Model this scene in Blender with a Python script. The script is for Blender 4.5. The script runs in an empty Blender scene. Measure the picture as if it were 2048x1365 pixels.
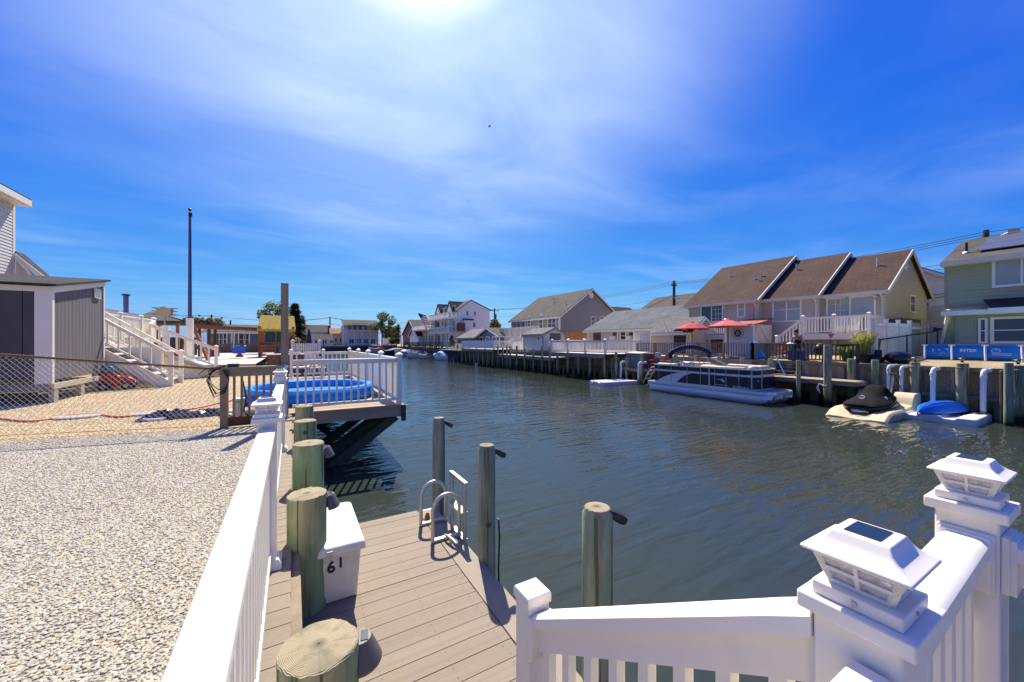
import bpy, bmesh, math, random
from mathutils import Vector, Matrix

random.seed(11)
rad = math.radians
SC = bpy.context.scene
COL = SC.collection

# ------------------------------------------------------------------ camera
cam_data = bpy.data.cameras.new('camera')
cam = bpy.data.objects.new('camera', cam_data)
COL.objects.link(cam)
cam.location = (0, 0, 1.49)
cam.rotation_euler = (rad(90), 0, rad(-30))
cam_data.sensor_width = 36.0
cam_data.lens = 760 / 2048 * 36
cam_data.shift_y = 2.5 / 2048
cam_data.clip_start = 0.02
cam_data.clip_end = 6000
SC.camera = cam

# ------------------------------------------------------------------ world, sun, exposure
SUN_EL, SUN_AZ = 52.0, 19.0          # azimuth measured from +Y towards +X
world = bpy.data.worlds.new('World')
SC.world = world
world.use_nodes = True
wn, wl = world.node_tree.nodes, world.node_tree.links
wn.clear()
def W(kind, **kw):
    n = wn.new(kind)
    for k, v in kw.items():
        setattr(n, k, v)
    return n
wout = W('ShaderNodeOutputWorld')
wbg = W('ShaderNodeBackground')
wbg.inputs['Strength'].default_value = 0.12
sky = W('ShaderNodeTexSky', sky_type='NISHITA', sun_disc=False)
sky.sun_elevation = rad(SUN_EL)
sky.sun_rotation = rad(SUN_AZ)
sky.altitude = 0
sky.air_density = 1.0
sky.dust_density = 0.6
sky.ozone_density = 3.0
# the photograph's deeper, violet-leaning blue: a contrast curve on each channel of the Nishita sky
EXPO = 0.85
ssep = W('ShaderNodeSeparateColor'); scmb = W('ShaderNodeCombineColor')
wl.new(sky.outputs[0], ssep.inputs[0])
for ch, pre_, pw, gain in ((0, 0.12, 1.85, 0.31), (1, 0.155, 1.22, 0.355), (2, 0.118, 0.28, 0.77)):
    m1 = W('ShaderNodeMath', operation='MULTIPLY'); m1.inputs[1].default_value = pre_
    m2 = W('ShaderNodeMath', operation='POWER'); m2.inputs[1].default_value = pw
    m3 = W('ShaderNodeMath', operation='MULTIPLY'); m3.inputs[1].default_value = gain / (0.12 * 2 ** (EXPO - 0.08))
    wl.new(ssep.outputs[ch], m1.inputs[0]); wl.new(m1.outputs[0], m2.inputs[0]); wl.new(m2.outputs[0], m3.inputs[0]); wl.new(m3.outputs[0], scmb.inputs[ch])
# thin cirrus: noise on the direction projected to a flat layer
geo = W('ShaderNodeTexCoord')
sep = W('ShaderNodeSeparateXYZ')
wl.new(geo.outputs['Generated'], sep.inputs[0])
zc = W('ShaderNodeMath', operation='MAXIMUM'); zc.inputs[1].default_value = 0.06
wl.new(sep.outputs['Z'], zc.inputs[0])
dx = W('ShaderNodeMath', operation='DIVIDE'); dy = W('ShaderNodeMath', operation='DIVIDE')
wl.new(sep.outputs['X'], dx.inputs[0]); wl.new(zc.outputs[0], dx.inputs[1])
wl.new(sep.outputs['Y'], dy.inputs[0]); wl.new(zc.outputs[0], dy.inputs[1])
cmb = W('ShaderNodeCombineXYZ')
wl.new(dx.outputs[0], cmb.inputs[0]); wl.new(dy.outputs[0], cmb.inputs[1])
mp = W('ShaderNodeMapping')
mp.inputs['Rotation'].default_value = (0, 0, rad(-35))
mp.inputs['Scale'].default_value = (0.75, 1.25, 1)
mp.inputs['Location'].default_value = (0.3, 0.9, 0)
wl.new(cmb.outputs[0], mp.inputs[0])
n1 = W('ShaderNodeTexNoise')
n1.inputs['Scale'].default_value = 1.1; n1.inputs['Detail'].default_value = 9
n1.inputs['Roughness'].default_value = 0.56; n1.inputs['Distortion'].default_value = 0.5
wl.new(mp.outputs[0], n1.inputs['Vector'])
n2 = W('ShaderNodeTexNoise')
n2.inputs['Scale'].default_value = 0.45; n2.inputs['Detail'].default_value = 3
wl.new(cmb.outputs[0], n2.inputs['Vector'])
r1 = W('ShaderNodeMapRange'); r1.inputs['From Min'].default_value = 0.38; r1.inputs['From Max'].default_value = 0.86
r2 = W('ShaderNodeMapRange'); r2.inputs['From Min'].default_value = 0.36; r2.inputs['From Max'].default_value = 0.62
wl.new(n1.outputs[0], r1.inputs[0]); wl.new(n2.outputs[0], r2.inputs[0])
cm = W('ShaderNodeMath', operation='MULTIPLY')
wl.new(r1.outputs[0], cm.inputs[0]); wl.new(r2.outputs[0], cm.inputs[1])
# forward-scattered light in the high haze round the sun
sdir = Vector((math.sin(rad(SUN_AZ)) * math.cos(rad(SUN_EL)), math.cos(rad(SUN_AZ)) * math.cos(rad(SUN_EL)), math.sin(rad(SUN_EL))))
dot = W('ShaderNodeVectorMath', operation='DOT_PRODUCT')
dot.inputs[1].default_value = Vector((math.sin(rad(16)) * math.cos(rad(SUN_EL)), math.cos(rad(16)) * math.cos(rad(SUN_EL)), math.sin(rad(SUN_EL))))
wl.new(geo.outputs['Generated'], dot.inputs[0])
def lobe(c0, c1, p, k):
    g = W('ShaderNodeMapRange'); g.interpolation_type = 'SMOOTHSTEP'
    g.inputs['From Min'].default_value = c0; g.inputs['From Max'].default_value = c1
    wl.new(dot.outputs['Value'], g.inputs[0])
    q = W('ShaderNodeMath', operation='POWER'); q.inputs[1].default_value = p; wl.new(g.outputs[0], q.inputs[0])
    m = W('ShaderNodeMath', operation='MULTIPLY'); m.inputs[1].default_value = k; wl.new(q.outputs[0], m.inputs[0]); return m.outputs[0]
near_g, wide_g = lobe(0.967, 0.996, 1.25, 0.72), lobe(0.68, 0.985, 1.2, 0.37)
# the haze is thicker where the cirrus is
cmod = W('ShaderNodeMath', operation='MULTIPLY_ADD'); cmod.inputs[1].default_value = 0.7; cmod.inputs[2].default_value = 0.68
wl.new(r1.outputs[0], cmod.inputs[0])
wg = W('ShaderNodeMath', operation='MULTIPLY'); wl.new(wide_g, wg.inputs[0]); wl.new(cmod.outputs[0], wg.inputs[1])
ga = W('ShaderNodeMath', operation='ADD'); wl.new(near_g, ga.inputs[0]); wl.new(wg.outputs[0], ga.inputs[1])
cg = W('ShaderNodeMath', operation='MULTIPLY_ADD'); cg.inputs[1].default_value = 0.13
wl.new(cm.outputs[0], cg.inputs[0]); wl.new(ga.outputs[0], cg.inputs[2])
mixc = W('ShaderNodeMix', data_type='RGBA'); mixc.clamp_factor = True
wl.new(cg.outputs[0], mixc.inputs['Factor'])
wl.new(scmb.outputs[0], mixc.inputs['A'])
mixc.inputs['B'].default_value = (5.6, 6.2, 6.5, 1)
wl.new(mixc.outputs['Result'], wbg.inputs['Color'])
wl.new(wbg.outputs[0], wout.inputs['Surface'])

sun_data = bpy.data.lights.new('sun', 'SUN')
sun_data.energy = 4.1
sun_data.angle = rad(0.55)
sun_data.color = (1.0, 0.92, 0.78)
sun = bpy.data.objects.new('sun', sun_data)
COL.objects.link(sun)
sun.rotation_euler = sdir.to_track_quat('Z', 'Y').to_euler()
sun.location = (20, 60, 80)

SC.view_settings.view_transform = 'Standard'
SC.view_settings.look = 'None'
SC.view_settings.exposure = EXPO + 0.22
SC.view_settings.gamma = 1.0
SC.view_settings.use_curve_mapping = False
SC.render.engine = 'CYCLES'
SC.cycles.use_denoising = True
SC.cycles.max_bounces = 8
SC.cycles.transparent_max_bounces = 12
SC.cycles.caustics_reflective = False
SC.cycles.caustics_refractive = False

# ------------------------------------------------------------------ materials
MATS = {}
def newmat(name):
    m = bpy.data.materials.new(name)
    m.use_nodes = True
    nt = m.node_tree
    return m, nt.nodes, nt.links, nt.nodes['Principled BSDF']

def mat(name, col, rough=0.6, var=0.12, scale=6.0, stretch=(1, 1, 1), bump=0.0, bscale=40.0, bstretch=None,
        metal=0.0, spec=0.4, rnd=0.0, dirt=None, detail=5, trans=0.0, alpha=None, coat=0.0):
    """Procedural surface: base colour varied by noise, per-object tint, optional dirt blotches and relief."""
    if name in MATS:
        return MATS[name]
    m, N, L, b = newmat(name)
    b.inputs['Roughness'].default_value = rough
    b.inputs['Metallic'].default_value = metal
    b.inputs['Specular IOR Level'].default_value = spec
    b.inputs['Coat Weight'].default_value = coat
    if trans: b.inputs['Transmission Weight'].default_value = trans
    tc = N.new('ShaderNodeTexCoord')
    mpn = N.new('ShaderNodeMapping'); mpn.inputs['Scale'].default_value = stretch
    L.new(tc.outputs['Object'], mpn.inputs[0])
    oi = N.new('ShaderNodeObjectInfo')
    if rnd:
        add = N.new('ShaderNodeVectorMath'); add.operation = 'ADD'
        mul = N.new('ShaderNodeVectorMath'); mul.operation = 'SCALE'; mul.inputs[0].default_value = (37, 19, 53)
        L.new(oi.outputs['Random'], mul.inputs['Scale']); L.new(mpn.outputs[0], add.inputs[0]); L.new(mul.outputs[0], add.inputs[1])
        vec = add.outputs[0]
    else:
        vec = mpn.outputs[0]
    nz = N.new('ShaderNodeTexNoise'); nz.inputs['Scale'].default_value = scale; nz.inputs['Detail'].default_value = detail
    nz.inputs['Roughness'].default_value = 0.62
    L.new(vec, nz.inputs['Vector'])
    mr = N.new('ShaderNodeMapRange'); mr.inputs['From Min'].default_value = 0.25; mr.inputs['From Max'].default_value = 0.75
    mr.inputs['To Min'].default_value = 1 - var; mr.inputs['To Max'].default_value = 1 + var
    L.new(nz.outputs[0], mr.inputs[0])
    cur = mr.outputs[0]
    if rnd:
        rr = N.new('ShaderNodeMapRange'); rr.inputs['To Min'].default_value = 1 - rnd; rr.inputs['To Max'].default_value = 1 + rnd
        L.new(oi.outputs['Random'], rr.inputs[0])
        mm = N.new('ShaderNodeMath'); mm.operation = 'MULTIPLY'; L.new(cur, mm.inputs[0]); L.new(rr.outputs[0], mm.inputs[1]); cur = mm.outputs[0]
    sc = N.new('ShaderNodeVectorMath'); sc.operation = 'SCALE'; sc.inputs[0].default_value = col
    L.new(cur, sc.inputs['Scale'])
    out = sc.outputs[0]
    if dirt:
        dcol, dscale, d0, d1 = dirt
        dn = N.new('ShaderNodeTexNoise'); dn.inputs['Scale'].default_value = dscale; dn.inputs['Detail'].default_value = 6
        L.new(vec, dn.inputs['Vector'])
        dr = N.new('ShaderNodeMapRange'); dr.inputs['From Min'].default_value = d0; dr.inputs['From Max'].default_value = d1
        L.new(dn.outputs[0], dr.inputs[0])
        dm = N.new('ShaderNodeMix'); dm.data_type = 'RGBA'; dm.inputs['B'].default_value = (*dcol, 1)
        L.new(dr.outputs[0], dm.inputs['Factor']); L.new(out, dm.inputs['A']); out = dm.outputs['Result']
    L.new(out, b.inputs['Base Color'])
    if bump:
        bn = N.new('ShaderNodeTexNoise'); bn.inputs['Scale'].default_value = bscale; bn.inputs['Detail'].default_value = 4
        if bstretch:
            m2 = N.new('ShaderNodeMapping'); m2.inputs['Scale'].default_value = bstretch
            L.new(tc.outputs['Object'], m2.inputs[0]); L.new(m2.outputs[0], bn.inputs['Vector'])
        else:
            L.new(vec, bn.inputs['Vector'])
        bp = N.new('ShaderNodeBump'); bp.inputs['Strength'].default_value = bump; bp.inputs['Distance'].default_value = 0.01
        L.new(bn.outputs[0], bp.inputs['Height']); L.new(bp.outputs[0], b.inputs['Normal'])
    MATS[name] = m
    return m

VINYL = mat('white_vinyl', (0.87, 0.81, 0.685), 0.38, 0.03, 3, bump=0.02, bscale=200, spec=0.35, dirt=((0.62, 0.57, 0.47), 2.6, 0.55, 0.9))
LAMPW = mat('white_lamp_plastic', (0.84, 0.785, 0.675), 0.42, 0.03, 8, bump=0.03, bscale=300)
TRIM = mat('white_trim', (0.82, 0.77, 0.66), 0.5, 0.05, 2)
CREAMTRIM = mat('cream_trim', (0.66, 0.62, 0.52), 0.55, 0.05, 2)
WOODG = mat('weathered_wood', (0.21, 0.165, 0.115), 0.85, 0.35, 4, (1, 1, 1), 0.5, 60, spec=0.2, rnd=0.18)
WOODX = mat('weathered_wood_along_x', (0.34, 0.265, 0.18), 0.85, 0.3, 7, (0.12, 1.6, 1.6), 0.5, 30, (0.2, 3, 3), spec=0.2, rnd=0.16)
WOODY = mat('weathered_wood_along_y', (0.30, 0.245, 0.175), 0.85, 0.3, 7, (1.6, 0.12, 1.6), 0.5, 30, (3, 0.2, 3), spec=0.2, rnd=0.16)
WOODZ = mat('weathered_wood_upright', (0.30, 0.215, 0.135), 0.85, 0.35, 7, (1.6, 1.6, 0.12), 0.5, 30, (3, 3, 0.2), spec=0.2, rnd=0.16)
WOODDK = mat('dark_old_wood', (0.10, 0.082, 0.06), 0.9, 0.35, 5, (1, 1, 0.4), 0.5, 40, spec=0.15, rnd=0.2)
GREYWOOD = mat('grey_old_wood', (0.28, 0.245, 0.195), 0.9, 0.3, 6, (1, 1, 0.3), 0.4, 40, spec=0.15, rnd=0.2)
COMPX = mat('composite_board', (0.262, 0.212, 0.158), 0.75, 0.10, 14, (0.18, 2.5, 2.5), 0.35, 34, (0.5, 9, 9), spec=0.25, rnd=0.05, dirt=((0.20, 0.165, 0.12), 1.3, 0.54, 0.80))
COMPY = mat('composite_board_edge', (0.275, 0.226, 0.172), 0.75, 0.08, 14, (2.5, 0.18, 2.5), 0.3, 34, (9, 0.5, 9), spec=0.25, dirt=((0.20, 0.165, 0.12), 1.3, 0.54, 0.80))
ALU = mat('aluminium', (0.52, 0.52, 0.50), 0.42, 0.08, 20, metal=0.75, bump=0.04, bscale=120)
STEEL = mat('galvanised_steel', (0.46, 0.46, 0.45), 0.5, 0.15, 30, metal=0.5)
RUST = mat('rusty_pipe', (0.16, 0.095, 0.05), 0.8, 0.35, 20)
BLACKP = mat('black_plastic', (0.018, 0.018, 0.02), 0.5, 0.2, 10)
LAMPG = mat('grey_brown_plastic', (0.10, 0.09, 0.085), 0.45, 0.12, 10)
PANEL = mat('solar_cell', (0.012, 0.018, 0.035), 0.25, 0.25, 60, spec=0.6)
BOXW = mat('dock_box_fibreglass', (0.70, 0.68, 0.61), 0.45, 0.04, 4, bump=0.05, bscale=50, dirt=((0.50, 0.47, 0.40), 3, 0.56, 0.9))
INK = mat('black_paint', (0.01, 0.01, 0.01), 0.6, 0.1)
BLUEP = mat('blue_pool_vinyl', (0.015, 0.21, 0.70), 0.32, 0.06, 3, spec=0.5)
BLUEF = mat('blue_framed_pool_liner', (0.015, 0.21, 0.58), 0.45, 0.07, 2)
RED = mat('red_plastic', (0.42, 0.02, 0.025), 0.4, 0.1, 5)
REDF = mat('faded_red_canvas', (0.52, 0.09, 0.09), 0.85, 0.12, 2)
REDG = mat('red_canvas', (0.42, 0.035, 0.05), 0.85, 0.12, 2)
YELLOWC = mat('yellow_canvas', (0.62, 0.42, 0.06), 0.8, 0.1, 2)
REDWOOD = mat('stained_cedar', (0.36, 0.12, 0.035), 0.7, 0.25, 5, (1, 1, 0.4), 0.2, 30, rnd=0.1)
GREENP = mat('dark_green_plastic', (0.015, 0.06, 0.04), 0.5, 0.1, 4)
PVC = mat('white_pvc_pipe', (0.74, 0.74, 0.72), 0.35, 0.04, 3)
NAVY = mat('navy_panel', (0.012, 0.017, 0.035), 0.3, 0.15, 2, spec=0.5)
NAVYC = mat('navy_canvas', (0.010, 0.02, 0.06), 0.9, 0.15, 6)
ALUB = mat('painted_aluminium', (0.72, 0.71, 0.67), 0.3, 0.04, 3, metal=0.2)
BEIGE = mat('beige_vinyl_seat', (0.55, 0.47, 0.36), 0.5, 0.08, 6)
CREAM = mat('cream_polyethylene', (0.62, 0.50, 0.28), 0.55, 0.10, 2, dirt=((0.36, 0.26, 0.12), 2.2, 0.58, 0.9))
FLOATW = mat('white_polyethylene', (0.68, 0.66, 0.60), 0.5, 0.06, 2, dirt=((0.45, 0.41, 0.33), 2.5, 0.58, 0.9))
BLACKC = mat('black_cover_fabric', (0.007, 0.0068, 0.0068), 0.85, 0.3, 4, bump=0.5, bscale=9, spec=0.12)
KAYAK = mat('blue_polyethylene', (0.015, 0.17, 0.62), 0.4, 0.06, 3)
FIBREW = mat('white_gelcoat', (0.72, 0.72, 0.70), 0.25, 0.04, 2, spec=0.5)
GLASS = mat('window_glass', (0.055, 0.062, 0.065), 0.06, 0.3, 1.2, spec=0.7)
BLIND = mat('window_blind', (0.34, 0.37, 0.36), 0.35, 0.15, 3, spec=0.6)
PAINTSHADE = mat('painted_shade', (0.02, 0.018, 0.016), 0.8, 0.2, 2)  # near-black colour standing in for shade in openings and under decks
BRICK = mat('brick_red', (0.22, 0.075, 0.045), 0.9, 0.25, 8)
CONC = mat('concrete', (0.36, 0.33, 0.28), 0.9, 0.12, 4)
ORANGE = mat('orange_canvas', (0.50, 0.09, 0.02), 0.7, 0.1, 4)
CEDAR = mat('orange_cedar_fence', (0.36, 0.17, 0.06), 0.8, 0.2, 4, rnd=0.15)
TANPVC = mat('tan_vinyl_fence', (0.40, 0.32, 0.23), 0.5, 0.06, 3)
POLEW = mat('utility_pole_wood', (0.09, 0.065, 0.05), 0.9, 0.3, 4)
WIRE = mat('black_cable', (0.012, 0.012, 0.014), 0.7, 0.1)
SKIN = mat('skin', (0.42, 0.23, 0.15), 0.6, 0.06)
HAIR = mat('brown_hair', (0.05, 0.028, 0.018), 0.6, 0.2, 40)

def pile_material(name, base, green, dark_below, top):
    """Treated round timber: long grain, cracks, green preservative streaks and the dark tide band a pile carries."""
    m, N, L, b = newmat(name)
    b.inputs['Roughness'].default_value = 0.85; b.inputs['Specular IOR Level'].default_value = 0.2
    tc = N.new('ShaderNodeTexCoord'); oi = N.new('ShaderNodeObjectInfo')
    mul = N.new('ShaderNodeVectorMath'); mul.operation = 'SCALE'; mul.inputs[0].default_value = (31, 17, 5)
    L.new(oi.outputs['Random'], mul.inputs['Scale'])
    add = N.new('ShaderNodeVectorMath'); add.operation = 'ADD'
    L.new(tc.outputs['Object'], add.inputs[0]); L.new(mul.outputs[0], add.inputs[1])
    def noise(scale, st, det=5):
        mp_ = N.new('ShaderNodeMapping'); mp_.inputs['Scale'].default_value = st; L.new(add.outputs[0], mp_.inputs[0])
        t = N.new('ShaderNodeTexNoise'); t.inputs['Scale'].default_value = scale; t.inputs['Detail'].default_value = det
        t.inputs['Roughness'].default_value = 0.65
        L.new(mp_.outputs[0], t.inputs['Vector']); return t.outputs[0]
    def rng(s, a, b_, c=0.0, d=1.0):
        r = N.new('ShaderNodeMapRange'); r.inputs['From Min'].default_value = a; r.inputs['From Max'].default_value = b_
        r.inputs['To Min'].default_value = c; r.inputs['To Max'].default_value = d; L.new(s, r.inputs[0]); return r.outputs[0]
    def mix(f, A, B):
        x = N.new('ShaderNodeMix'); x.data_type = 'RGBA'; L.new(f, x.inputs['Factor'])
        for k, v in (('A', A), ('B', B)):
            if isinstance(v, tuple): x.inputs[k].default_value = (*v, 1)
            else: L.new(v, x.inputs[k])
        return x.outputs['Result']
    g = noise(14, (1, 1, 0.09), 7)
    gr = noise(3.2, (1, 1, 0.35), 4)
    c = mix(rng(gr, 0.42, 0.56), base, green)
    c = mix(rng(g, 0.46, 0.70, 0, 0.85), c, tuple(v * 0.35 for v in base))
    c = mix(rng(noise(5, (1, 1, 0.25), 6), 0.55, 0.75, 0, 0.5), c, (base[0] * 1.5, base[1] * 1.45, base[2] * 1.3))
    ck = rng(noise(15, (1, 1, 0.03), 2.5), 0.60, 0.615)
    c = mix(ck, c, tuple(v * 0.3 for v in base))
    kn = N.new('ShaderNodeTexVoronoi'); kn.inputs['Scale'].default_value = 2.6; L.new(add.outputs[0], kn.inputs['Vector'])
    c = mix(rng(kn.outputs['Distance'], 0.10, 0.055), c, tuple(v * 0.22 for v in base))
    geo_ = N.new('ShaderNodeNewGeometry'); sp = N.new('ShaderNodeSeparateXYZ'); L.new(geo_.outputs['Position'], sp.inputs[0])
    wob = noise(4, (1, 1, 0.3), 3)
    zz = N.new('ShaderNodeMath'); zz.operation = 'MULTIPLY_ADD'; zz.inputs[1].default_value = 0.35; L.new(wob, zz.inputs[0]); L.new(sp.outputs['Z'], zz.inputs[2])
    algae = rng(zz.outputs[0], dark_below + 0.62, dark_below + 0.30)
    c = mix(algae, c, (0.13, 0.17, 0.07))
    tide = rng(zz.outputs[0], dark_below + 0.28, dark_below + 0.12)
    c = mix(tide, c, (0.018, 0.017, 0.012))
    L.new(c, b.inputs['Base Color'])
    bp = N.new('ShaderNodeBump'); bp.inputs['Strength'].default_value = 0.55; bp.inputs['Distance'].default_value = 0.012
    hs = N.new('ShaderNodeMath'); hs.operation = 'SUBTRACT'; L.new(g, hs.inputs[0]); L.new(ck, hs.inputs[1])
    L.new(hs.outputs[0], bp.inputs['Height']); L.new(bp.outputs[0], b.inputs['Normal'])
    MATS[name] = m
    return m
PILEG = pile_material('green_treated_pile', (0.37, 0.36, 0.21), (0.19, 0.30, 0.155), -1.15, None)
PILET = pile_material('grey_green_pile', (0.38, 0.365, 0.25), (0.22, 0.29, 0.185), -1.15, None)
PILEF = pile_material('tan_pile', (0.42, 0.36, 0.22), (0.27, 0.29, 0.155), -1.0, None)

def end_grain_material():
    m, N, L, b = newmat('pile_end_grain')
    b.inputs['Roughness'].default_value = 0.9; b.inputs['Specular IOR Level'].default_value = 0.15
    tc = N.new('ShaderNodeTexCoord')
    nz = N.new('ShaderNodeTexNoise'); nz.inputs['Scale'].default_value = 9; nz.inputs['Detail'].default_value = 3
    L.new(tc.outputs['Object'], nz.inputs['Vector'])
    ln = N.new('ShaderNodeVectorMath'); ln.operation = 'LENGTH'; 
    fl = N.new('ShaderNodeMapping'); fl.inputs['Scale'].default_value = (1, 1, 0); L.new(tc.outputs['Object'], fl.inputs[0])
    L.new(fl.outputs[0], ln.inputs[0])
    ma = N.new('ShaderNodeMath'); ma.operation = 'MULTIPLY_ADD'; ma.inputs[1].default_value = 0.045
    L.new(nz.outputs[0], ma.inputs[0]); L.new(ln.outputs['Value'], ma.inputs[2])
    sn = N.new('ShaderNodeMath'); sn.operation = 'MULTIPLY'; sn.inputs[1].default_value = 1250; L.new(ma.outputs[0], sn.inputs[0])
    s2 = N.new('ShaderNodeMath'); s2.operation = 'SINE'; L.new(sn.outputs[0], s2.inputs[0])
    mr = N.new('ShaderNodeMapRange'); mr.inputs['From Min'].default_value = -1; L.new(s2.outputs[0], mr.inputs[0])
    mx = N.new('ShaderNodeMix'); mx.data_type = 'RGBA'; mx.inputs['A'].default_value = (0.27, 0.225, 0.14, 1); mx.inputs['B'].default_value = (0.40, 0.345, 0.23, 1)
    L.new(mr.outputs[0], mx.inputs['Factor'])
    core = N.new('ShaderNodeMapRange'); core.inputs['From Min'].default_value = 0.06; core.inputs['From Max'].default_value = 0.012
    L.new(ma.outputs[0], core.inputs[0])
    m2 = N.new('ShaderNodeMix'); m2.data_type = 'RGBA'; m2.inputs['B'].default_value = (0.05, 0.038, 0.028, 1)
    L.new(core.outputs[0], m2.inputs['Factor']); L.new(mx.outputs['Result'], m2.inputs['A'])
    n3 = N.new('ShaderNodeTexNoise'); n3.inputs['Scale'].default_value = 14; n3.inputs['Detail'].default_value = 5
    L.new(tc.outputs['Object'], n3.inputs['Vector'])
    r3 = N.new('ShaderNodeMapRange'); r3.inputs['From Min'].default_value = 0.5; r3.inputs['From Max'].default_value = 0.75; r3.inputs['To Max'].default_value = 0.7
    L.new(n3.outputs[0], r3.inputs[0])
    m3 = N.new('ShaderNodeMix'); m3.data_type = 'RGBA'; m3.inputs['B'].default_value = (0.13, 0.14, 0.08, 1)
    L.new(r3.outputs[0], m3.inputs['Factor']); L.new(m2.outputs['Result'], m3.inputs['A'])
    nv = N.new('ShaderNodeVectorMath'); nv.operation = 'NORMALIZE'; L.new(fl.outputs[0], nv.inputs[0])
    n5 = N.new('ShaderNodeTexNoise'); n5.inputs['Scale'].default_value = 4.2; n5.inputs['Detail'].default_value = 1; L.new(nv.outputs[0], n5.inputs['Vector'])
    d5 = N.new('ShaderNodeMath'); d5.operation = 'SUBTRACT'; d5.inputs[1].default_value = 0.5; L.new(n5.outputs[0], d5.inputs[0])
    a5 = N.new('ShaderNodeMath'); a5.operation = 'ABSOLUTE'; L.new(d5.outputs[0], a5.inputs[0])
    k5 = N.new('ShaderNodeMapRange'); k5.inputs['From Min'].default_value = 0.005; k5.inputs['From Max'].default_value = 0.001; k5.inputs['To Max'].default_value = 0.6; L.new(a5.outputs[0], k5.inputs[0])
    m5 = N.new('ShaderNodeMix'); m5.data_type = 'RGBA'; m5.inputs['B'].default_value = (0.045, 0.035, 0.025, 1)
    L.new(k5.outputs[0], m5.inputs['Factor']); L.new(m3.outputs['Result'], m5.inputs['A'])
    L.new(m5.outputs['Result'], b.inputs['Base Color'])
    bp = N.new('ShaderNodeBump'); bp.inputs['Strength'].default_value = 0.35; bp.inputs['Distance'].default_value = 0.004
    L.new(s2.outputs[0], bp.inputs['Height']); L.new(bp.outputs[0], b.inputs['Normal'])
    return m
ENDGRAIN = end_grain_material()

def siding_material(name, col):
    return mat(name, col, 0.55, 0.05, 1.5, spec=0.3, bump=0.08, bscale=60, bstretch=(0.4, 0.4, 6))
S_TAN = siding_material('tan_siding', (0.51, 0.435, 0.345))
S_GREEN = siding_material('sage_siding', (0.375, 0.385, 0.235))
S_GREY = siding_material('grey_siding', (0.31, 0.285, 0.235))
S_WHITE = siding_material('white_siding', (0.86, 0.82, 0.74))
S_LGREY = siding_material('pale_grey_siding', (0.62, 0.59, 0.53))
S_BEIGE = siding_material('beige_siding', (0.66, 0.57, 0.45))
S_YELL = siding_material('cream_yellow_siding', (0.60, 0.52, 0.32))
S_BLUE = siding_material('slate_blue_siding', (0.13, 0.19, 0.26))
S_BROWN = siding_material('brown_siding', (0.22, 0.12, 0.07))
S_DKGREY = siding_material('dark_grey_siding', (0.12, 0.12, 0.115))

def roof_material(name, col, axis='x'):
    """Asphalt shingle courses: brick pattern laid along the eave, with speckle and relief."""
    m, N, L, b = newmat(name)
    b.inputs['Roughness'].default_value = 0.92; b.inputs['Specular IOR Level'].default_value = 0.2
    tc = N.new('ShaderNodeTexCoord'); sp = N.new('ShaderNodeSeparateXYZ'); L.new(tc.outputs['Object'], sp.inputs[0])
    cb = N.new('ShaderNodeCombineXYZ')
    ad = N.new('ShaderNodeMath'); ad.operation = 'ADD'; L.new(sp.outputs['X'], ad.inputs[0]); L.new(sp.outputs['Y'], ad.inputs[1])
    L.new(ad.outputs[0], cb.inputs[0])
    sz = N.new('ShaderNodeMath'); sz.operation = 'MULTIPLY'; sz.inputs[1].default_value = 1.75; L.new(sp.outputs['Z'], sz.inputs[0]); L.new(sz.outputs[0], cb.inputs[1])
    br = N.new('ShaderNodeTexBrick'); L.new(cb.outputs[0], br.inputs['Vector'])
    br.inputs['Scale'].default_value = 1.0; br.inputs['Brick Width'].default_value = 0.30; br.inputs['Row Height'].default_value = 0.145
    br.inputs['Mortar Size'].default_value = 0.012; br.inputs['Mortar Smooth'].default_value = 0.4; br.inputs['Bias'].default_value = -0.2
    br.inputs['Color1'].default_value = (*[v * 1.15 for v in col], 1); br.inputs['Color2'].default_value = (*[v * 0.8 for v in col], 1)
    br.inputs['Mortar'].default_value = (*[v * 0.55 for v in col], 1)
    nz = N.new('ShaderNodeTexNoise'); nz.inputs['Scale'].default_value = 45; nz.inputs['Detail'].default_value = 3; L.new(tc.outputs['Object'], nz.inputs['Vector'])
    n4 = N.new('ShaderNodeTexNoise'); n4.inputs['Scale'].default_value = 0.8; n4.inputs['Detail'].default_value = 4; L.new(tc.outputs['Object'], n4.inputs['Vector'])
    ma = N.new('ShaderNodeMath'); ma.operation = 'MULTIPLY_ADD'; ma.inputs[1].default_value = 0.9; ma.inputs[2].default_value = 0.1; L.new(nz.outputs[0], ma.inputs[0])
    mb = N.new('ShaderNodeMath'); mb.operation = 'ADD'; L.new(ma.outputs[0], mb.inputs[0]); L.new(n4.outputs[0], mb.inputs[1])
    sc = N.new('ShaderNodeVectorMath'); sc.operation = 'SCALE'; L.new(br.outputs['Color'], sc.inputs[0]); L.new(mb.outputs[0], sc.inputs['Scale'])
    L.new(sc.outputs[0], b.inputs['Base Color'])
    bp = N.new('ShaderNodeBump'); bp.inputs['Strength'].default_value = 0.6; bp.inputs['Distance'].default_value = 0.02; bp.invert = True
    L.new(br.outputs['Fac'], bp.inputs['Height']); L.new(bp.outputs[0], b.inputs['Normal'])
    return m
R_BROWN = roof_material('brown_shingles', (0.068, 0.038, 0.029))
R_GREY = roof_material('grey_shingles', (0.082, 0.076, 0.066))
R_LGREY = roof_material('pale_grey_shingles', (0.15, 0.143, 0.13))
R_BLUE = roof_material('blue_grey_shingles', (0.105, 0.115, 0.122))
R_DARK = roof_material('charcoal_shingles', (0.04, 0.038, 0.04))
R_ORANGE = roof_material('terracotta_shingles', (0.30, 0.14, 0.07))
R_WHITE = roof_material('white_roof_sheet', (0.62, 0.60, 0.60))

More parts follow.
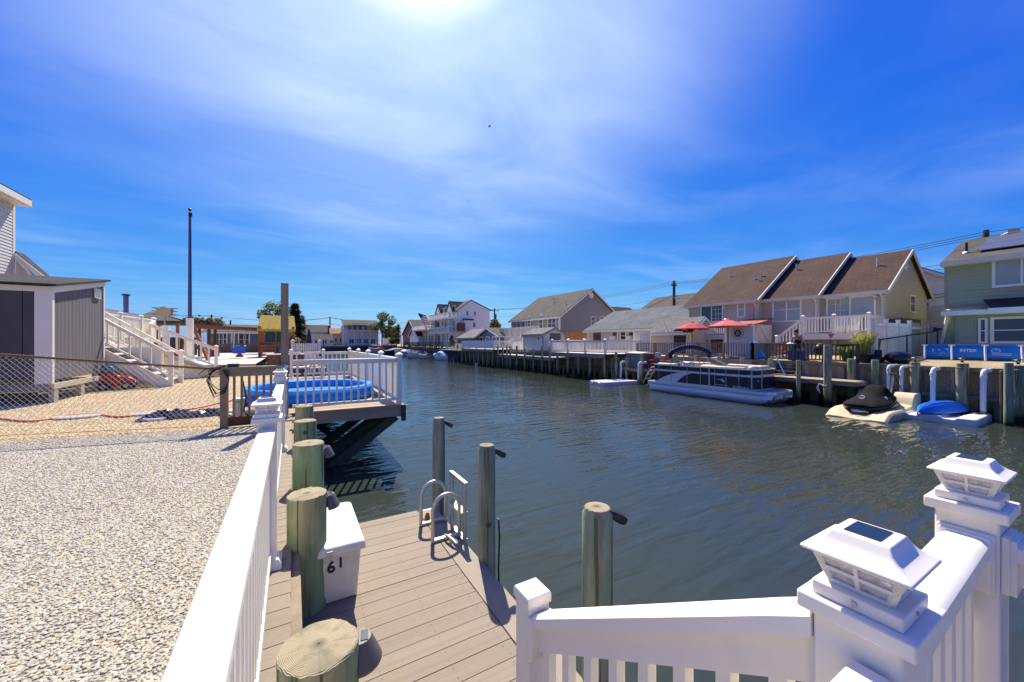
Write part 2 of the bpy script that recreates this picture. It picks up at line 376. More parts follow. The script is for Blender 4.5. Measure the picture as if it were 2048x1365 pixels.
def water_material():
    m, N, L, b = newmat('canal_water')
    b.inputs['Base Color'].default_value = (0.030, 0.038, 0.031, 1)
    b.inputs['Roughness'].default_value = 0.012
    b.inputs['IOR'].default_value = 1.333
    b.inputs['Specular IOR Level'].default_value = 0.5
    geo_ = N.new('ShaderNodeNewGeometry')
    def wave(scale, rot, st, det, rough=0.5, dist=0.0):
        mp_ = N.new('ShaderNodeMapping'); mp_.inputs['Rotation'].default_value = (0, 0, rad(rot)); mp_.inputs['Scale'].default_value = st
        L.new(geo_.outputs['Position'], mp_.inputs[0])
        t = N.new('ShaderNodeTexNoise'); t.inputs['Scale'].default_value = scale; t.inputs['Detail'].default_value = det
        t.inputs['Roughness'].default_value = rough; t.inputs['Distortion'].default_value = dist
        L.new(mp_.outputs[0], t.inputs['Vector']); return t.outputs[0]
    a = wave(2.5, 30, (0.36, 1.6, 1), 1.4, 0.4, 0.5)
    c = wave(5.5, 14, (0.5, 1.5, 1), 1.5, 0.5, 0.4)
    d = wave(0.35, 40, (1, 1, 1), 2)
    # calmer and rougher patches, as wind leaves them
    pr = N.new('ShaderNodeMapRange'); pr.inputs['From Min'].default_value = 0.35; pr.inputs['From Max'].default_value = 0.65
    pr.inputs['To Min'].default_value = 0.35; pr.inputs['To Max'].default_value = 1.0
    L.new(d, pr.inputs[0])
    s1 = N.new('ShaderNodeMath'); s1.operation = 'MULTIPLY'; L.new(c, s1.inputs[0]); s1.inputs[1].default_value = 0.30
    s2 = N.new('ShaderNodeMath'); s2.operation = 'ADD'; L.new(a, s2.inputs[0]); L.new(s1.outputs[0], s2.inputs[1])
    s3 = N.new('ShaderNodeMath'); s3.operation = 'MULTIPLY'; L.new(s2.outputs[0], s3.inputs[0]); L.new(pr.outputs[0], s3.inputs[1])
    bp = N.new('ShaderNodeBump'); bp.inputs['Strength'].default_value = 1.0; bp.inputs['Distance'].default_value = 0.050
    L.new(s3.outputs[0], bp.inputs['Height']); L.new(bp.outputs[0], b.inputs['Normal'])
    return m
WATER = water_material()

def pebble_ground(name, c1, c2, c3, scale):
    m, N, L, b = newmat(name)
    b.inputs['Roughness'].default_value = 0.85
    tc = N.new('ShaderNodeNewGeometry')
    v = N.new('ShaderNodeTexVoronoi'); v.inputs['Scale'].default_value = scale; L.new(tc.outputs['Position'], v.inputs['Vector'])
    cr = N.new('ShaderNodeValToRGB'); sp = N.new('ShaderNodeSeparateColor'); L.new(v.outputs['Color'], sp.inputs[0]); L.new(sp.outputs[0], cr.inputs[0])
    e = cr.color_ramp.elements; e[0].color = (*c1, 1); e[1].color = (*c3, 1); x = e.new(0.5); x.color = (*c2, 1)
    dk = N.new('ShaderNodeMapRange'); dk.inputs['From Min'].default_value = 0.0; dk.inputs['From Max'].default_value = 0.7
    dk.inputs['To Min'].default_value = 1.0; dk.inputs['To Max'].default_value = 0.45
    L.new(v.outputs['Distance'], dk.inputs[0])
    nz = N.new('ShaderNodeTexNoise'); nz.inputs['Scale'].default_value = 0.7; nz.inputs['Detail'].default_value = 5; L.new(tc.outputs['Position'], nz.inputs['Vector'])
    mm = N.new('ShaderNodeMath'); mm.operation = 'MULTIPLY'; ma = N.new('ShaderNodeMath'); ma.operation = 'ADD'; ma.inputs[1].default_value = 0.5
    L.new(nz.outputs[0], ma.inputs[0]); L.new(dk.outputs[0], mm.inputs[0]); L.new(ma.outputs[0], mm.inputs[1])
    sc = N.new('ShaderNodeVectorMath'); sc.operation = 'SCALE'; L.new(cr.outputs[0], sc.inputs[0]); L.new(mm.outputs[0], sc.inputs['Scale'])
    L.new(sc.outputs[0], b.inputs['Base Color'])
    bp = N.new('ShaderNodeBump'); bp.inputs['Strength'].default_value = 0.8; bp.inputs['Distance'].default_value = 0.015; bp.invert = True
    L.new(v.outputs['Distance'], bp.inputs['Height']); L.new(bp.outputs[0], b.inputs['Normal'])
    return m
G_TAN = pebble_ground('tan_pebble_ground', (0.40, 0.27, 0.12), (0.58, 0.42, 0.21), (0.66, 0.52, 0.30), 45)
G_WHITE = pebble_ground('white_pebble_ground', (0.30, 0.26, 0.19), (0.42, 0.37, 0.27), (0.52, 0.47, 0.36), 60)
G_LAND = mat('far_ground', (0.26, 0.23, 0.17), 0.95, 0.2, 0.15)

def pebble_material(name, cols):
    m, N, L, b = newmat(name)
    b.inputs['Roughness'].default_value = 0.7
    oi = N.new('ShaderNodeObjectInfo')
    cr = N.new('ShaderNodeValToRGB'); cr.color_ramp.interpolation = 'LINEAR'
    e = cr.color_ramp.elements
    e[0].color = (*cols[0], 1); e[1].color = (*cols[-1], 1)
    for i, c in enumerate(cols[1:-1]):
        x = e.new((i + 1) / (len(cols) - 1)); x.color = (*c, 1)
    L.new(oi.outputs['Random'], cr.inputs[0]); 
    tc = N.new('ShaderNodeTexCoord'); nz = N.new('ShaderNodeTexNoise'); nz.inputs['Scale'].default_value = 2.0; L.new(tc.outputs['Object'], nz.inputs['Vector'])
    mr = N.new('ShaderNodeMapRange'); mr.inputs['To Min'].default_value = 0.8; mr.inputs['To Max'].default_value = 1.2; L.new(nz.outputs[0], mr.inputs[0])
    sc = N.new('ShaderNodeVectorMath'); sc.operation = 'SCALE'; L.new(cr.outputs[0], sc.inputs[0]); L.new(mr.outputs[0], sc.inputs['Scale'])
    L.new(sc.outputs[0], b.inputs['Base Color'])
    return m
PEB_W = pebble_material('white_and_grey_pebbles', [(0.40, 0.365, 0.265), (0.28, 0.265, 0.215), (0.52, 0.49, 0.40), (0.40, 0.335, 0.20), (0.54, 0.50, 0.40), (0.32, 0.285, 0.195), (0.45, 0.425, 0.36), (0.42, 0.315, 0.15), (0.52, 0.48, 0.38), (0.22, 0.21, 0.185)])
PEB_T = pebble_material('tan_pebbles', [(0.58, 0.40, 0.17), (0.68, 0.53, 0.29), (0.48, 0.31, 0.12), (0.72, 0.58, 0.34), (0.62, 0.45, 0.21), (0.74, 0.62, 0.42)])

def leaf_material(name, col):
    m, N, L, b = newmat(name)
    b.inputs['Roughness'].default_value = 0.6; b.inputs['Specular IOR Level'].default_value = 0.3
    tc = N.new('ShaderNodeTexCoord'); nz = N.new('ShaderNodeTexNoise'); nz.inputs['Scale'].default_value = 1.3; nz.inputs['Detail'].default_value = 8
    L.new(tc.outputs['Object'], nz.inputs['Vector'])
    mr = N.new('ShaderNodeMapRange'); mr.inputs['From Min'].default_value = 0.3; mr.inputs['From Max'].default_value = 0.7; mr.inputs['To Min'].default_value = 0.55; mr.inputs['To Max'].default_value = 1.5
    L.new(nz.outputs[0], mr.inputs[0])
    sc = N.new('ShaderNodeVectorMath'); sc.operation = 'SCALE'; sc.inputs[0].default_value = col; L.new(mr.outputs[0], sc.inputs['Scale'])
    L.new(sc.outputs[0], b.inputs['Base Color'])
    tr = N.new('ShaderNodeBsdfTranslucent'); L.new(sc.outputs[0], tr.inputs[0])
    mx = N.new('ShaderNodeMixShader'); mx.inputs[0].default_value = 0.25
    L.new(b.outputs[0], mx.inputs[1]); L.new(tr.outputs[0], mx.inputs[2])
    L.new(mx.outputs[0], N['Material Output'].inputs['Surface'])
    return m
LEAF = leaf_material('green_leaves', (0.155, 0.19, 0.06))
LEAFD = leaf_material('dark_needles', (0.06, 0.085, 0.04))
LEAFY = leaf_material('yellow_green_grass', (0.40, 0.39, 0.09))
LEAFP = leaf_material('pale_leaves', (0.26, 0.24, 0.13))

# lamp glass: ribbed clear plastic
def lamp_glass():
    m, N, L, b = newmat('ribbed_lamp_glass')
    b.inputs['Roughness'].default_value = 0.12; b.inputs['Base Color'].default_value = (0.92, 0.89, 0.83, 1)
    b.inputs['Transmission Weight'].default_value = 0.35; b.inputs['IOR'].default_value = 1.45
    tc = N.new('ShaderNodeTexCoord')
    v = N.new('ShaderNodeTexVoronoi'); v.inputs['Scale'].default_value = 75; v.feature = 'SMOOTH_F1'; L.new(tc.outputs['Object'], v.inputs['Vector'])
    bp = N.new('ShaderNodeBump'); bp.inputs['Strength'].default_value = 1.0; bp.inputs['Distance'].default_value = 0.012
    L.new(v.outputs['Distance'], bp.inputs['Height']); L.new(bp.outputs[0], b.inputs['Normal'])
    return m
LGLASS = lamp_glass()

def pool_water():
    m, N, L, b = newmat('pool_water')
    b.inputs['Base Color'].default_value = (0.16, 0.52, 0.55, 1); b.inputs['Roughness'].default_value = 0.05
    tc = N.new('ShaderNodeTexCoord'); nz = N.new('ShaderNodeTexNoise'); nz.inputs['Scale'].default_value = 5; L.new(tc.outputs['Object'], nz.inputs['Vector'])
    bp = N.new('ShaderNodeBump'); bp.inputs['Strength'].default_value = 0.3; bp.inputs['Distance'].default_value = 0.02
    L.new(nz.outputs[0], bp.inputs['Height']); L.new(bp.outputs[0], b.inputs['Normal'])
    return m
POOLW = pool_water()

# ------------------------------------------------------------------ mesh and object helpers
OFF = {}
class MB:
    def __init__(s): s.v = []; s.f = []
    def add(s, vs, fs):
        o = len(s.v); s.v += [tuple(p) for p in vs]; s.f += [tuple(i + o for i in f) for f in fs]; return s
    def box(s, x0, y0, z0, x1, y1, z1):
        return s.add([(x0, y0, z0), (x1, y0, z0), (x1, y1, z0), (x0, y1, z0), (x0, y0, z1), (x1, y0, z1), (x1, y1, z1), (x0, y1, z1)],
                     [(0, 3, 2, 1), (4, 5, 6, 7), (0, 1, 5, 4), (1, 2, 6, 5), (2, 3, 7, 6), (3, 0, 4, 7)])
    def cbox(s, c, sx, sy, sz):
        return s.box(c[0] - sx / 2, c[1] - sy / 2, c[2] - sz / 2, c[0] + sx / 2, c[1] + sy / 2, c[2] + sz / 2)
    def beam(s, p, q, w, h):
        p, q = Vector(p), Vector(q); d = (q - p).normalized()
        side = d.cross(Vector((0, 0, 1)))
        side = Vector((1, 0, 0)) if side.length < 1e-4 else side.normalized()
        up = side.cross(d).normalized()
        vs = []
        for e in (p, q):
            for a, b in ((-1, -1), (1, -1), (1, 1), (-1, 1)):
                vs.append(e + side * a * w / 2 + up * b * h / 2)
        return s.add(vs, [(0, 1, 2, 3), (7, 6, 5, 4), (0, 4, 5, 1), (1, 5, 6, 2), (2, 6, 7, 3), (3, 7, 4, 0)])
    def loft(s, rings, caps=True, closed=True):
        n = len(rings[0]); vs = [p for r in rings for p in r]; fs = []
        for i in range(len(rings) - 1):
            for j in range(n if closed else n - 1):
                k = (j + 1) % n
                fs.append((i * n + j, i * n + k, (i + 1) * n + k, (i + 1) * n + j))
        if caps:
            fs.append(tuple(range(n - 1, -1, -1))); fs.append(tuple((len(rings) - 1) * n + j for j in range(n)))
        return s.add(vs, fs)
    def tube(s, path, r, n=8, caps=True, closed_path=False):
        path = [Vector(p) for p in path]; rs = r if isinstance(r, (list, tuple)) else [r] * len(path)
        rings = []; ref = None
        for i, p in enumerate(path):
            d = (path[min(i + 1, len(path) - 1)] - path[max(i - 1, 0)]).normalized()
            if ref is None:
                ref = Vector((0, 0, 1)) if abs(d.z) < 0.9 else Vector((1, 0, 0))
            a = d.cross(ref).normalized(); b = a.cross(d).normalized(); ref = b
            rings.append([p + (a * math.cos(t) + b * math.sin(t)) * rs[i] for t in [2 * math.pi * k / n for k in range(n)]])
        return s.loft(rings, caps)
    def cyl(s, p, q, r, r2=None, n=12):
        return s.tube([p, q], [r, r if r2 is None else r2], n)
    def lathe(s, c, prof, n=20, caps=True, sx=1, sy=1):
        rings = [[(c[0] + r * math.cos(2 * math.pi * k / n) * sx, c[1] + r * math.sin(2 * math.pi * k / n) * sy, c[2] + z) for k in range(n)] for r, z in prof]
        return s.loft(rings, caps)
    def prism(s, poly, ext):
        e = Vector(ext); n = len(poly)
        return s.loft([[Vector(p) for p in poly], [Vector(p) + e for p in poly]])
    def quad(s, *ps): return s.add(ps, [tuple(range(len(ps)))])
    def ball(s, c, r, n=10, m=6, sz=1):
        rings = [[(c[0] + r * math.sin(math.pi * i / m) * math.cos(2 * math.pi * k / n), c[1] + r * math.sin(math.pi * i / m) * math.sin(2 * math.pi * k / n), c[2] + sz * r * math.cos(math.pi * i / m)) for k in range(n)] for i in range(m, -1, -1)]
        rings[0] = [(p[0], p[1], p[2]) for p in rings[0]]
        return s.loft(rings, False)
    def mesh(s, name, off=(0, 0, 0), smooth=False, fix=True):
        me = bpy.data.meshes.new(name)
        me.from_pydata([(p[0] - off[0], p[1] - off[1], p[2] - off[2]) for p in s.v], [], s.f)
        if fix:
            bm = bmesh.new(); bm.from_mesh(me)
            bmesh.ops.remove_doubles(bm, verts=bm.verts, dist=1e-6)
            bmesh.ops.recalc_face_normals(bm, faces=bm.faces)
            bm.to_mesh(me); bm.free()
        if smooth:
            for p in me.polygons: p.use_smooth = True
            try: me.set_sharp_from_angle(angle=rad(38))
            except Exception: pass
        return me
    def build(s, name, m, parent=None, smooth=False, bevel=0, loc=None, label=None, kind=None, fix=True):
        off = OFF.get(parent.name, (0, 0, 0)) if parent else (loc or (0, 0, 0))
        me = s.mesh(name, off, smooth, fix)
        me.materials.append(m)
        o = bpy.data.objects.new(name, me); COL.objects.link(o)
        if parent: o.parent = parent; OFF[o.name] = off
        else: o.location = off; OFF[o.name] = tuple(off)
        if bevel:
            bv = o.modifiers.new('bevel', 'BEVEL'); bv.width = bevel; bv.segments = 2; bv.limit_method = 'ANGLE'; bv.angle_limit = rad(35)
            for p in me.polygons: p.use_smooth = True
            try: me.set_sharp_from_angle(angle=rad(30))
            except Exception: pass
        if label: o['label'] = label
        if kind: o['kind'] = kind
        return o

def thing(name, label, cat, loc=(0, 0, 0), group=None):
    o = bpy.data.objects.new(name, None); COL.objects.link(o)
    o.empty_display_size = 0.1
    o.location = loc; OFF[o.name] = tuple(loc)
    o['label'] = label; o['category'] = cat
    if group: o['group'] = group
    return o
def tag(o, label, cat, group=None):
    o['label'] = label; o['category'] = cat
    if group: o['group'] = group
    return o
def structure(o): o['kind'] = 'structure'; return o
def piece(me, name, parent, loc, rot=None, scale=None):
    """Another object on shared mesh data, as a child."""
    o = bpy.data.objects.new(name, me); COL.objects.link(o); o.parent = parent
    off = OFF[parent.name]
    o.location = (loc[0] - off[0], loc[1] - off[1], loc[2] - off[2])
    if rot: o.rotation_euler = rot
    if scale: o.scale = scale
    OFF[o.name] = tuple(loc)
    return o
def unit_box(name, m, bevel=0.0):
    me = MB().box(-.5, -.5, -.5, .5, .5, .5).mesh(name); me.materials.append(m); return me
def text(name, body, size, loc, rot, m, parent, depth=0.001, align='CENTER'):
    cu = bpy.data.curves.new(name, 'FONT'); cu.body = body; cu.size = size; cu.align_x = align; cu.extrude = depth; cu.offset = size * .025
    tmp = bpy.data.objects.new(name, cu)
    me = bpy.data.meshes.new_from_object(tmp); bpy.data.objects.remove(tmp); bpy.data.curves.remove(cu)
    me.materials.clear(); me.materials.append(m)
    o = bpy.data.objects.new(name, me); COL.objects.link(o); o.parent = parent
    off = OFF[parent.name]
    o.location = (loc[0] - off[0], loc[1] - off[1], loc[2] - off[2]); o.rotation_euler = rot
    return o
def copy_tree(o, parent=None):
    c = o.copy(); COL.objects.link(c)
    if parent: c.parent = parent
    for ch in list(o.children): copy_tree(ch, c)
    return c

def siding(mb, poly, org, U, Nn, course=0.115):
    """Clapboard courses clipped to a convex polygon poly [(u, z)], each lapping the one below."""
    org, U, Nn = Vector(org), Vector(U), Vector(Nn); Z = Vector((0, 0, 1))
    zs = [p[1] for p in poly]; z0, z1 = min(zs), max(zs)
    def span(z):
        us = []
        for i in range(len(poly)):
            (a, za), (b, zb) = poly[i], poly[(i + 1) % len(poly)]
            if (za - z) * (zb - z) <= 0:
                if abs(za - zb) < 1e-9: us += [a, b]
                else: us.append(a + (b - a) * (z - za) / (zb - za))
        return (min(us), max(us)) if us else None
    z = z0
    while z < z1 - 1e-4:
        t = min(z + course, z1)
        a, b = span(z + 1e-5), span(t - 1e-5)
        if a and b:
            P = lambda u, zz, n: org + U * u + Z * zz + Nn * n
            mb.add([P(a[0], z, .026), P(a[1], z, .026), P(b[1], t, .002), P(b[0], t, .002), P(a[0], z, 0), P(a[1], z, 0)], [(0, 1, 2, 3), (4, 5, 1, 0)])
        z = t
    return mb

def window(parent, org, U, Nn, u0, u1, z0, z1, cols=1, rows=2, pane=None, fw=0.09, name='window', frame=None, mun=None):
    """Window set on a wall plane: frame, sash bars and panes."""
    org, U, Nn = Vector(org), Vector(U), Vector(Nn); Z = Vector((0, 0, 1))
    P = lambda u, z, n: org + U * u + Z * z + Nn * n
    def slab(mb, a, b, c, d, n0, n1):
        return mb.prism([P(a, c, n0), P(b, c, n0), P(b, d, n0), P(a, d, n0)], Nn * (n1 - n0))
    mb = MB()
    slab(mb, u0, u1, z1 - fw, z1, .012, .07); slab(mb, u0, u1, z0, z0 + fw, .012, .075)
    slab(mb, u0, u0 + fw, z0 + fw, z1 - fw, .012, .068); slab(mb, u1 - fw, u1, z0 + fw, z1 - fw, .012, .068)
    fr = mb.build(name, frame or TRIM, parent)
    g = MB(); slab(g, u0 + fw * .9, u1 - fw * .9, z0 + fw * .9, z1 - fw * .9, .018, .026)
    g.build('pane', pane or GLASS, fr)
    if cols * rows > 1:
        s = MB()
        for i in range(1, cols):
            u = u0 + (u1 - u0) * i / cols; slab(s, u - .035, u + .035, z0 + fw, z1 - fw, .024, .062)
        for j in range(1, rows):
            z = z0 + (z1 - z0) * j / rows; slab(s, u0 + fw, u1 - fw, z - .022, z + .022, .024, .056)
        s.build('sash_bar', frame or TRIM, fr)
    if mun:
        s = MB(); (a, b, nc, nr) = mun
        for i in range(1, nc):
            u = a + (b - a) * i / nc; slab(s, u - .011, u + .011, z0 + fw, z1 - fw, .03, .04)
        for j in range(1, nr):
            z = z0 + (z1 - z0) * j / nr; slab(s, a, b, z - .011, z + .011, .031, .041)
        s.build('grille', frame or TRIM, fr)
    return fr

def roof_slab(mb, a, b, c, d, t=0.12):
    """Sloped slab a-b along the eave, c-d along the ridge (a below d)."""
    a, b, c, d = map(Vector, (a, b, c, d)); n = (b - a).cross(d - a).normalized()
    if n.z < 0: n = -n
    return mb.loft([[p - n * t for p in (a, b, c, d)], [a, b, c, d]])

def gable_house(name, label, x0, x1, y0, y1, zb, ze, zr, wall, roofm, ridge='y', over=0.3, trim=TRIM, course=0.12, group=None, cat='house'):
    """Box house with a gable roof; ridge runs along y or x. Returns the thing."""
    t = thing(name, label, cat, ((x0 + x1) / 2, (y0 + y1) / 2, zb), group)
    w = MB()
    if ridge == 'y':
        siding(w, [(0, 0), (y1 - y0, 0), (y1 - y0, ze - zb), (0, ze - zb)], (x0, y0, zb), (0, 1, 0), (-1, 0, 0), course)
        siding(w, [(0, 0), (y1 - y0, 0), (y1 - y0, ze - zb), (0, ze - zb)], (x1, y0, zb), (0, 1, 0), (1, 0, 0), course * 2)
        g = [(0, 0), (x1 - x0, 0), (x1 - x0, ze - zb), ((x1 - x0) / 2, zr - zb), (0, ze - zb)]
        siding(w, g, (x0, y0, zb), (1, 0, 0), (0, -1, 0), course); siding(w, g, (x0, y1, zb), (1, 0, 0), (0, 1, 0), course * 2)
        s = (zr - ze) / ((x1 - x0) / 2); xm = (x0 + x1) / 2
        r = MB(); k = .1
        roof_slab(r, (x0 - over, y0 - over, ze - s * over + k), (x0 - over, y1 + over, ze - s * over + k), (xm, y1 + over, zr + k), (xm, y0 - over, zr + k))
        roof_slab(r, (x1 + over, y0 - over, ze - s * over + k), (x1 + over, y1 + over, ze - s * over + k), (xm, y1 + over, zr + k), (xm, y0 - over, zr + k))
        r.build('roof', roofm, t)
        f = MB()
        f.box(x0 - over - .06, y0 - over, ze - s * over - .12, x0 - over + .03, y1 + over, ze - s * over + .06)
        for yy in (y0 - over - .03, y1 + over - .01):
            f.beam((x0 - over, yy, ze - s * over - .06), (xm, yy, zr - .06), .05, .17); f.beam((x1 + over, yy, ze - s * over - .06), (xm, yy, zr - .06), .05, .17)
        for yy in (y0, y1): f.cbox((x0, yy, (zb + ze) / 2), .11, .11, ze - zb)
        f.cbox((x1, y0, (zb + ze) / 2), .11, .11, ze - zb)
        f.build('trim', trim, t)
    else:
        siding(w, [(0, 0), (x1 - x0, 0), (x1 - x0, ze - zb), (0, ze - zb)], (x0, y0, zb), (1, 0, 0), (0, -1, 0), course)
        siding(w, [(0, 0), (x1 - x0, 0), (x1 - x0, ze - zb), (0, ze - zb)], (x0, y1, zb), (1, 0, 0), (0, 1, 0), course * 2)
        g = [(0, 0), (y1 - y0, 0), (y1 - y0, ze - zb), ((y1 - y0) / 2, zr - zb), (0, ze - zb)]
        siding(w, g, (x0, y0, zb), (0, 1, 0), (-1, 0, 0), course); siding(w, g, (x1, y0, zb), (0, 1, 0), (1, 0, 0), course * 2)
        s = (zr - ze) / ((y1 - y0) / 2); ym = (y0 + y1) / 2
        r = MB(); k = .1
        roof_slab(r, (x0 - over, y0 - over, ze - s * over + k), (x1 + over, y0 - over, ze - s * over + k), (x1 + over, ym, zr + k), (x0 - over, ym, zr + k))
        roof_slab(r, (x0 - over, y1 + over, ze - s * over + k), (x1 + over, y1 + over, ze - s * over + k), (x1 + over, ym, zr + k), (x0 - over, ym, zr + k))
        r.build('roof', roofm, t)
        f = MB()
        f.box(x0 - over, y0 - over - .06, ze - s * over - .12, x1 + over, y0 - over + .03, ze - s * over + .06)
        for xx in (x0 - over - .03, x1 + over - .01):
            f.beam((xx, y0 - over, ze - s * over - .06), (xx, ym, zr - .06), .05, .17); f.beam((xx, y1 + over, ze - s * over - .06), (xx, ym, zr - .06), .05, .17)
        for yy in (y0, y1): f.cbox((x0, yy, (zb + ze) / 2), .11, .11, ze - zb)
        f.build('trim', trim, t)
    w.build('wall', wall, t, fix=False)
    return t

def railing(t, pts, h=0.93, m=None, post=0.105, posts=None, top=(0.09, 0.06), bot=0.10, bal=0.036, step=0.118, stuff=False, cap=True, balm=None, tname='top_rail', post_h=None, depth=0.0, flat=False, skip=()):
    """Posts, rails and balusters along base points; each piece its own part unless stuff."""
    m = m or VINYL; balm = balm or m
    ub = unit_box('baluster', balm)
    jb = MB()
    for i in range(len(pts) - 1):
        if i in skip: continue
        p, q = Vector(pts[i]), Vector(pts[i + 1]); d = q - p; L = Vector((d.x, d.y, 0)).length
        ang = math.atan2(d.y, d.x); dn = Vector((d.x, d.y, 0)).normalized()
        pe, qe = p + d * (post / 2 / L), q - d * (post / 2 / L)
        up = Vector((0, 0, 1))
        tr = MB(); tr.beam(pe + up * (h - top[1] / 2), qe + up * (h - top[1] / 2), top[0], top[1])
        if not flat: tr.beam(pe + up * (h - top[1] - .025), qe + up * (h - top[1] - .025), top[0] * .55, .05)
        tr.build(tname, m, t, bevel=.012 if not stuff else 0)
        MB().beam(pe + up * bot, qe + up * bot, .05, .06).build('bottom_rail', m, t)
        n = max(1, int(L / step)); 
        for k in range(1, n):
            b = p + d * (k / n)
            hh = h - top[1] - bot
            if stuff: jb.beam(b + up * bot, b + up * (bot + hh), bal, bal)
            else: piece(ub, 'baluster', t, b + up * (bot + hh / 2), (0, 0, ang), (bal, bal, hh))
    if stuff: jb.build('baluster', balm, t, kind='stuff')
    for i, p in enumerate(pts):
        if posts is not None and not posts[i]: continue
        ph = post_h or h + .06
        o = MB().box(p[0] - post / 2, p[1] - post / 2, p[2] - depth, p[0] + post / 2, p[1] + post / 2, p[2] + ph).build('post', m, t, bevel=.006 if not stuff else 0)
        if cap:
            c = post / 2 + .022
            MB().lathe((p[0], p[1], p[2] + ph), [(c * 1.414, 0), (c * 1.414, .022), (c * 1.05, .04), (.001, .075)], 4).build('cap', m, o)
            cc = o.children[0]
            for v in cc.data.vertices:
                a = Vector((v.co.x + OFF[t.name][0] - p[0], v.co.y + OFF[t.name][1] - p[1])); a.rotate(Matrix.Rotation(rad(45), 2))
                v.co.x = a.x + p[0] - OFF[t.name][0]; v.co.y = a.y + p[1] - OFF[t.name][1]
    return t

def pile(x, y, r, ztop, zbot, label, m=None, group=None, name='dock_pile', cat='pile', tilt=(0, 0), round_top=False, n=28):
    t = thing(name, label, cat, (x, y, zbot), group)
    prof = []
    rnd = random.Random(int((x * 131 + y * 71) * 10))
    H_ = ztop - zbot; steps = 10
    rings = []
    lob = [1 + rnd.uniform(-.035, .035) for _ in range(n)]
    lob = [(lob[i - 1] + lob[i] + lob[(i + 1) % n]) / 3 for i in range(n)]
    for i in range(steps + 1):
        f = i / steps; z = zbot + H_ * f
        rr = r * (1.03 - .05 * f)
        if i == steps and not round_top: z -= .008
        ox, oy = tilt[0] * (f - 1) * H_, tilt[1] * (f - 1) * H_
        wv = [1 + .012 * math.sin(k * 1.7 + i * 1.3 + x * 9) + rnd.uniform(-.008, .008) for k in range(n)]
        zj = [rnd.uniform(-.010, .004) if i == steps and not round_top else 0 for k in range(n)]
        rings.append([(x + ox + rr * lob[k] * wv[k] * math.cos(2 * math.pi * k / n), y + oy + rr * lob[k] * wv[k] * math.sin(2 * math.pi * k / n), z + zj[k]) for k in range(n)])
    ed = .93 if not round_top else .55
    if round_top:
        rings.append([(x + (px - x) * .86, y + (py - y) * .86, ztop + .02) for px, py, _ in rings[-1]])
        rings.append([(x + (px - x) * .86, y + (py - y) * .86, ztop + .032) for px, py, _ in rings[-2]])
    mb = MB().loft(rings, caps=False)
    mb.build('shaft', m or PILET, t, smooth=True)
    top = [(px, py) for px, py, _ in rings[-1]]
    zt = rings[-1][0][2]
    c = MB().loft([[q for q in rings[-1]], [(x + (px - x) * .95, y + (py - y) * .95, zt + .007) for px, py in top], [(x + (px - x) * .02, y + (py - y) * .02, zt + .012) for px, py in top]], caps=False)
    me = c.mesh('end_grain', (x, y, 0), True); me.materials.append(ENDGRAIN)
    o = bpy.data.objects.new('end_grain', me); COL.objects.link(o); o.parent = t; o.location = (0, 0, -zbot)
    return t

# ================================================================== SETTING
WZ = -1.26
def sheet(name, poly, z, m, kind='structure'):
    mb = MB(); mb.add([(x, y, z) for x, y in poly], [tuple(range(len(poly)))])
    o = mb.build(name, m); o['kind'] = kind; return o

# water: one sheet over the whole place, under the land
sheet('water', [(-600, -300), (900, -300), (900, 900), (-600, 900)], WZ, WATER)
sheet('canal_bed', [(-3000, -3000), (3000, -3000), (3000, 3000), (-3000, 3000)], WZ - 3.0, G_LAND)
def land(name, poly, z, m, zb=WZ - 3):
    mb = MB(); n = len(poly)
    mb.add([(x, y, z) for x, y in poly] + [(x, y, zb) for x, y in poly], [tuple(range(n))] + [(i, (i + 1) % n, n + (i + 1) % n, n + i) for i in range(n)])
    return structure(mb.build(name, m))
land('ground', [(-400, -60), (-0.12, -60), (-0.12, 26), (1.8, 26), (1.8, 44), (-0.12, 44), (-0.12, 112), (-400, 112)], -0.075, G_TAN)
land('ground', [(-2500, 133), (2500, 133), (2500, 2500), (-2500, 2500)], 0.25, G_LAND)
# right bank: rises a little from the bulkhead
mb = MB()
prof = [(21.5, .55), (24.0, .74), (27, .80), (400, .82)]
ys = [-200, 133]
vs = [(x, y, z) for y in ys for x, z in prof]
mb.add(vs, [(0, 1, 5, 4), (1, 2, 6, 5), (2, 3, 7, 6)])
mb.add([(21.5, -200, .55), (21.5, 133, .55), (21.5, 133, -4), (21.5, -200, -4)], [(0, 1, 2, 3)])
structure(mb.build('ground', G_TAN))
# white pebbles on the near side of the wire fence
sheet('gravel_bed', [(-12, -3), (-0.30, -3), (-0.30, 8.55), (-1.1, 8.5), (-3.4, 9.05), (-12, 10.6)], -0.068, G_WHITE)

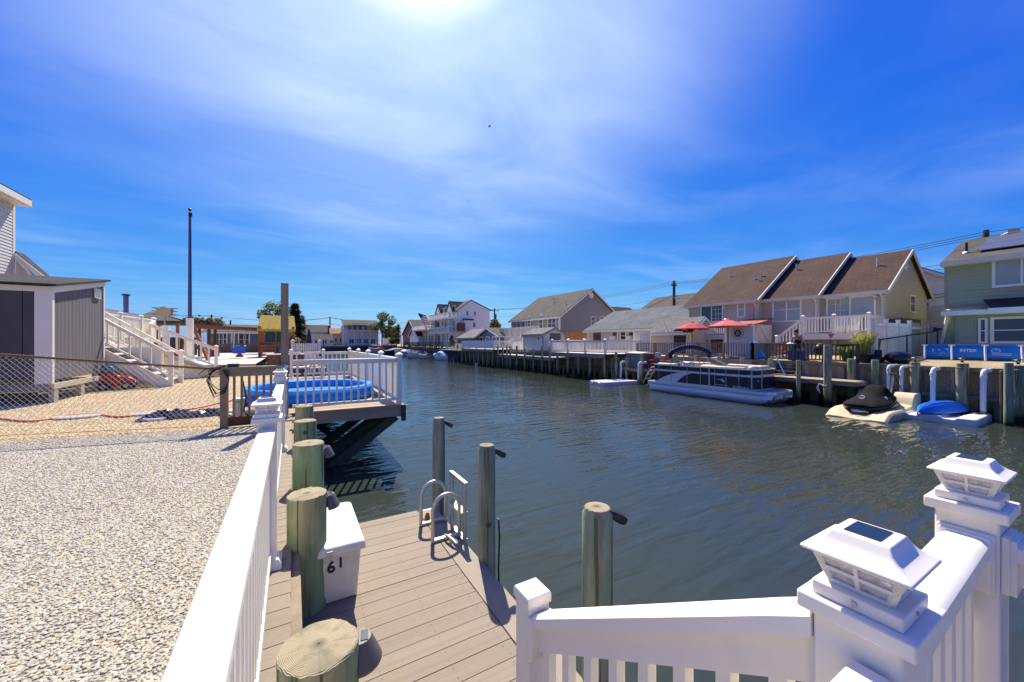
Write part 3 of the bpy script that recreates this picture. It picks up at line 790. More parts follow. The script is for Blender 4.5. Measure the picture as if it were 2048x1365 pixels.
def scatter(name, poly, z, density, rmin, rmax, m, seed):
    """Loose pebbles over a piece of ground: nobody could count them, so geometry nodes."""
    me = bpy.data.meshes.new(name); me.from_pydata([(x, y, z) for x, y in poly], [], [tuple(range(len(poly)))])
    me.materials.append(m)
    o = bpy.data.objects.new(name, me); COL.objects.link(o); o['kind'] = 'stuff'
    ng = bpy.data.node_groups.new(name, 'GeometryNodeTree')
    ng.interface.new_socket('Geometry', in_out='INPUT', socket_type='NodeSocketGeometry')
    ng.interface.new_socket('Geometry', in_out='OUTPUT', socket_type='NodeSocketGeometry')
    N, L = ng.nodes, ng.links
    gi, go = N.new('NodeGroupInput'), N.new('NodeGroupOutput')
    dp = N.new('GeometryNodeDistributePointsOnFaces'); dp.distribute_method = 'RANDOM'
    dp.inputs['Density'].default_value = density; dp.inputs['Seed'].default_value = seed
    ic = N.new('GeometryNodeMeshIcoSphere'); ic.inputs['Radius'].default_value = 1.0; ic.inputs['Subdivisions'].default_value = 2
    sm = N.new('GeometryNodeSetShadeSmooth'); ms = N.new('GeometryNodeSetMaterial'); ms.inputs['Material'].default_value = m
    L.new(ic.outputs[0], sm.inputs[0]); L.new(sm.outputs[0], ms.inputs[0])
    ip = N.new('GeometryNodeInstanceOnPoints'); L.new(dp.outputs['Points'], ip.inputs['Points']); L.new(ms.outputs[0], ip.inputs['Instance'])
    rs = N.new('FunctionNodeRandomValue'); rs.data_type = 'FLOAT_VECTOR'
    rs.inputs[0].default_value = (rmin, rmin * .8, rmin * .38); rs.inputs[1].default_value = (rmax, rmax * .85, rmax * .5)
    rr = N.new('FunctionNodeRandomValue'); rr.data_type = 'FLOAT_VECTOR'
    rr.inputs[0].default_value = (-.28, -.28, 0); rr.inputs[1].default_value = (.28, .28, 6.28); rr.inputs['Seed'].default_value = 3
    L.new(rs.outputs[0], ip.inputs['Scale']); L.new(rr.outputs[0], ip.inputs['Rotation'])
    L.new(gi.outputs[0], dp.inputs['Mesh']); L.new(ip.outputs[0], go.inputs[0])
    md = o.modifiers.new('scatter', 'NODES'); md.node_group = ng
    return o
scatter('gravel', [(-.32, .9), (-.32, 5.0), (-2.9, 5.0), (-2.0, 2.2)], -.066, 6500, .0065, .0125, PEB_W, 1)
scatter('gravel', [(-.32, 5.0), (-.32, 8.5), (-1.1, 8.45), (-4.6, 9.2), (-2.9, 5.0)], -.066, 4600, .007, .0135, PEB_W, 2)
scatter('tan_gravel', [(-1.1, 8.5), (-4.6, 9.25), (-7.2, 14), (-5.2, 19.0), (-2.2, 19.0), (-1.5, 13.4), (-1.35, 10)], -.073, 1000, .010, .019, PEB_T, 3)

# ================================================================== NEAR SIDE
# --- walkway strip beside the bulkhead
t = thing('walkway', 'narrow tan board walkway between the white railing and the piles', 'walkway', (-.16, 4, 0))
random.seed(3)
pm = unit_box('plank', COMPX)
y = -2.0
while y < 9.1:
    piece(pm, 'plank', t, (-.165 + random.uniform(-.003, .003), y + .069, -.0125), None, (.31, .134, .025)); y += .14
MB().box(-.32, -2, -.07, -.012, 9.1, -.028).build('frame', WOODDK, t)
# --- bulkhead under it
t = thing('bulkhead', 'grey timber bulkhead wall below the near walkway', 'bulkhead', (0, 4, WZ))
for z0, z1 in ((-.22, -.03), (-.95, -.78)):
    MB().box(-.012, -2, z0, .045, 30, z1).build('waler', WOODG, t)
mb = MB()
for i in range(110):
    mb.box(-.05, -2 + i * .29, -3.2, -.014 - .006 * (i % 2), -1.715 + i * .29, -.03)
mb.build('sheeting', GREYWOOD, t)

# --- left railing with lamps
t = thing('railing', 'long white vinyl railing running away beside the gravel', 'railing', (-.14, 4, 0))
RX = -.145
railing(t, [(RX, -.05, 0), (RX, 3.0, 0), (RX, 6.1, 0), (RX, 8.75, 0)], .93, VINYL, .107, [0, 1, 1, 1], (.096, .05), .10, .036, .112, cap=False, depth=.0)
for yy in (3.0, 6.1, 8.75):
    c = .08 if yy < 8 else .068
    p_ = [o for o in t.children if o.name.startswith('post')][int((yy + .1) / 3.05) - 1]
    MB().box(RX - .085, yy - .085, .965, RX + .085, yy + .085, .998).build('cap_plate', VINYL, t, bevel=.004) if yy < 8 else MB().lathe((RX, yy, .99), [(.1, 0), (.1, .03), (.07, .05), (.001, .075)], 4).build('cap', VINYL, t)
    MB().lathe((RX, yy, 0), [(.115, 0), (.115, .035), (.092, .06), (.08, .06)], 4).build('skirt', VINYL, t)
    sk = [o for o in t.children if o.name.startswith('skirt') or o.name == 'cap']
for o in [o for o in t.children if o.name.startswith('skirt') or o.name == 'cap']:
    o.data.transform(Matrix.Translation((OFF[t.name][0], OFF[t.name][1], 0)))
    cen = sum((v.co for v in o.data.vertices), Vector()) / len(o.data.vertices)
    o.data.transform(Matrix.Translation(-Vector((cen.x, cen.y, 0)))); o.data.transform(Matrix.Rotation(rad(45), 4, 'Z'))
    o.location = (cen.x - OFF[t.name][0], cen.y - OFF[t.name][1], 0)

def solar_lamp(x, y, z, label, s=1.0, group='solar lamps on the railing posts'):
    t = thing('solar_lamp', label, 'lamp', (x, y, z), group)
    def fr(a, b, c, d, h0, h1, mb):  # frustum from half-size a,b at h0 to c,d at h1
        mb.loft([[(x + sx * u, y + sy * v, z + h) for sx, sy in ((-1, -1), (1, -1), (1, 1), (-1, 1))] for u, v, h in ((a, b, h0), (c, d, h1))])
    b = MB(); b.box(x - .064 * s, y - .064 * s, z, x + .064 * s, y + .064 * s, z + .026)
    b.build('base', LAMPW, t, bevel=.003)
    g = MB(); fr(.040 * s, .040 * s, .059 * s, .059 * s, .027, .083, g); g.build('glass', LGLASS, t)
    f = MB()
    for sx, sy in ((-1, -1), (1, -1), (1, 1), (-1, 1)):
        f.beam((x + sx * .041 * s, y + sy * .041 * s, z + .026), (x + sx * .061 * s, y + sy * .061 * s, z + .085), .009, .009)
    for k in range(4):
        a = rad(90 * k); c_, s_ = math.cos(a), math.sin(a)
        q = lambda u, v, h: (x + c_ * u - s_ * v, y + s_ * u + c_ * v, z + h)
        f.beam(q(.042 * s, 0, .026), q(.062 * s, 0, .085), .006, .006)
        f.beam(q(.052 * s, -.05 * s, .055), q(.052 * s, .05 * s, .055), .006, .006)
        f.beam(q(.043 * s, -.042 * s, .030), q(.043 * s, .042 * s, .030), .008, .007)
        f.beam(q(.060 * s, -.060 * s, .081), q(.060 * s, .060 * s, .081), .008, .008)
    f.build('frame', LAMPW, t)
    r = MB(); pr = [(.078, .084), (.078, .090), (.066, .0965), (.057, .104), (.049, .114), (.044, .124), (.040, .127)]
    r.loft([[(x + sx * w * s, y + sy * w * s * (1 if w > .06 else .96), z + h) for sx, sy in ((-1, -1), (1, -1), (1, 1), (-1, 1))] for w, h in pr])
    ro = r.build('roof', LAMPW, t, bevel=.0025)
    MB().box(x - .032 * s, y - .026 * s, z + .1265, x + .032 * s, y + .026 * s, z + .1285).build('solar_panel', PANEL, ro)
    for sx in (-1, 1):
        MB().cyl((x + sx * .064 * s, y, z + .013), (x + sx * .067 * s, y, z + .013), .005, n=8).build('screw', STEEL, t)
    for sy in (-1, 1):
        MB().cyl((x, y + sy * .064 * s, z + .013), (x, y + sy * .067 * s, z + .013), .004, n=8).build('screw', STEEL, t)
    return t
solar_lamp(RX, 3.0, .998, 'white solar lamp on the nearer post of the railing beside the gravel', 1.12)
solar_lamp(RX, 6.1, .998, 'smaller looking white solar lamp on the farther post of the gravel railing', 1.12)

# --- piles along the bulkhead, each with its own top
PG = 'round piles along the near bulkhead'
P1 = (.085, 1.60, .14); P2 = (.095, 3.25, .135)
pile(P1[0], P1[1], P1[2], .36, -2.0, 'thick green pile in the foreground with a ringed cut top', PILEG, PG)
pile(P2[0], P2[1], P2[2], .36, -2.0, 'green pile standing in front of the white dock box', PILEG, PG)
pile(.145, 4.5, .15, .44, -2.0, 'green pile with an orange brown top beyond the dock box', PILEG, PG)
pile(.155, 6.2, .145, .37, -2.0, 'green pile with a pale top, before the last near pile', PILEG, PG)
pile(.18, 7.7, .145, .37, -2.0, 'last green pile beside the neighbouring wooden platform', PILEG, PG)

def dock_light(x, y, z, ang, label, s=1.0, group='solar lights on the piles'):
    """Half-round wedge light fixed to the side of a pile: sloping hood, flat back, small cell on top."""
    t = thing('dock_light', label, 'light', (0, 0, 0), group); n = 10
    def ring(r, zz): return [(0.0, -r, zz)] + [(r * math.sin(math.pi * k / n), -r * math.cos(math.pi * k / n), zz) for k in range(1, n)] + [(0.0, r, zz)]
    MB().loft([ring(.085 * s, -.055 * s), ring(.088 * s, -.045 * s), ring(.05 * s, .04 * s), ring(.046 * s, .045 * s)]).build('hood', LAMPG, t, smooth=True)
    MB().box(.006 * s, -.028 * s, .0455 * s, .034 * s, .028 * s, .048 * s).build('solar_panel', PANEL, t)
    MB().box(-.012 * s, -.03 * s, -.05 * s, .0, .03 * s, .03 * s).build('bracket', LAMPG, t)
    t.location = (x, y, z); t.rotation_euler = (0, 0, ang); return t
dock_light(.085 + .145, 1.62, .27, rad(-10), 'grey brown solar light on the side of the foreground pile')
dock_light(.095 + .14, 3.27, .27, rad(0), 'grey solar light on the pile before the dock box')
dock_light(.145 + .155, 4.52, .33, rad(0), 'pale solar light on the orange topped pile', 1.05)

# --- lower dock
t = thing('dock', 'low composite board dock with a mitred border board', 'dock', (.7, 2.5, -.5))
random.seed(5)
y = -1.0; pm = unit_box('plank', COMPX)
while y < 4.40:
    piece(pm, 'plank', t, (.645 + random.uniform(-.002, .002), y + .0675, -.5125 + random.uniform(-.0012, .0012)), None, (1.25, .1345, .025)); y += .14
mb = MB(); rnd = random.Random(21); y = -1.0
while y < 4.40:
    for x_ in (.08, .45, .85, 1.20):
        for d in (.03, .105):
            c = (x_ + rnd.uniform(-.008, .008), y + d, -.4985); mb.add([(c[0] + .0042 * math.cos(a), c[1] + .0042 * math.sin(a), c[2]) for a in [math.pi * k / 3 for k in range(6)]], [tuple(range(6))])
    y += .14
mb.build('screw_heads', mat('dark_screw', (.06, .05, .04), .6, .1), t, kind='stuff', fix=False)
MB().box(1.278, -1, -.525, 1.46, 4.40, -.4985).build('border_board', COMPY, t, bevel=.004)
MB().box(.02, -1, -.66, 1.44, 4.385, -.53).build('frame', WOODDK, t)
MB().box(1.461, -1, -.70, 1.49, 4.40, -.505).build('fascia', COMPY, t)
MB().box(1.30, 4.402, -.60, 1.49, 4.43, -.497).build('corner_guard', VINYL, t)
MB().box(.02, 4.402, -.66, 1.298, 4.428, -.505).build('fascia', COMPX, t)

# --- dock box with its number
t = thing('dock_box', 'white fibreglass dock box marked 61 behind the green pile', 'box', (.24, 3.55, -.5))
mb = MB()
mb.loft([[(.03, 3.20, -.498), (.44, 3.20, -.498), (.44, 3.92, -.498), (.03, 3.92, -.498)], [(.01, 3.165, -.10), (.465, 3.165, -.10), (.465, 3.94, -.10), (.01, 3.94, -.10)]])
mb.build('body', BOXW, t, bevel=.012)
mb = MB(); mb.loft([[(.10, 3.186, -.44), (.38, 3.186, -.44), (.39, 3.168, -.17), (.09, 3.168, -.17)], [(.13, 3.182, -.41), (.35, 3.182, -.41), (.36, 3.165, -.20), (.12, 3.165, -.20)]]); mb.build('panel_moulding', BOXW, t)
mb = MB()
mb.loft([[(-.015, 3.13, -.115), (.495, 3.13, -.115), (.495, 3.975, -.115), (-.015, 3.975, -.115)], [(-.01, 3.135, -.055), (.49, 3.135, -.055), (.49, 3.97, -.055), (-.01, 3.97, -.055)],
         [(.03, 3.19, -.028), (.45, 3.19, -.028), (.45, 3.92, -.028), (.03, 3.92, -.028)]])
mb.build('lid', BOXW, t, bevel=.012)
MB().box(.22, 3.122, -.13, .26, 3.131, -.07).build('latch', STEEL, t)
text('number', '6', .115, (.252, 3.160, -.245), (rad(87), 0, 0), INK, t)
text('number', '1', .105, (.318, 3.161, -.225), (rad(87), 0, 0), INK, t)

# --- dock-edge piles
G2 = 'slim piles along the dock edge'
pile(1.565, 4.52, .077, .52, -2.2, 'slim grey green pile behind the dock ladder', PILET, G2, round_top=True)
pile(1.560, 3.17, .080, .50, -2.2, 'slim grey green pile at the middle of the dock edge', PILET, G2, round_top=True)
pile(1.565, 1.70, .089, .475, -2.2, 'slim knotted pile beyond the sloping stair rail', PILET, G2, round_top=True)
def spot_light(x, y, z, label, s=1.0):
    t = thing('dock_light', label, 'light', (x, y, z), 'solar lights on the piles')
    a = Vector((.80, -.36, -.50)).normalized(); b = Vector((.4, .9, 0)).normalized(); c = a.cross(b).normalized()
    O = Vector((x, y, z))
    def ring(d, w, h): return [O + a * d + b * (w * u) + c * (h * v) for u, v in ((-1, -.6), (-.8, -1), (.8, -1), (1, -.6), (1, .6), (.8, 1), (-.8, 1), (-1, .6))]
    MB().loft([ring(-.03 * s, .024 * s, .014 * s), ring(.0, .034 * s, .022 * s), ring(.07 * s, .037 * s, .024 * s), ring(.085 * s, .030 * s, .019 * s)]).build('housing', BLACKP, t, smooth=True)
    MB().beam(O + a * .015 * s - c * .026 * s, O + a * .062 * s - c * .026 * s, .05 * s, .003).build('solar_panel', PANEL, t)
    MB().box(x - .05 * s, y - .012, z - .02, x - .005, y + .012, z + .02).build('bracket', BLACKP, t)
spot_light(1.66, 4.50, .49, 'black solar light on the slim pile behind the ladder')
spot_light(1.66, 3.15, .47, 'black solar light on the middle dock edge pile')
spot_light(1.672, 1.68, .455, 'black solar light on the knotted pile by the stair rail')
t = thing('mooring_line', 'thin dark mooring line hanging down the middle pile', 'rope', (1.64, 3.12, -.5))
MB().tube([(1.625, 3.06, -.13), (1.645, 3.08, -.3), (1.64, 3.09, -.6), (1.65, 3.08, -.95)], .008, 6).build('line', NAVYC, t)
MB().tube([(1.628, 3.062, -.128), (1.61, 3.07, -.118), (1.60, 3.09, -.128)], .007, 6).build('hook', STEEL, t)

# --- dock ladder
t = thing('dock_ladder', 'aluminium dock ladder with two hooped handles', 'ladder', (1.35, 3.87, -.5))
for yy in (4.06, 3.66):
    pts = [(1.205, yy, -.498), (1.205, yy, -.20)] + [(1.345 - .14 * math.cos(a), yy, -.20 + .155 * math.sin(a)) for a in [rad(k * 15) for k in range(1, 12)]] + [(1.485, yy, -.20), (1.485, yy, -.52)]
    MB().tube(pts, .019, 12).build('handle', ALU, t, smooth=True)
    MB().box(1.20, yy - .022, -.497, 1.50, yy + .022, -.470).build('foot_plate', ALU, t)
    for k in range(4):
        MB().cyl((1.25 + .07 * k, yy, -.470), (1.25 + .07 * k, yy, -.466), .008, n=8).build('bolt', STEEL, t)
for yy in (3.98, 3.62):
    MB().box(1.512, yy - .018, -1.5, 1.548, yy + .018, .04).build('side_rail', ALU, t, bevel=.004)
MB().beam((1.53, 4.02, .045), (1.53, 3.58, .045), .045, .03).build('top_bar', ALU, t, bevel=.004)
for z in (-.28, -.56, -.84, -1.12):
    MB().box(1.49, 3.64, z - .015, 1.57, 3.96, z + .015).build('step', ALU, t)
t = thing('cleat', 'grey mooring cleat on the border board by the ladder', 'cleat', (1.36, 3.55, -.49))
MB().tube([(1.33, 3.66, -.45), (1.34, 3.60, -.443), (1.36, 3.50, -.443), (1.37, 3.44, -.455)], [.01, .017, .017, .009], 8).build('horn', ALU, t, smooth=True)
for d in (-.025, .025): MB().cyl((1.35 + d * .2, 3.55 + d, -.499), (1.35 + d * .2, 3.55 + d, -.445), .010, n=8).build('foot', ALU, t)
t = thing('reflector', 'small orange plastic reflector on the dock by the ladder', 'reflector', (1.29, 4.12, -.49))
MB().loft([[(1.26, 4.10, -.498), (1.33, 4.10, -.498), (1.33, 4.16, -.498), (1.26, 4.16, -.498)], [(1.285, 4.115, -.40), (1.315, 4.115, -.40), (1.315, 4.145, -.40), (1.285, 4.145, -.40)]]).build('body', mat('orange_plastic', (.5, .14, .04), .4, .1), t, bevel=.01)

# --- landing platform and its railing on the right
t = thing('landing', 'raised board landing that carries the white right hand railing', 'platform', (1.0, -.6, 0))
pm = unit_box('plank', COMPX); y = -2.0
while y < .33:
    piece(pm, 'plank', t, (1.0, y + .0675, -.0125), None, (1.95, .1345, .025)); y += .14
MB().box(.05, -2, -.25, 1.95, .38, -.03).build('frame', WOODG, t)
for x_, y_ in ((.2, .2), (1.8, .2), (1.8, -1.8)): MB().box(x_ - .07, y_ - .07, -2.4, x_ + .07, y_ + .07, -.25).build('post', WOODG, t)

AX, AY, BX, BY = .934, .282, 1.80, .305
t = thing('railing', 'white vinyl corner railing at right with square lamp posts', 'railing', (1.35, .3, 0))
def cap_post(t, x, y, w=.127, zt=.978):
    o = MB().box(x - w / 2, y - w / 2, -.25, x + w / 2, y + w / 2, zt).build('post', VINYL, t, bevel=.005)
    MB().box(x - .083, y - .083, zt, x + .083, y + .083, zt + .032).build('cap_plate', VINYL, o, bevel=.004)
    return o
cap_post(t, AX, AY); cap_post(t, BX, BY)
def t_rail(t, p, q, zt, w=.096):
    p, q = Vector(p), Vector(q); d = (q - p).normalized(); sd = d.cross(Vector((0, 0, 1))).normalized()
    pr = [(-.5, -.052), (-.5, -.014), (-.36, -.002), (-.2, 0), (.2, 0), (.36, -.002), (.5, -.014), (.5, -.052), (.28, -.060), (.28, -.125), (-.28, -.125), (-.28, -.060)]
    MB().loft([[e + sd * (u * w) + Vector((0, 0, zt + v)) for u, v in pr] for e in (p, q)]).build('top_rail', VINYL, t, smooth=True)
def bracket(t, p, d, zt, w=.112):
    p, d = Vector(p), Vector(d); sd = d.cross(Vector((0, 0, 1))).normalized()
    for a, ww, zz in ((.0, w, 0.012), (.012, w * .9, .006)):
        MB().loft([[p + d * e + sd * (u * ww) + Vector((0, 0, zt + v)) for u, v in ((-.5, -.15), (.5, -.15), (.5, zz), (-.5, zz))] for e in (a, a + .016)]).build('bracket', VINYL, t, bevel=.003)
t_rail(t, (AX + .065, AY, 0), (BX - .065, BY, 0), .925)
bracket(t, (AX + .064, AY, 0), (1, 0, 0), .925); bracket(t, (BX - .064, BY, 0), (-1, 0, 0), .925)
MB().box(AX + .06, AY - .02, .08, BX - .06, AY + .03, .13).build('bottom_rail', VINYL, t)
ub = unit_box('baluster', VINYL)
for k in range(1, 8):
    piece(ub, 'baluster', t, (AX + (BX - AX) * k / 8, AY + (BY - AY) * k / 8, .46), None, (.036, .036, .70))
t_rail(t, (BX, BY - .065, 0), (BX, BY - 2.2, 0), .925)
bracket(t, (BX, BY - .064, 0), (0, -1, 0), .925)
MB().box(BX - .025, BY - 2.2, .08, BX + .025, BY - .06, .13).build('bottom_rail', VINYL, t)
for k in range(1, 17): piece(ub, 'baluster', t, (BX, BY - .06 - k * .125, .46), None, (.036, .036, .70))
# short white gate rail just this side of the near post
MB().box(.40, .228, .868, .862, .283, .928).build('gate_rail', VINYL, t, bevel=.004)
MB().box(.40, .238, .10, .862, .273, .15).build('gate_rail', VINYL, t)
for k in range(4): piece(ub, 'baluster', t, (.46 + k * .115, .255, .51), None, (.034, .034, .72))
solar_lamp(AX - .003, AY, 1.010, 'large white solar lamp on the nearest right hand post', 1.0)
solar_lamp(BX, BY, 1.010, 'white solar lamp on the farther right hand corner post', 1.0)

# stair rail down to the dock
CXp, CYp = .885, 1.36
t = thing('stair_railing', 'white sloping stair railing with a pointed cap post', 'railing', (.9, .85, -.5))
o = MB().box(CXp - .052, CYp - .052, -.5, CXp + .052, CYp + .052, .415).build('post', VINYL, t, bevel=.005)
mb = MB(); c = .058
mb.loft([[(CXp + sx * u, CYp + sy * u, .40 + h) for sx, sy in ((-1, -1), (1, -1), (1, 1), (-1, 1))] for u, h in ((c, 0), (c, .035), (c - .004, .042), (.001, .068))])
mb.build('cap', VINYL, o, bevel=.002)
# the sloped rail, level again for the last hand's breadth before the lamp post
P = [(AX - .02, AY + .066), (AX - .022, AY + .15), (CXp, CYp - .055)]
Zr = [.975, .925, .375]
pr = [(-.5, -.058), (-.5, -.016), (-.34, -.002), (.34, -.002), (.5, -.016), (.5, -.058)]
mb = MB()
def rr(i, scale=1): return [(P[i][0] + u * .092, P[i][1], Zr[i] + v) for u, v in pr]
mb.loft([rr(0), rr(1), rr(2)]); mb.build('top_rail', VINYL, t, smooth=True)
mb = MB(); mb.loft([[(P[i][0] + u * .05, P[i][1], Zr[i] - .06 + v) for u, v in ((-.5, -.095), (.5, -.095), (.5, 0), (-.5, 0))] for i in range(3)]); mb.build('rail_web', VINYL, t)
mb = MB(); mb.loft([[(P[i][0] + u * .05, P[i][1], (Zr[i] - .72) + v) for u, v in ((-.5, -.05), (.5, -.05), (.5, 0), (-.5, 0))] for i in (0, 2)]); mb.build('bottom_rail', VINYL, t)
for k in range(8):
    f = (k + .6) / 8.2; yy = P[0][1] + (P[2][1] - P[0][1]) * f; zz = Zr[1] + (Zr[2] - Zr[1]) * max(0, (yy - P[1][1]) / (P[2][1] - P[1][1]))
    piece(ub, 'baluster', t, (P[0][0] + (P[2][0] - P[0][0]) * f, yy, zz - .43), None, (.036, .036, .62))
MB().box(CXp - .058, CYp - .075, .20, CXp + .058, CYp - .05, .37).build('bracket', VINYL, t, bevel=.004)
# the stair itself, out of sight below the rail
t = thing('stair', 'tan board stair from the landing down to the dock', 'stair', (.5, .8, -.5))
for k in range(3):
    MB().box(.10, .40 + k * .28, -.15 - k * .13, .86, .67 + k * .28, -.12 - k * .13).build('tread', COMPX, t)
MB().box(.10, .39, -.5, .14, 1.2, -.36).build('stringer', WOODG, t)

# ================================================================== LEFT: THE NEIGHBOUR'S YARD
# --- brown wooden gate section with coiled cable
t = thing('wooden_gate', 'weathered brown wooden gate section closing the gravel yard', 'gate', (-.65, 8.65, -.07))
MB().box(-1.14, 8.58, -.07, -1.02, 8.70, 1.0).build('post', WOODZ, t, bevel=.006)
MB().box(-.30, 8.59, -.07, -.21, 8.68, .98).build('post', WOODZ, t, bevel=.006)
MB().box(-1.16, 8.55, 1.0, -.14, 8.73, 1.04).build('top_board', WOODX, t, bevel=.005)
MB().box(-1.02, 8.60, .86, -.21, 8.64, .998).build('rail', WOODX, t); MB().box(-1.02, 8.60, -.05, -.30, 8.645, .12).build('rail', mat('red_brown_board', (.13, .055, .025), .85, .3, 6, (.2, 2, 2)), t)
ub = unit_box('slat', WOODZ)
for k in range(7): piece(ub, 'slat', t, (-.935 + k * .115, 8.66, .48), None, (.040, .035, .84))
t = thing('tall_post', 'tall square brown wooden post at the end of the gate', 'post', (-.13, 8.80, -.07))
MB().box(-.20, 8.74, -.07, -.07, 8.86, 2.66).build('shaft', WOODZ, t, bevel=.006)
t = thing('junction_box', 'small black box with cables lying on the wooden gate', 'electrical box', (-.98, 8.64, 1.04))
MB().box(-1.03, 8.58, 1.041, -.86, 8.70, 1.095).build('case', BLACKP, t, bevel=.008)
random.seed(9)
for k in range(5):
    a = random.uniform(-.04, .04)
    MB().tube([(-1.03, 8.60, 1.06), (-1.14, 8.54, 1.05 + a), (-1.26 - a, 8.53, .98), (-1.28 + a, 8.52, .78 - a), (-1.18 + a, 8.53, .58 + a * 2), (-1.06, 8.54, .62 + a), (-1.0, 8.55, .80), (-1.05 + a, 8.54, .99)], .007, 5).build('cable', WIRE, t, smooth=True)
MB().tube([(-1.05, 8.60, 1.05), (-1.3, 8.5, 1.03), (-1.43, 8.5, .93), (-1.35, 8.5, .88), (-1.2, 8.52, .98)], .007, 5).build('cable', WIRE, t)

# --- chain-link fence
t = thing('chain_link_fence', 'rusty topped chain link fence in front of the grey shed', 'fence', (-3.5, 9.2, -.07))
F0, F1 = Vector((-1.15, 8.62, 0)), Vector((-8.6, 10.75, 0))
fd = (F1 - F0); FL = Vector((fd.x, fd.y, 0)).length; fd = fd / FL
ft = lambda s: 1.00 + .095 * s      # top height along the fence
fb = lambda s: -.05
mb = MB(); mb.tube([F0 + fd * s + Vector((0, 0, ft(s))) for s in [FL * k / 12 for k in range(13)]], .019, 8); mb.build('top_rail', RUST, t, smooth=True)
mb = MB(); mb.tube([F0 + fd * s + Vector((0, 0, fb(s) + .03)) for s in [FL * k / 12 for k in range(13)]], .004, 5); mb.build('tension_wire', RUST, t)
mb = MB(); pit = .088; nrm = Vector((-fd.y, fd.x, 0))
def wire(p, q, r=.0027):
    p, q = Vector(p), Vector(q); d = (q - p).normalized(); a = nrm; b = d.cross(a).normalized()
    o = len(mb.v)
    for e in (p, q):
        for k in range(3):
            an = 2 * math.pi * k / 3; mb.v.append(tuple(e + a * r * math.cos(an) + b * r * math.sin(an)))
    for k in range(3): mb.f.append((o + k, o + (k + 1) % 3, o + 3 + (k + 1) % 3, o + 3 + k))
n = int(FL / pit)
for k in range(-22, n + 22):
    for sgn in (1, -1):
        s0 = k * pit
        # clip the diagonal between bottom and top
        pts = []
        for (s, z) in ((s0, -.05),):
            top_s = s0
            h = (1.0 + .095 * s0 + .05) / (1 - sgn * .095 * 1.02)
            a = (s0, -.05); b_ = (s0 + sgn * h * 1.02, -.05 + h)
        sa, sb = a[0], b_[0]
        lo, hi = 0.0, 1.0
        dsx = sb - sa
        if abs(dsx) > 1e-6:
            u0, u1 = (0 - sa) / dsx, (FL - sa) / dsx
            lo = max(lo, min(u0, u1)); hi = min(hi, max(u0, u1))
        if hi - lo < .02: continue
        A = F0 + fd * (sa + dsx * lo) + Vector((0, 0, a[1] + (b_[1] - a[1]) * lo)) + nrm * (.003 * sgn)
        B = F0 + fd * (sa + dsx * hi) + Vector((0, 0, a[1] + (b_[1] - a[1]) * hi)) + nrm * (.003 * sgn)
        wire(A, B)
mb.build('wire_mesh', STEEL, t, kind='stuff', fix=False)
mb = MB()
for k in range(n):   # twisted wire ends looped over the rail
    s = k * pit + .02; z = ft(s); c = F0 + fd * s
    mb.tube([c + nrm * -.024 + Vector((0, 0, z - .05)), c + nrm * -.022 + Vector((0, 0, z + .012)), c + fd * .03 + Vector((0, 0, z + .026)), c + fd * .05 + nrm * -.022 + Vector((0, 0, z - .03))], .0035, 4)
mb.build('wire_ties', mat('tan_wire', (.34, .24, .13), .7, .2), t, kind='stuff')
for s in (3.2, 6.2):
    MB().cyl(F0 + fd * s + Vector((0, 0, -.07)) + nrm * .03, F0 + fd * s + Vector((0, 0, ft(s) + .02)) + nrm * .03, .022, n=10).build('post', STEEL, t)

# --- things lying on the tan gravel
t = thing('garden_hose', 'long orange red hose lying across the tan gravel', 'hose', (-3, 10.5, -.05))
ctrl = [(-5.1, 11.78, -0.05), (-4.43, 11.11, -0.05), (-4.2, 11.37, -0.05), (-4.07, 11.6, -0.05), (-3.66, 11.5, -0.05), (-3.18, 10.91, -0.05), (-2.91, 10.87, -0.05), (-2.7, 11.14, -0.05), (-2.29, 11.19, -0.05), (-1.9, 11.49, -0.05), (-1.62, 12.11, -0.05), (-1.34, 12.52, -0.05)]
pts = []
for i in range(len(ctrl) - 1):
    p0, p1, p2, p3 = [Vector(ctrl[max(0, min(len(ctrl) - 1, i + d))]) for d in (-1, 0, 1, 2)]
    for k in range(5):
        u = k / 5; pts.append(.5 * ((2 * p1) + (-p0 + p2) * u + (2 * p0 - 5 * p1 + 4 * p2 - p3) * u * u + (-p0 + 3 * p1 - 3 * p2 + p3) * u ** 3))
first = pts[0]; pts = [first + Vector((-4, .4, 0)), first + Vector((-2, .1, 0))] + pts
MB().tube(pts, .020, 8).build('hose', mat('orange_red_hose', (.62, .13, .05), .5, .1), t, smooth=True)
for i, (a, b, lab) in enumerate(((155, 836, 'round concrete paver half sunk under the orange hose'), (300, 829, 'second half sunk paver beside the black sheeting'), (355, 755, 'pale paver at the foot of the white ramp'))):
    p = (-3.85, 11.29, -0.07) if i == 0 else ((-2.68, 11.05, -0.07) if i == 1 else (-4.51, 21.62, -0.07))
    mb = MB(); rnd = random.Random(i); mb.loft([[(p[0] + .36 * math.cos(a_) * k, p[1] + .22 * math.sin(a_) * k, p[2] + z) for a_ in [2 * math.pi * j / 16 for j in range(16)]] for k, z in ((1, 0), (1, .025), (.92, .04))])
    tag(mb.build('paver', CONC, None, loc=p), lab, 'paver', 'pavers set in the tan gravel')
t = thing('plastic_sheeting', 'crumpled black plastic sheeting behind the wire fence', 'sheeting', (-1.89, 10.22, -0.07))
c = Vector((-1.88, 10.15, -0.07)); rnd = random.Random(4)
mb = MB(); nx, ny = 46, 12; vs = []; fs = []
from mathutils import noise as mno
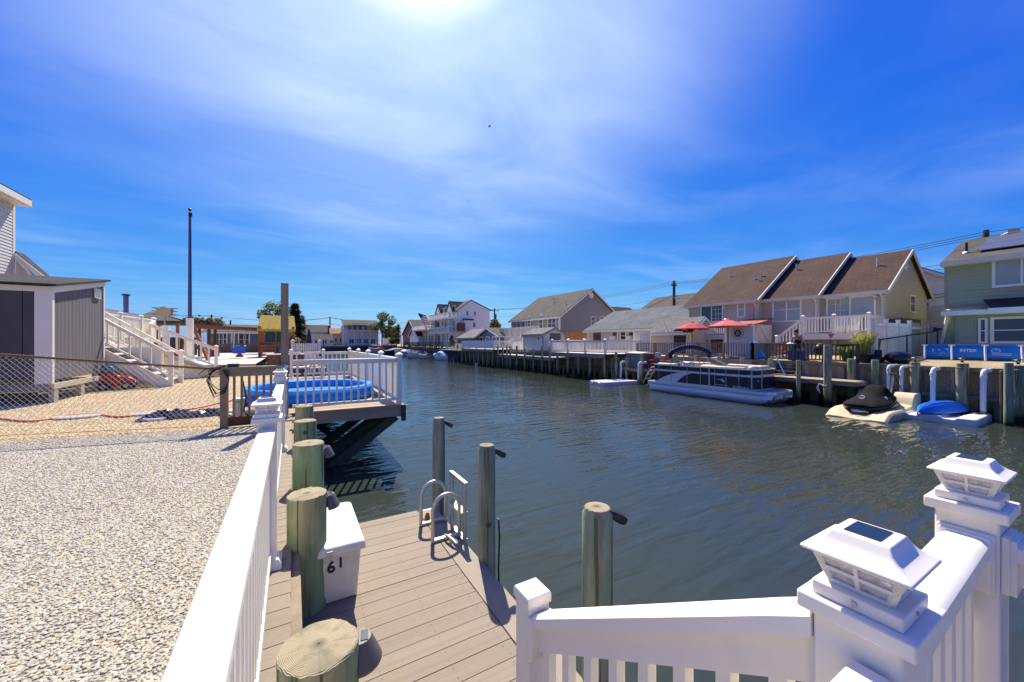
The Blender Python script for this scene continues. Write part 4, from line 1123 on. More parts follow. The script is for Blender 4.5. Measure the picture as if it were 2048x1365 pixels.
for i in range(nx):
    for j in range(ny):
        u, v = i / (nx - 1) * 2 - 1, j / (ny - 1) * 2 - 1
        e = max(0, 1 - abs(u) ** 4) * max(0, 1 - v * v)
        z = .015 + e * (.10 + .13 * mno.noise(Vector((u * 5, v * 2.5, 1))) + .09 * abs(mno.noise(Vector((u * 13, v * 6, 4)))))
        vs.append((c.x + u * .80 + .10 * mno.noise(Vector((v * 4, u * 2, 7))), c.y + .1 + v * .22 + .06 * mno.noise(Vector((u * 6, 3, 2))), c.z + max(.006, z)))
for i in range(nx - 1):
    for j in range(ny - 1): fs.append((i * ny + j, (i + 1) * ny + j, (i + 1) * ny + j + 1, i * ny + j + 1))
mb.add(vs, fs); mb.build('sheet', mat('black_polythene', (.02, .022, .025), .22, .3, 6, spec=.6), t, smooth=True)
t = thing('hose_reel', 'flat coil of blue and white hose at the end of the sheeting', 'hose', (-2.39, 10.33, -0.07))
c = Vector((-2.36, 10.19, -0.05))
for r_, m_ in ((.20, PVC), (.16, mat('blue_hose', (.08, .16, .42), .4, .1)), (.12, PVC)):
    MB().tube([(c.x + r_ * math.cos(a), c.y + r_ * .8 * math.sin(a), c.z + .01) for a in [2 * math.pi * k / 20 for k in range(21)]], .025, 7).build('coil', m_, t, smooth=True)

# --- grey shed on skids
SX, SY = -5.36, 14.37
t = thing('garden_shed', 'dark grey panelled shed with white corner trim on skids', 'shed', (SX - 2, SY + 1.7, -.07))
W_, D_ = 4.6, 3.15
SHG = mat('shed_panel_shaded_face', (.085, .080, .083), .75, .12, 3, (1, 1, .3), .25, 40, (2, 2, .3))
SHG2 = mat('shed_panel_lit_face', (.150, .142, .145), .8, .14, 3, (2, 2, .2), .3, 30, (3, 3, .3))  # lighter copy for the face the sun catches: light put into the colour
zf, zb_ = 2.93, 3.50
# front: wide sheets with shallow grooves; side: narrow grooved boards
x0 = SX - W_
for k in range(12):
    a = SX - .10 - (k + 1) * .40; b_ = a + .385
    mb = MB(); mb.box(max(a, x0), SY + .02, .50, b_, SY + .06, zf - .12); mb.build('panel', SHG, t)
nb = 15; dw = (D_ - .13) / nb
for k in range(nb):
    a = SY + .10 + k * dw; f0 = (a - SY) / D_; f1 = (a + dw - SY) / D_
    mb = MB(); mb.loft([[(SX - .05, a, .52), (SX - .015, a, .52), (SX - .015, a + dw - .012, .52), (SX - .05, a + dw - .012, .52)], [(SX - .05, a, zf - .12 + (zb_ - zf) * f0), (SX - .015, a, zf - .12 + (zb_ - zf) * f0), (SX - .015, a + dw - .012, zf - .12 + (zb_ - zf) * f1), (SX - .05, a + dw - .012, zf - .12 + (zb_ - zf) * f1)]])
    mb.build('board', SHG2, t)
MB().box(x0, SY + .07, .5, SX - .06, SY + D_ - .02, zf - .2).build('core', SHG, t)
mb = MB(); mb.loft([[(x0, SY + .07, zf - .25), (SX - .06, SY + .07, zf - .25), (SX - .06, SY + .07, zf - .05), (x0, SY + .07, zf - .05)], [(x0, SY + D_ - .02, zf - .25), (SX - .06, SY + D_ - .02, zf - .25), (SX - .06, SY + D_ - .02, zb_ - .05), (x0, SY + D_ - .02, zb_ - .05)]]); mb.build('gable', SHG, t)
MB().box(SX - .30, SY - .002, .40, SX - .0, SY + .02, zf - .1).build('corner_board', TRIM, t)
MB().box(SX - .012, SY + .0, .40, SX + .012, SY + .10, zf - .1).build('corner_board', TRIM, t)
MB().box(SX - .012, SY + D_ - .08, .05, SX + .012, SY + D_, zb_ - .15).build('corner_board', TRIM, t)
MB().box(x0, SY - .01, zf - .15, SX - .0, SY + .018, zf - .01).build('fascia', TRIM, t)
mb = MB(); mb.loft([[(SX, SY - .01, zf - .17), (SX + .03, SY - .01, zf - .17), (SX + .03, SY - .01, zf), (SX, SY - .01, zf)], [(SX, SY + D_, zb_ - .17), (SX + .03, SY + D_, zb_ - .17), (SX + .03, SY + D_, zb_), (SX, SY + D_, zb_)]]); mb.build('fascia', TRIM, t)
mb = MB(); roof_slab(mb, (x0, SY - .12, zf + .05), (SX + .12, SY - .12, zf + .05), (SX + .12, SY + D_ + .12, zb_ + .07), (x0, SY + D_ + .12, zb_ + .07), .06); mb.build('roof', R_DARK, t)
va = SY + D_ * .76
vn = MB().box(SX, va, zb_ - .62, SX + .03, va + .42, zb_ - .32).build('vent', TRIM, t)
for k in range(2):
    for j in range(5): MB().box(SX + .031, va + .04 + k * .18, zb_ - .58 + j * .045, SX + .036, va + .20 + k * .18, zb_ - .555 + j * .045).build('louvre', ALU, vn)
MB().box(SX - .05, SY + .03, .28, SX + .03, SY + D_ + .02, .42).build('skid', mat('pale_timber', (.50, .43, .31), .85, .15, 4, (2, .3, 2)), t)
MB().box(x0, SY - .02, .24, SX - .02, SY + .04, .42).build('skid', GREYWOOD, t); MB().box(x0, SY + .1, -.07, SX - .3, SY + .16, .22).build('skirt_board', WOODDK, t)
for yy in (SY + .05, SY + 1.5, SY + D_ - .1): MB().box(SX - .08, yy, -.09, SX + .02, yy + .22, .28).build('foot', CONC, t)

# --- siding house far left behind the shed
HX, HY_ = -13.0, 31.15
t = thing('siding_house', 'tall pale clapboard house corner with white gutter behind the shed', 'house', (HX - 4, HY_ - 4, -.07))
w = MB(); siding(w, [(-14, 0), (0, 0), (0, 9.2), (-14, 9.2)], (HX, HY_, -.07), (0, 1, 0), (1, 0, 0), .17)
siding(w, [(-9, 0), (0, 0), (0, 9.2), (-4.5, 11.8), (-9, 9.2)], (HX, HY_, -.07), (1, 0, 0), (0, 1, 0), .34)
w.build('wall', S_LGREY, t, fix=False)
MB().box(HX - .10, HY_ - .14, -.07, HX + .03, HY_ + .03, 9.1).build('corner_board', TRIM, t)
e = (-12.35, 31.23, 9.29); ez = e[2]; ye = e[1]
mb = MB(); roof_slab(mb, (HX + .62, HY_ - 14, ez), (HX + .62, ye, ez), (HX - 4.5, ye, ez + 3.1), (HX - 4.5, HY_ - 14, ez + 3.1), .12); roof_slab(mb, (HX - 9.6, HY_ - 14, ez), (HX - 9.6, ye, ez), (HX - 4.5, ye, ez + 3.1), (HX - 4.5, HY_ - 14, ez + 3.1), .12); mb.build('roof', R_DARK, t)
MB().box(HX + .02, HY_ - 14, ez - .42, HX + .60, ye - .1, ez - .38).build('soffit', TRIM, t); MB().box(HX + .58, HY_ - 14, ez - .40, HX + .66, ye - .06, ez - .08).build('gutter', TRIM, t); MB().box(HX + .0, ye - .1, ez - .42, HX + .66, ye - .05, ez - .05).build('rake_board', TRIM, t)
l0, l1 = (-11.95, 31.3, 5.19), (-13.1, 31.3, 6.33)
g = MB(); siding(g, [(0, 0), (l0[0] - .3 - HX, 0), (l0[0] - .3 - HX, l0[2]), (0, l1[2] - .1)], (HX, HY_ + .15, -.07), (1, 0, 0), (0, -1, 0), .17); g.build('wing_wall', S_LGREY, t, fix=False)
mb = MB(); roof_slab(mb, (l0[0], HY_ + .0, l0[2]), (l0[0], HY_ + .9, l0[2]), (HX, HY_ + .9, l1[2] + .1), (HX, HY_ + .0, l1[2] + .1), .1); mb.build('wing_roof', R_DARK, t)
MB().tube([(HX + .1, HY_ - .1, l1[2] - .3), (HX + (l0[0] - HX) * .5, HY_ - .1, (l0[2] + l1[2]) / 2 - .35), (HX + (l0[0] - HX) * .62, HY_ - .1, (l0[2] + l1[2]) / 2 - .7)], .07, 8).build('downpipe', TRIM, t); MB().beam((HX, HY_ - .06, l1[2] - .12), (l0[0], HY_ - .06, l0[2] - .12), .04, .2).build('wing_rake', TRIM, t)

# --- white stairs up to the raised deck, behind the shed
t = thing('deck_stairs', 'white stairs with slatted railings rising behind the shed', 'stairs', (-4.6, 18.6, -.07))
S0, S1 = 17.75, 19.25
n = 7; rise, run = .235, .34; bx = -3.80
for k in range(n):
    xa = bx - run * (k + 1); z = -.07 + rise * (k + 1)
    MB().box(xa, S0 + .06, z - .035, xa + run + .03, S1 - .06, z).build('tread', VINYL, t)
    MB().box(xa + .01, S0 + .06, z - rise, xa + .03, S1 - .06, z - .036).build('riser', VINYL, t)
for yy in (S0, S1):
    mb = MB(); mb.prism([(bx, yy - .02, -.07), (bx, yy - .02, .14), (bx - run * n, yy - .02, .14 + rise * n), (bx - run * n, yy - .02, -.22 + rise * n), (bx - .3, yy - .02, -.07)], (0, .04, 0)); mb.build('stringer', VINYL, t)
railing(t, [(bx + .05, S0 + .05, .10), (bx - run * n, S0 + .05, .10 + rise * n + .1)], .98, VINYL, .13, [1, 1], (.09, .07), .16, .045, .25, depth=.17)
railing(t, [(bx + .05, S1 - .05, .10), (bx - run * n, S1 - .05, .10 + rise * n + .1)], .98, VINYL, .13, [1, 1], (.09, .07), .16, .045, .25, depth=.17)
MB().box(bx - run * n, S1 - .1, -.07, bx - .5, S1 - .06, 1.3).build('back_skirt', mat('pale_skirt', (.50, .48, .44), .7, .05), t)
# raised deck behind
t = thing('raised_deck', 'raised white deck with fenced sides behind the stairs', 'deck', (-6, 24, -.07))
dz = 1.62
MB().box(-10.5, 19.6, dz - .18, -6.2, 25.6, dz).build('floor', COMPX, t); MB().box(-6.2, 17.7, dz - .18, -6.19, 25.6, dz).build('rim', VINYL, t)
mb = MB()
for k in range(16): mb.box(-6.19, 19.6 + k * .375, -.07, -6.15, 19.96 + k * .375, dz - .18)
mb.build('skirt', VINYL, t)
railing(t, [(-6.25, 19.4, dz), (-6.15, 21.6, dz), (-6.05, 23.7, dz), (-6.05, 25.5, dz)], 1.0, VINYL, .13, None, (.09, .07), .1, .05, .13, stuff=True)
# ramp down towards the play set
t = thing('ramp_railing', 'white descending ramp railing beside the swing set', 'railing', (-4.5, 22, 0))
MB().box(-4.75, 21.2, -.07, -4.55, 21.4, 2.2).build('post', VINYL, t)
railing(t, [(-5.05, 20.9, 1.28), (-3.05, 22.0, .25)], .98, VINYL, .13, [0, 1], (.10, .09), .16, .06, .27, depth=.4)
railing(t, [(-6.0, 25.4, 1.62), (-5.05, 20.9, 1.28)], .98, VINYL, .13, [1, 0], (.10, .09), .16, .05, .14, stuff=True)
mb = MB(); mb.prism([(-5.1, 20.85, 1.28), (-3.0, 22.0, .22), (-3.0, 22.0, -.07), (-5.1, 20.85, -.07)], (.03, -.05, 0)); mb.build('side_board', VINYL, t)
MB().beam((-5.0, 20.85, 1.1), (-2.9, 22.0, .06), .9, .05).build('ramp_board', mat('grey_ramp', (.48, .45, .40), .8, .1), t)
t = thing('retaining_wall', 'low pale wall along the tan yard under the ramp', 'wall', (-4, 23, -.07))
MB().box(-6.1, 22.6, -.07, -1.6, 22.75, .42).build('panel', CONC, t)
sheet('patio', [(-6.1, 22.76), (-1.6, 22.76), (-1.6, 50), (-9, 50)], .41, mat('pale_patio', (.42, .39, .34), .8, .08, 1))

# --- toy car by the stairs
t = thing('toy_car', 'red and blue plastic ride on toy car beside the stairs', 'toy car', (-5.05, 17.45, -.07))
cx, cy, cz = -5.02, 17.45, -.06
mb = MB(); mb.loft([[(cx + x_, cy + s_ * .22, cz + z_) for x_, z_ in ((-.42, .12), (.44, .12), (.46, .30), (.30, .42), (.08, .44), (-.02, .56), (-.40, .56))] for s_ in (-1, 1)]); mb.build('body', RED, t, bevel=.04)
mb = MB(); mb.loft([[(cx + x_, cy + s_ * .19, cz + z_) for x_, z_ in ((-.38, .57), (-.02, .57), (-.10, .76), (-.32, .76))] for s_ in (-1, 1)]); mb.build('cabin', mat('blue_green_plastic', (.02, .16, .30), .35, .1), t, bevel=.03)
for sx in (-.27, .27):
    for s_ in (-1, 1):
        wl_ = MB().cyl((cx + sx, cy + s_ * .20, cz + .12), (cx + sx, cy + s_ * .28, cz + .12), .13, n=16).build('wheel', BLACKP, t)
        MB().cyl((cx + sx, cy + s_ * .281, cz + .12), (cx + sx, cy + s_ * .287, cz + .12), .06, n=10).build('hub', STEEL, wl_)
for k in (-.3, .3): MB().box(cx + .455, cy + k * .4 - .04, cz + .22, cx + .465, cy + k * .4 + .04, cz + .29).build('headlight', PVC, t)

# --- flagpole
t = thing('flagpole', 'tall bare blue grey flagpole in a white sleeve', 'flagpole', (-4.05, 22.3, .4))
FP = (-4.05, 22.3)
POLEB = mat('blue_grey_painted_pole', (.08, .08, .20), .45, .08)
MB().cyl((*FP, 2.5), (*FP, 7.35), .075, .045, 12).build('shaft', POLEB, t, smooth=True)
MB().box(FP[0] - .12, FP[1] - .12, .41, FP[0] + .12, FP[1] + .12, 2.58).build('sleeve', VINYL, t)
MB().ball((*FP, 7.52), .07, 12, 8).build('finial', mat('bronze', (.10, .07, .04), .4, .1, metal=.8), t, smooth=True)
MB().cyl((*FP, 7.34), (*FP, 7.47), .02, n=8).build('truck', STEEL, t); MB().box(FP[0] - .03, FP[1] - .12, 7.2, FP[0] + .10, FP[1] - .02, 7.36).build('pulley', BLACKP, t)
MB().tube([(FP[0] + .085, FP[1] - .09, 2.7), (FP[0] + .075, FP[1] - .09, 5), (FP[0] + .06, FP[1] - .08, 7.2)], .006, 4).build('halyard', WIRE, t)

# --- swing set with a canopy tower
t = thing('swing_set', 'cedar swing set with a yellow canopy tower and blue seat', 'swing set', (-4, 32, .4))
gz = .41
B0, B1 = (-5.05, 28.6, 2.42), (-2.2, 33.0, 2.42)
MB().beam(B0, B1, .16, .24).build('beam', REDWOOD, t)
for dx_ in (-.75, .75): MB().beam((B0[0] + .05, B0[1] + .1, 2.3), (B0[0] + dx_, B0[1] - dx_ * .35, gz), .14, .14).build('leg', REDWOOD, t)
TX0, TX1, TY0, TY1 = -2.05, .05, 32.6, 34.4
for x_ in (TX0, TX1):
    for y_ in (TY0, TY1): MB().box(x_ - .08, y_ - .08, gz, x_ + .08, y_ + .08, 2.65).build('post', REDWOOD, t)
MB().box(TX0, TY0, 1.35, TX1, TY1, 1.45).build('platform', REDWOOD, t)
MB().box(TX0, TY0 - .06, 1.22, TX1, TY0 - .02, 1.40).build('rail', REDWOOD, t); MB().box(TX0, TY0 - .06, 2.25, TX1, TY0 - .02, 2.40).build('rail', REDWOOD, t)
for a, b_ in ((TX0 + .35, TX0 + .95), (TX0 + 1.10, TX0 + 1.75)): MB().box(a, TY0 - .04, 1.52, b_, TY0 - .02, 2.24).build('panel', GREENP, t)
for x_ in (TX0 + .28, TX0 + 1.02): MB().box(x_ - .03, TY0 - .07, 1.4, x_ + .03, TY0 - .03, 2.3).build('batten', REDWOOD, t)
ym = (TY0 + TY1) / 2
cn = MB().loft([[(TX0 - .15, TY0 - .2, 2.42), (TX1 + .15, TY0 - .2, 2.42), (TX1 + .15, ym, 3.48), (TX0 + .02, ym, 3.48)], [(TX0 - .15, TY1 + .2, 2.42), (TX1 + .15, TY1 + .2, 2.42), (TX1 + .15, ym + .02, 3.49), (TX0 + .02, ym + .02, 3.49)]], caps=True)
MB().prism([(TX0 - .15, TY0 - .2, 2.42), (TX1 + .15, TY0 - .2, 2.42), (TX1 + .05, ym, 3.48), (TX0 + .02, ym, 3.48)], (0, .03, .02)).build('canopy', YELLOWC, t)
MB().prism([(TX0 - .15, TY1 + .2, 2.42), (TX1 + .15, TY1 + .2, 2.42), (TX1 + .05, ym, 3.48), (TX0 + .02, ym, 3.48)], (0, .03, .02)).build('canopy', YELLOWC, t)
mb = MB()
for k in range(5): mb.beam((TX0 + .1 + k * .38, TY0 - .17, 2.50), (TX0 + .35 + k * .38, ym - .06, 3.44), .05, .03)
mb.build('canopy_fold', YELLOWC, t); MB().box(TX0 - .15, TY0 - .23, 2.28, TX1 + .15, TY0 - .2, 2.44).build('valance', YELLOWC, t)
for k in range(4): MB().box(TX0 + .05, TY0 - .5, gz + .12 + k * .22, TX0 + .95, TY0 - .40, gz + .22 + k * .22).build('step', REDWOOD, t)
for x_ in (TX0 + .02, TX0 + .95): MB().box(x_ - .05, TY0 - .52, gz, x_ + .05, TY0 - .42, 1.4).build('stringer', REDWOOD, t)
bv = Vector(B1) - Vector(B0)
for f in (.14, .40): MB().cyl(Vector(B0) + bv * f, Vector(B0) + bv * f + Vector((0, 0, -1.25)), .012, n=5).build('chain', STEEL, t)
MB().beam(Vector(B0) + bv * .14 + Vector((0, 0, -1.27)), Vector(B0) + bv * .40 + Vector((0, 0, -1.27)), .2, .04).build('swing_seat', BLACKP, t)
for f in (.56, .80): MB().cyl(Vector(B0) + bv * f, Vector(B0) + bv * (.58 if f < .6 else .76) + Vector((0, 0, -1.30)), .022, n=6).build('chain', mat('yellow_plastic', (.62, .46, .03), .4, .08), t)
c = Vector(B0) + bv * .67 + Vector((0, 0, -1.45))
BLS = mat('blue_seat_plastic', (.015, .12, .50), .4, .08)
mb = MB(); mb.loft([[(c.x - .38, c.y - .15, c.z - .25), (c.x + .38, c.y - .15, c.z - .25), (c.x + .45, c.y - .18, c.z + .28), (c.x - .45, c.y - .18, c.z + .28)], [(c.x - .30, c.y + .2, c.z - .2), (c.x + .30, c.y + .2, c.z - .2), (c.x + .42, c.y + .0, c.z + .30), (c.x - .42, c.y + .0, c.z + .30)]]); mb.build('toddler_seat', BLS, t, bevel=.06)
mb = MB(); mb.loft([[(c.x - .08, c.y - .1, c.z - .25), (c.x + .12, c.y - .1, c.z - .25), (c.x + .12, c.y + .1, c.z - .25), (c.x - .08, c.y + .1, c.z - .25)], [(c.x - .22, c.y - .12, gz + .08), (c.x + .28, c.y - .12, gz + .08), (c.x + .28, c.y + .12, gz + .08), (c.x - .22, c.y + .12, gz + .08)]]); mb.build('spring_base', RED, t)

GWOODDK = mat('dark_green_timber', (.055, .075, .052), .85, .35, 5, (1, 1, .4), .4, 40)
# ================================================================== NEIGHBOURING PLATFORM WITH THE POOL
t = thing('wooden_platform', 'neighbouring timber platform jutting over the water on braces', 'deck', (.8, 13, 0))
random.seed(8); pm = unit_box('plank', WOODX); y = 9.12; k = 0
while y < 18.6:
    piece(pm, 'plank', t, (.58 + random.uniform(-.01, .01), y + .069, -.014 + random.uniform(-.002, .002)), None, (3.4, .134, .028)); y += .141; k += 1
MB().box(-1.0, 9.08, -.25, 2.30, 9.12, .0).build('fascia', WOODX, t); MB().box(-.05, 9.04, .0, 2.30, 9.25, .022).build('edge_board', WOODX, t)
MB().box(2.28, 9.12, -.32, 2.33, 18.6, -.02).build('fascia', WOODY, t)
MB().box(2.22, 9.03, -.36, 2.32, 9.08, .0).build('end_block', WOODDK, t)
for y in (9.35, 11.6, 13.9, 16.2): MB().beam((2.15, y, -.28), (.10, y, -1.75), .14, .2).build('brace', GWOODDK, t)
for y in (9.75, 10.15): MB().beam((2.0, y, -.30), (.10, y, -1.65), .05, .22).build('brace', GWOODDK, t)
for x_ in (.5, 1.4, 2.2): MB().box(x_ - .04, 9.14, -.26, x_ + .04, 18.6, -.03).build('joist', WOODDK, t)
MB().cyl((2.22, 9.06, .008), (2.42, 9.06, .008), .012, n=8).build('rod', BLACKP, t)
t = thing('railing', 'white vinyl railing round the timber platform with the pool', 'railing', (1, 13, 0))
railing(t, [(-.06, 9.16, .02), (2.19, 9.16, .02)], 1.10, VINYL, .11, [0, 1], (.085, .06), .13, .038, .150)
railing(t, [(2.19, 9.16, .02), (2.19, 11.3, .02), (2.19, 13.4, .02), (2.19, 15.6, .02), (2.19, 18.3, .02)], 1.10, VINYL, .11, [0, 1, 1, 1, 1], (.085, .06), .13, .038, .13)
railing(t, [(2.19, 18.3, .02), (1.15, 18.3, .02), (.35, 18.35, .02), (-.05, 18.4, .02)], 1.06, VINYL, .11, [0, 1, 0, 1], (.085, .06), .13, .04, .15)
MB().box(.98, 18.2, .88, 1.06, 18.24, .98).build('latch', BLACKP, t)
t = thing('inflatable_pool', 'round blue inflatable paddling pool on the timber platform', 'pool', (.45, 11.6, .02))
pc = (.45, 11.62, .02); R = 1.58
prof = [(R - .04, .0), (R + .0, .05), (R + .01, .10), (R - .02, .15), (R - .06, .19), (R - .02, .225), (R - .01, .275), (R - .06, .33), (R - .15, .345), (R - .24, .32), (R - .26, .27), (R - .22, .215), (R - .24, .12), (R - .26, .05)]
mb = MB(); mb.lathe(pc, prof, 56, caps=False); mb.build('wall', BLUEP, t, smooth=True)
MB().lathe(pc, [(R - .20, .13), (.01, .135)], 48, caps=False).build('water', POOLW, t); MB().lathe(pc, [(R - .1, .02), (.01, .021)], 32, caps=False).build('floor', BLUEP, t)
for a, m_ in ((20, RED), (200, RED)): MB().box(pc[0] + 1.36 * math.cos(rad(a)) - .07, pc[1] + 1.36 * math.sin(rad(a)) - .07, .20, pc[0] + 1.36 * math.cos(rad(a)) + .05, pc[1] + 1.36 * math.sin(rad(a)) + .05, .22).build('patch', m_, t)
t = thing('plastic_tub', 'white plastic tub beside the paddling pool behind the gate', 'tub', (-.75, 9.6, 0))
MB().lathe((-.62, 9.55, 0), [(.25, .0), (.36, .05), (.40, .10), (.38, .12), (.3, .06), (.01, .05)], 24, caps=False, sx=1.3, sy=.6).build('shell', FLOATW, t, smooth=True)
t = thing('filter_pump', 'grey filter pump with a black hose behind the gate', 'pump', (-.9, 9.3, 0))
MB().lathe((-.93, 9.25, -.02), [(.10, 0), (.10, .32), (.08, .34), (.11, .345), (.11, .40), (.01, .41)], 16).build('tank', STEEL, t); MB().tube([(-.93, 9.2, .2), (-.84, 9.18, .1), (-.8, 9.2, .4), (-.86, 9.2, .75)], .014, 6).build('hose', WIRE, t)
# loungers / furniture glimpsed behind the platform railing
t = thing('lounge_chair', 'cream cushioned deck chair behind the farther platform gate', 'chair', (.3, 20.5, .0))
MB().box(-.1, 20.2, .25, .7, 21.0, .33).build('seat', BEIGE, t); MB().beam((.7, 20.6, .3), (1.0, 20.6, .95), .7, .08).build('backrest', BEIGE, t)
for x_ in (-.05, .65):
    for y_ in (20.25, 20.95): MB().box(x_ - .03, y_ - .03, -.07, x_ + .03, y_ + .03, .25).build('leg', PVC, t)
t = thing('outdoor_cabinet', 'brown outdoor cabinet behind the white platform gate', 'cabinet', (-.2, 22.5, 0))
MB().box(-1.1, 22.2, -.07, .5, 22.9, .85).build('body', WOODDK, t); MB().box(-1.15, 22.15, .85, .55, 22.95, .9).build('top', CREAMTRIM, t)
for k in range(3): MB().box(-1.05 + k * .53, 22.18, .0, -.58 + k * .53, 22.2, .8).build('door', mat('brown_panel', (.2, .11, .05), .7, .2), t)
t = thing('picket_fence', 'white picket fence beyond the platform gate', 'fence', (-.5, 26, 0))
ub = unit_box('picket', VINYL)
for k in range(12): piece(ub, 'picket', t, (.12 + k * .125, 27.8 + k * .06, .75), None, (.09, .03, 1.35))
MB().beam((.05, 27.8, .45), (1.55, 28.5, .45), .04, .1).build('rail', VINYL, t); MB().beam((.05, 27.8, 1.05), (1.55, 28.5, 1.05), .04, .1).build('rail', VINYL, t)
for p_ in ((.0, 27.75), (1.55, 28.5)):
    o = MB().box(p_[0] - .09, p_[1] - .09, -.07, p_[0] + .09, p_[1] + .09, 1.5).build('post', VINYL, t); MB().ball((p_[0], p_[1], 1.56), .11, 10, 6).build('cap', VINYL, o)
t = thing('patio_umbrella', 'closed dark purple patio umbrella by the picket fence', 'umbrella', (.0, 30, 0))
UP = (0.99, 30, 1.32)
MB().lathe((UP[0], 30, 0), [(.02, 1.1), (.20, 1.15), (.17, 1.6), (.10, 2.1), (.03, 2.45)], 10).build('canopy', mat('purple_canvas', (.03, .02, .06), .85, .15), t); MB().cyl((UP[0], 30, -.07), (UP[0], 30, 2.55), .025, n=8).build('pole', STEEL, t)

# ================================================================== RIGHT BANK
BXW = 21.4                                   # bulkhead face
SHEETP = pile_material('vinyl_sheet_pile', (.40, .335, .26), (.36, .30, .24), -.95, None)
t = thing('bulkhead', 'tan corrugated sheet bulkhead along the far side of the canal', 'bulkhead', (BXW, 20, WZ))
mb = MB(); y = -12.0; a, b_ = BXW + .02, BXW + .12
while y < 133:
    mb.add([(a, y, -3.2), (a, y + .24, -3.2), (b_, y + .31, -3.2), (b_, y + .62, -3.2), (a, y + .69, -3.2),
            (a, y, .43), (a, y + .24, .43), (b_, y + .31, .43), (b_, y + .62, .43), (a, y + .69, .43)],
           [(0, 1, 6, 5), (1, 2, 7, 6), (2, 3, 8, 7), (3, 4, 9, 8)]); y += .69
mb.build('sheeting', SHEETP, t, fix=False)
GCAP = mat('green_treated_board', (.165, .17, .115), .85, .3, 5, (3, .15, 3), .3, 30, (3, .3, 3))
MB().box(BXW - .10, -12, .415, BXW + .28, 133, .57).build('cap_board', GCAP, t)
MB().box(BXW - .13, -12, -.58, BXW + .01, 133, -.44).build('waler', GCAP, t)

GR = 'piles along the far bulkhead'
def rpile(p, r, zt, label, m=None, group=GR, name='dock_pile'):
    return pile(p[0], p[1], r, zt, -2.4, label, m or PILEF, group, name=name, n=14)
PR = [  # (px, py top, plane x, radius, material, label)
 ((19.85, 7.34, 1.38), .140, PILEF, 'tall tan pile at the corner of the small grey dock'),
 ((19.9, 8.44, 0.67), .088, PILEF, 'thin tan pile beside the bow of the pontoon boat'),
 ((20.6, 9.95, 0.69), .110, PILET, 'grey pile at the foot of the dock steps'),
 ((21.18, 6.97, 0.77), .150, PILEG, 'thick green pile right of the tall tan pile'),
 ((21.2, 6.2, 0.75), .125, PILEG, 'green pile in front of the black rubbish bags'),
 ((21.18, 5.01, 0.7), .145, PILEF, 'lantern topped pile behind the covered jet ski'),
 ((21.15, 3.79, 0.72), .165, PILEF, 'lantern topped pile behind the upturned blue kayak'),
 ((20.4, 2.66, 0.82), .105, PILET, 'pale green pile standing clear at the right edge'),
 ((20.7, 2.83, 0.53), .055, WOODDK, 'thin dark pile left of the pale green one'),
 ((21.15, 2.56, 0.72), .150, PILEF, 'lantern topped pile at the right edge'),
 ((20.45, 11.22, 0.68), .105, PILEF, 'second tan pile behind the bow seats of the pontoon boat'),
 ((20.45, 12.49, 0.71), .105, PILEF, 'tan pile behind the middle of the pontoon boat'),
 ((20.45, 13.85, 0.73), .105, PILEF, 'tan pile under the right end of the navy canopy'),
 ((20.45, 15.25, 0.75), .115, PILEG, 'green pile under the left end of the navy canopy'),
 ((20.05, 17.5, 0.76), .095, PILEG, 'green pile beside the orange deck chair'),
 ((20, 16.19, 0.51), .100, WOODDK, 'dark pile carrying a grey power box'),
 ((19.6, 19.39, 0.79), .095, PILEG, 'green pile left of the grey dock cabinet'),
 ((19.95, 18.76, 0.42), .075, PILEG, 'short green pile in front of the grey dock cabinet'),
]
for p, r, m_, lab in PR: rpile(p, r, p[2], lab, m_)
LANT = mat('lantern_glass', (.45, .38, .30), .2, .1)
for p, lab in (((21.18, 5.01, 0.72), 'small bronze lantern on the pile behind the jet ski'), ((21.15, 3.79, 0.74), 'small bronze lantern on the pile behind the kayak'), ((21.15, 2.56, 0.73), 'small bronze lantern on the rightmost pile')):
    t = thing('pile_lantern', lab, 'lamp', p, 'lanterns on the far piles'); c = (p[0], p[1], p[2] + .015)
    MB().cyl(c, (c[0], c[1], c[2] + .05), .05, .03, 8).build('foot', BLACKP, t)
    MB().cyl((c[0], c[1], c[2] + .05), (c[0], c[1], c[2] + .14), .055, .065, 8).build('globe', LANT, t)
    MB().lathe((c[0], c[1], c[2] + .14), [(.12, 0), (.10, .025), (.02, .05)], 10).build('hood', mat('bronze', (.10, .07, .04), .4, .1, metal=.8), t)
    MB().tube([(c[0] - .17 * math.cos(a), c[1] + .17 * math.sin(a), c[2] - .18) for a in [rad(k * 30) for k in range(-3, 4)]], .012, 5).build('rope_ring', mat('tan_rope', (.42, .34, .20), .8, .2), t)

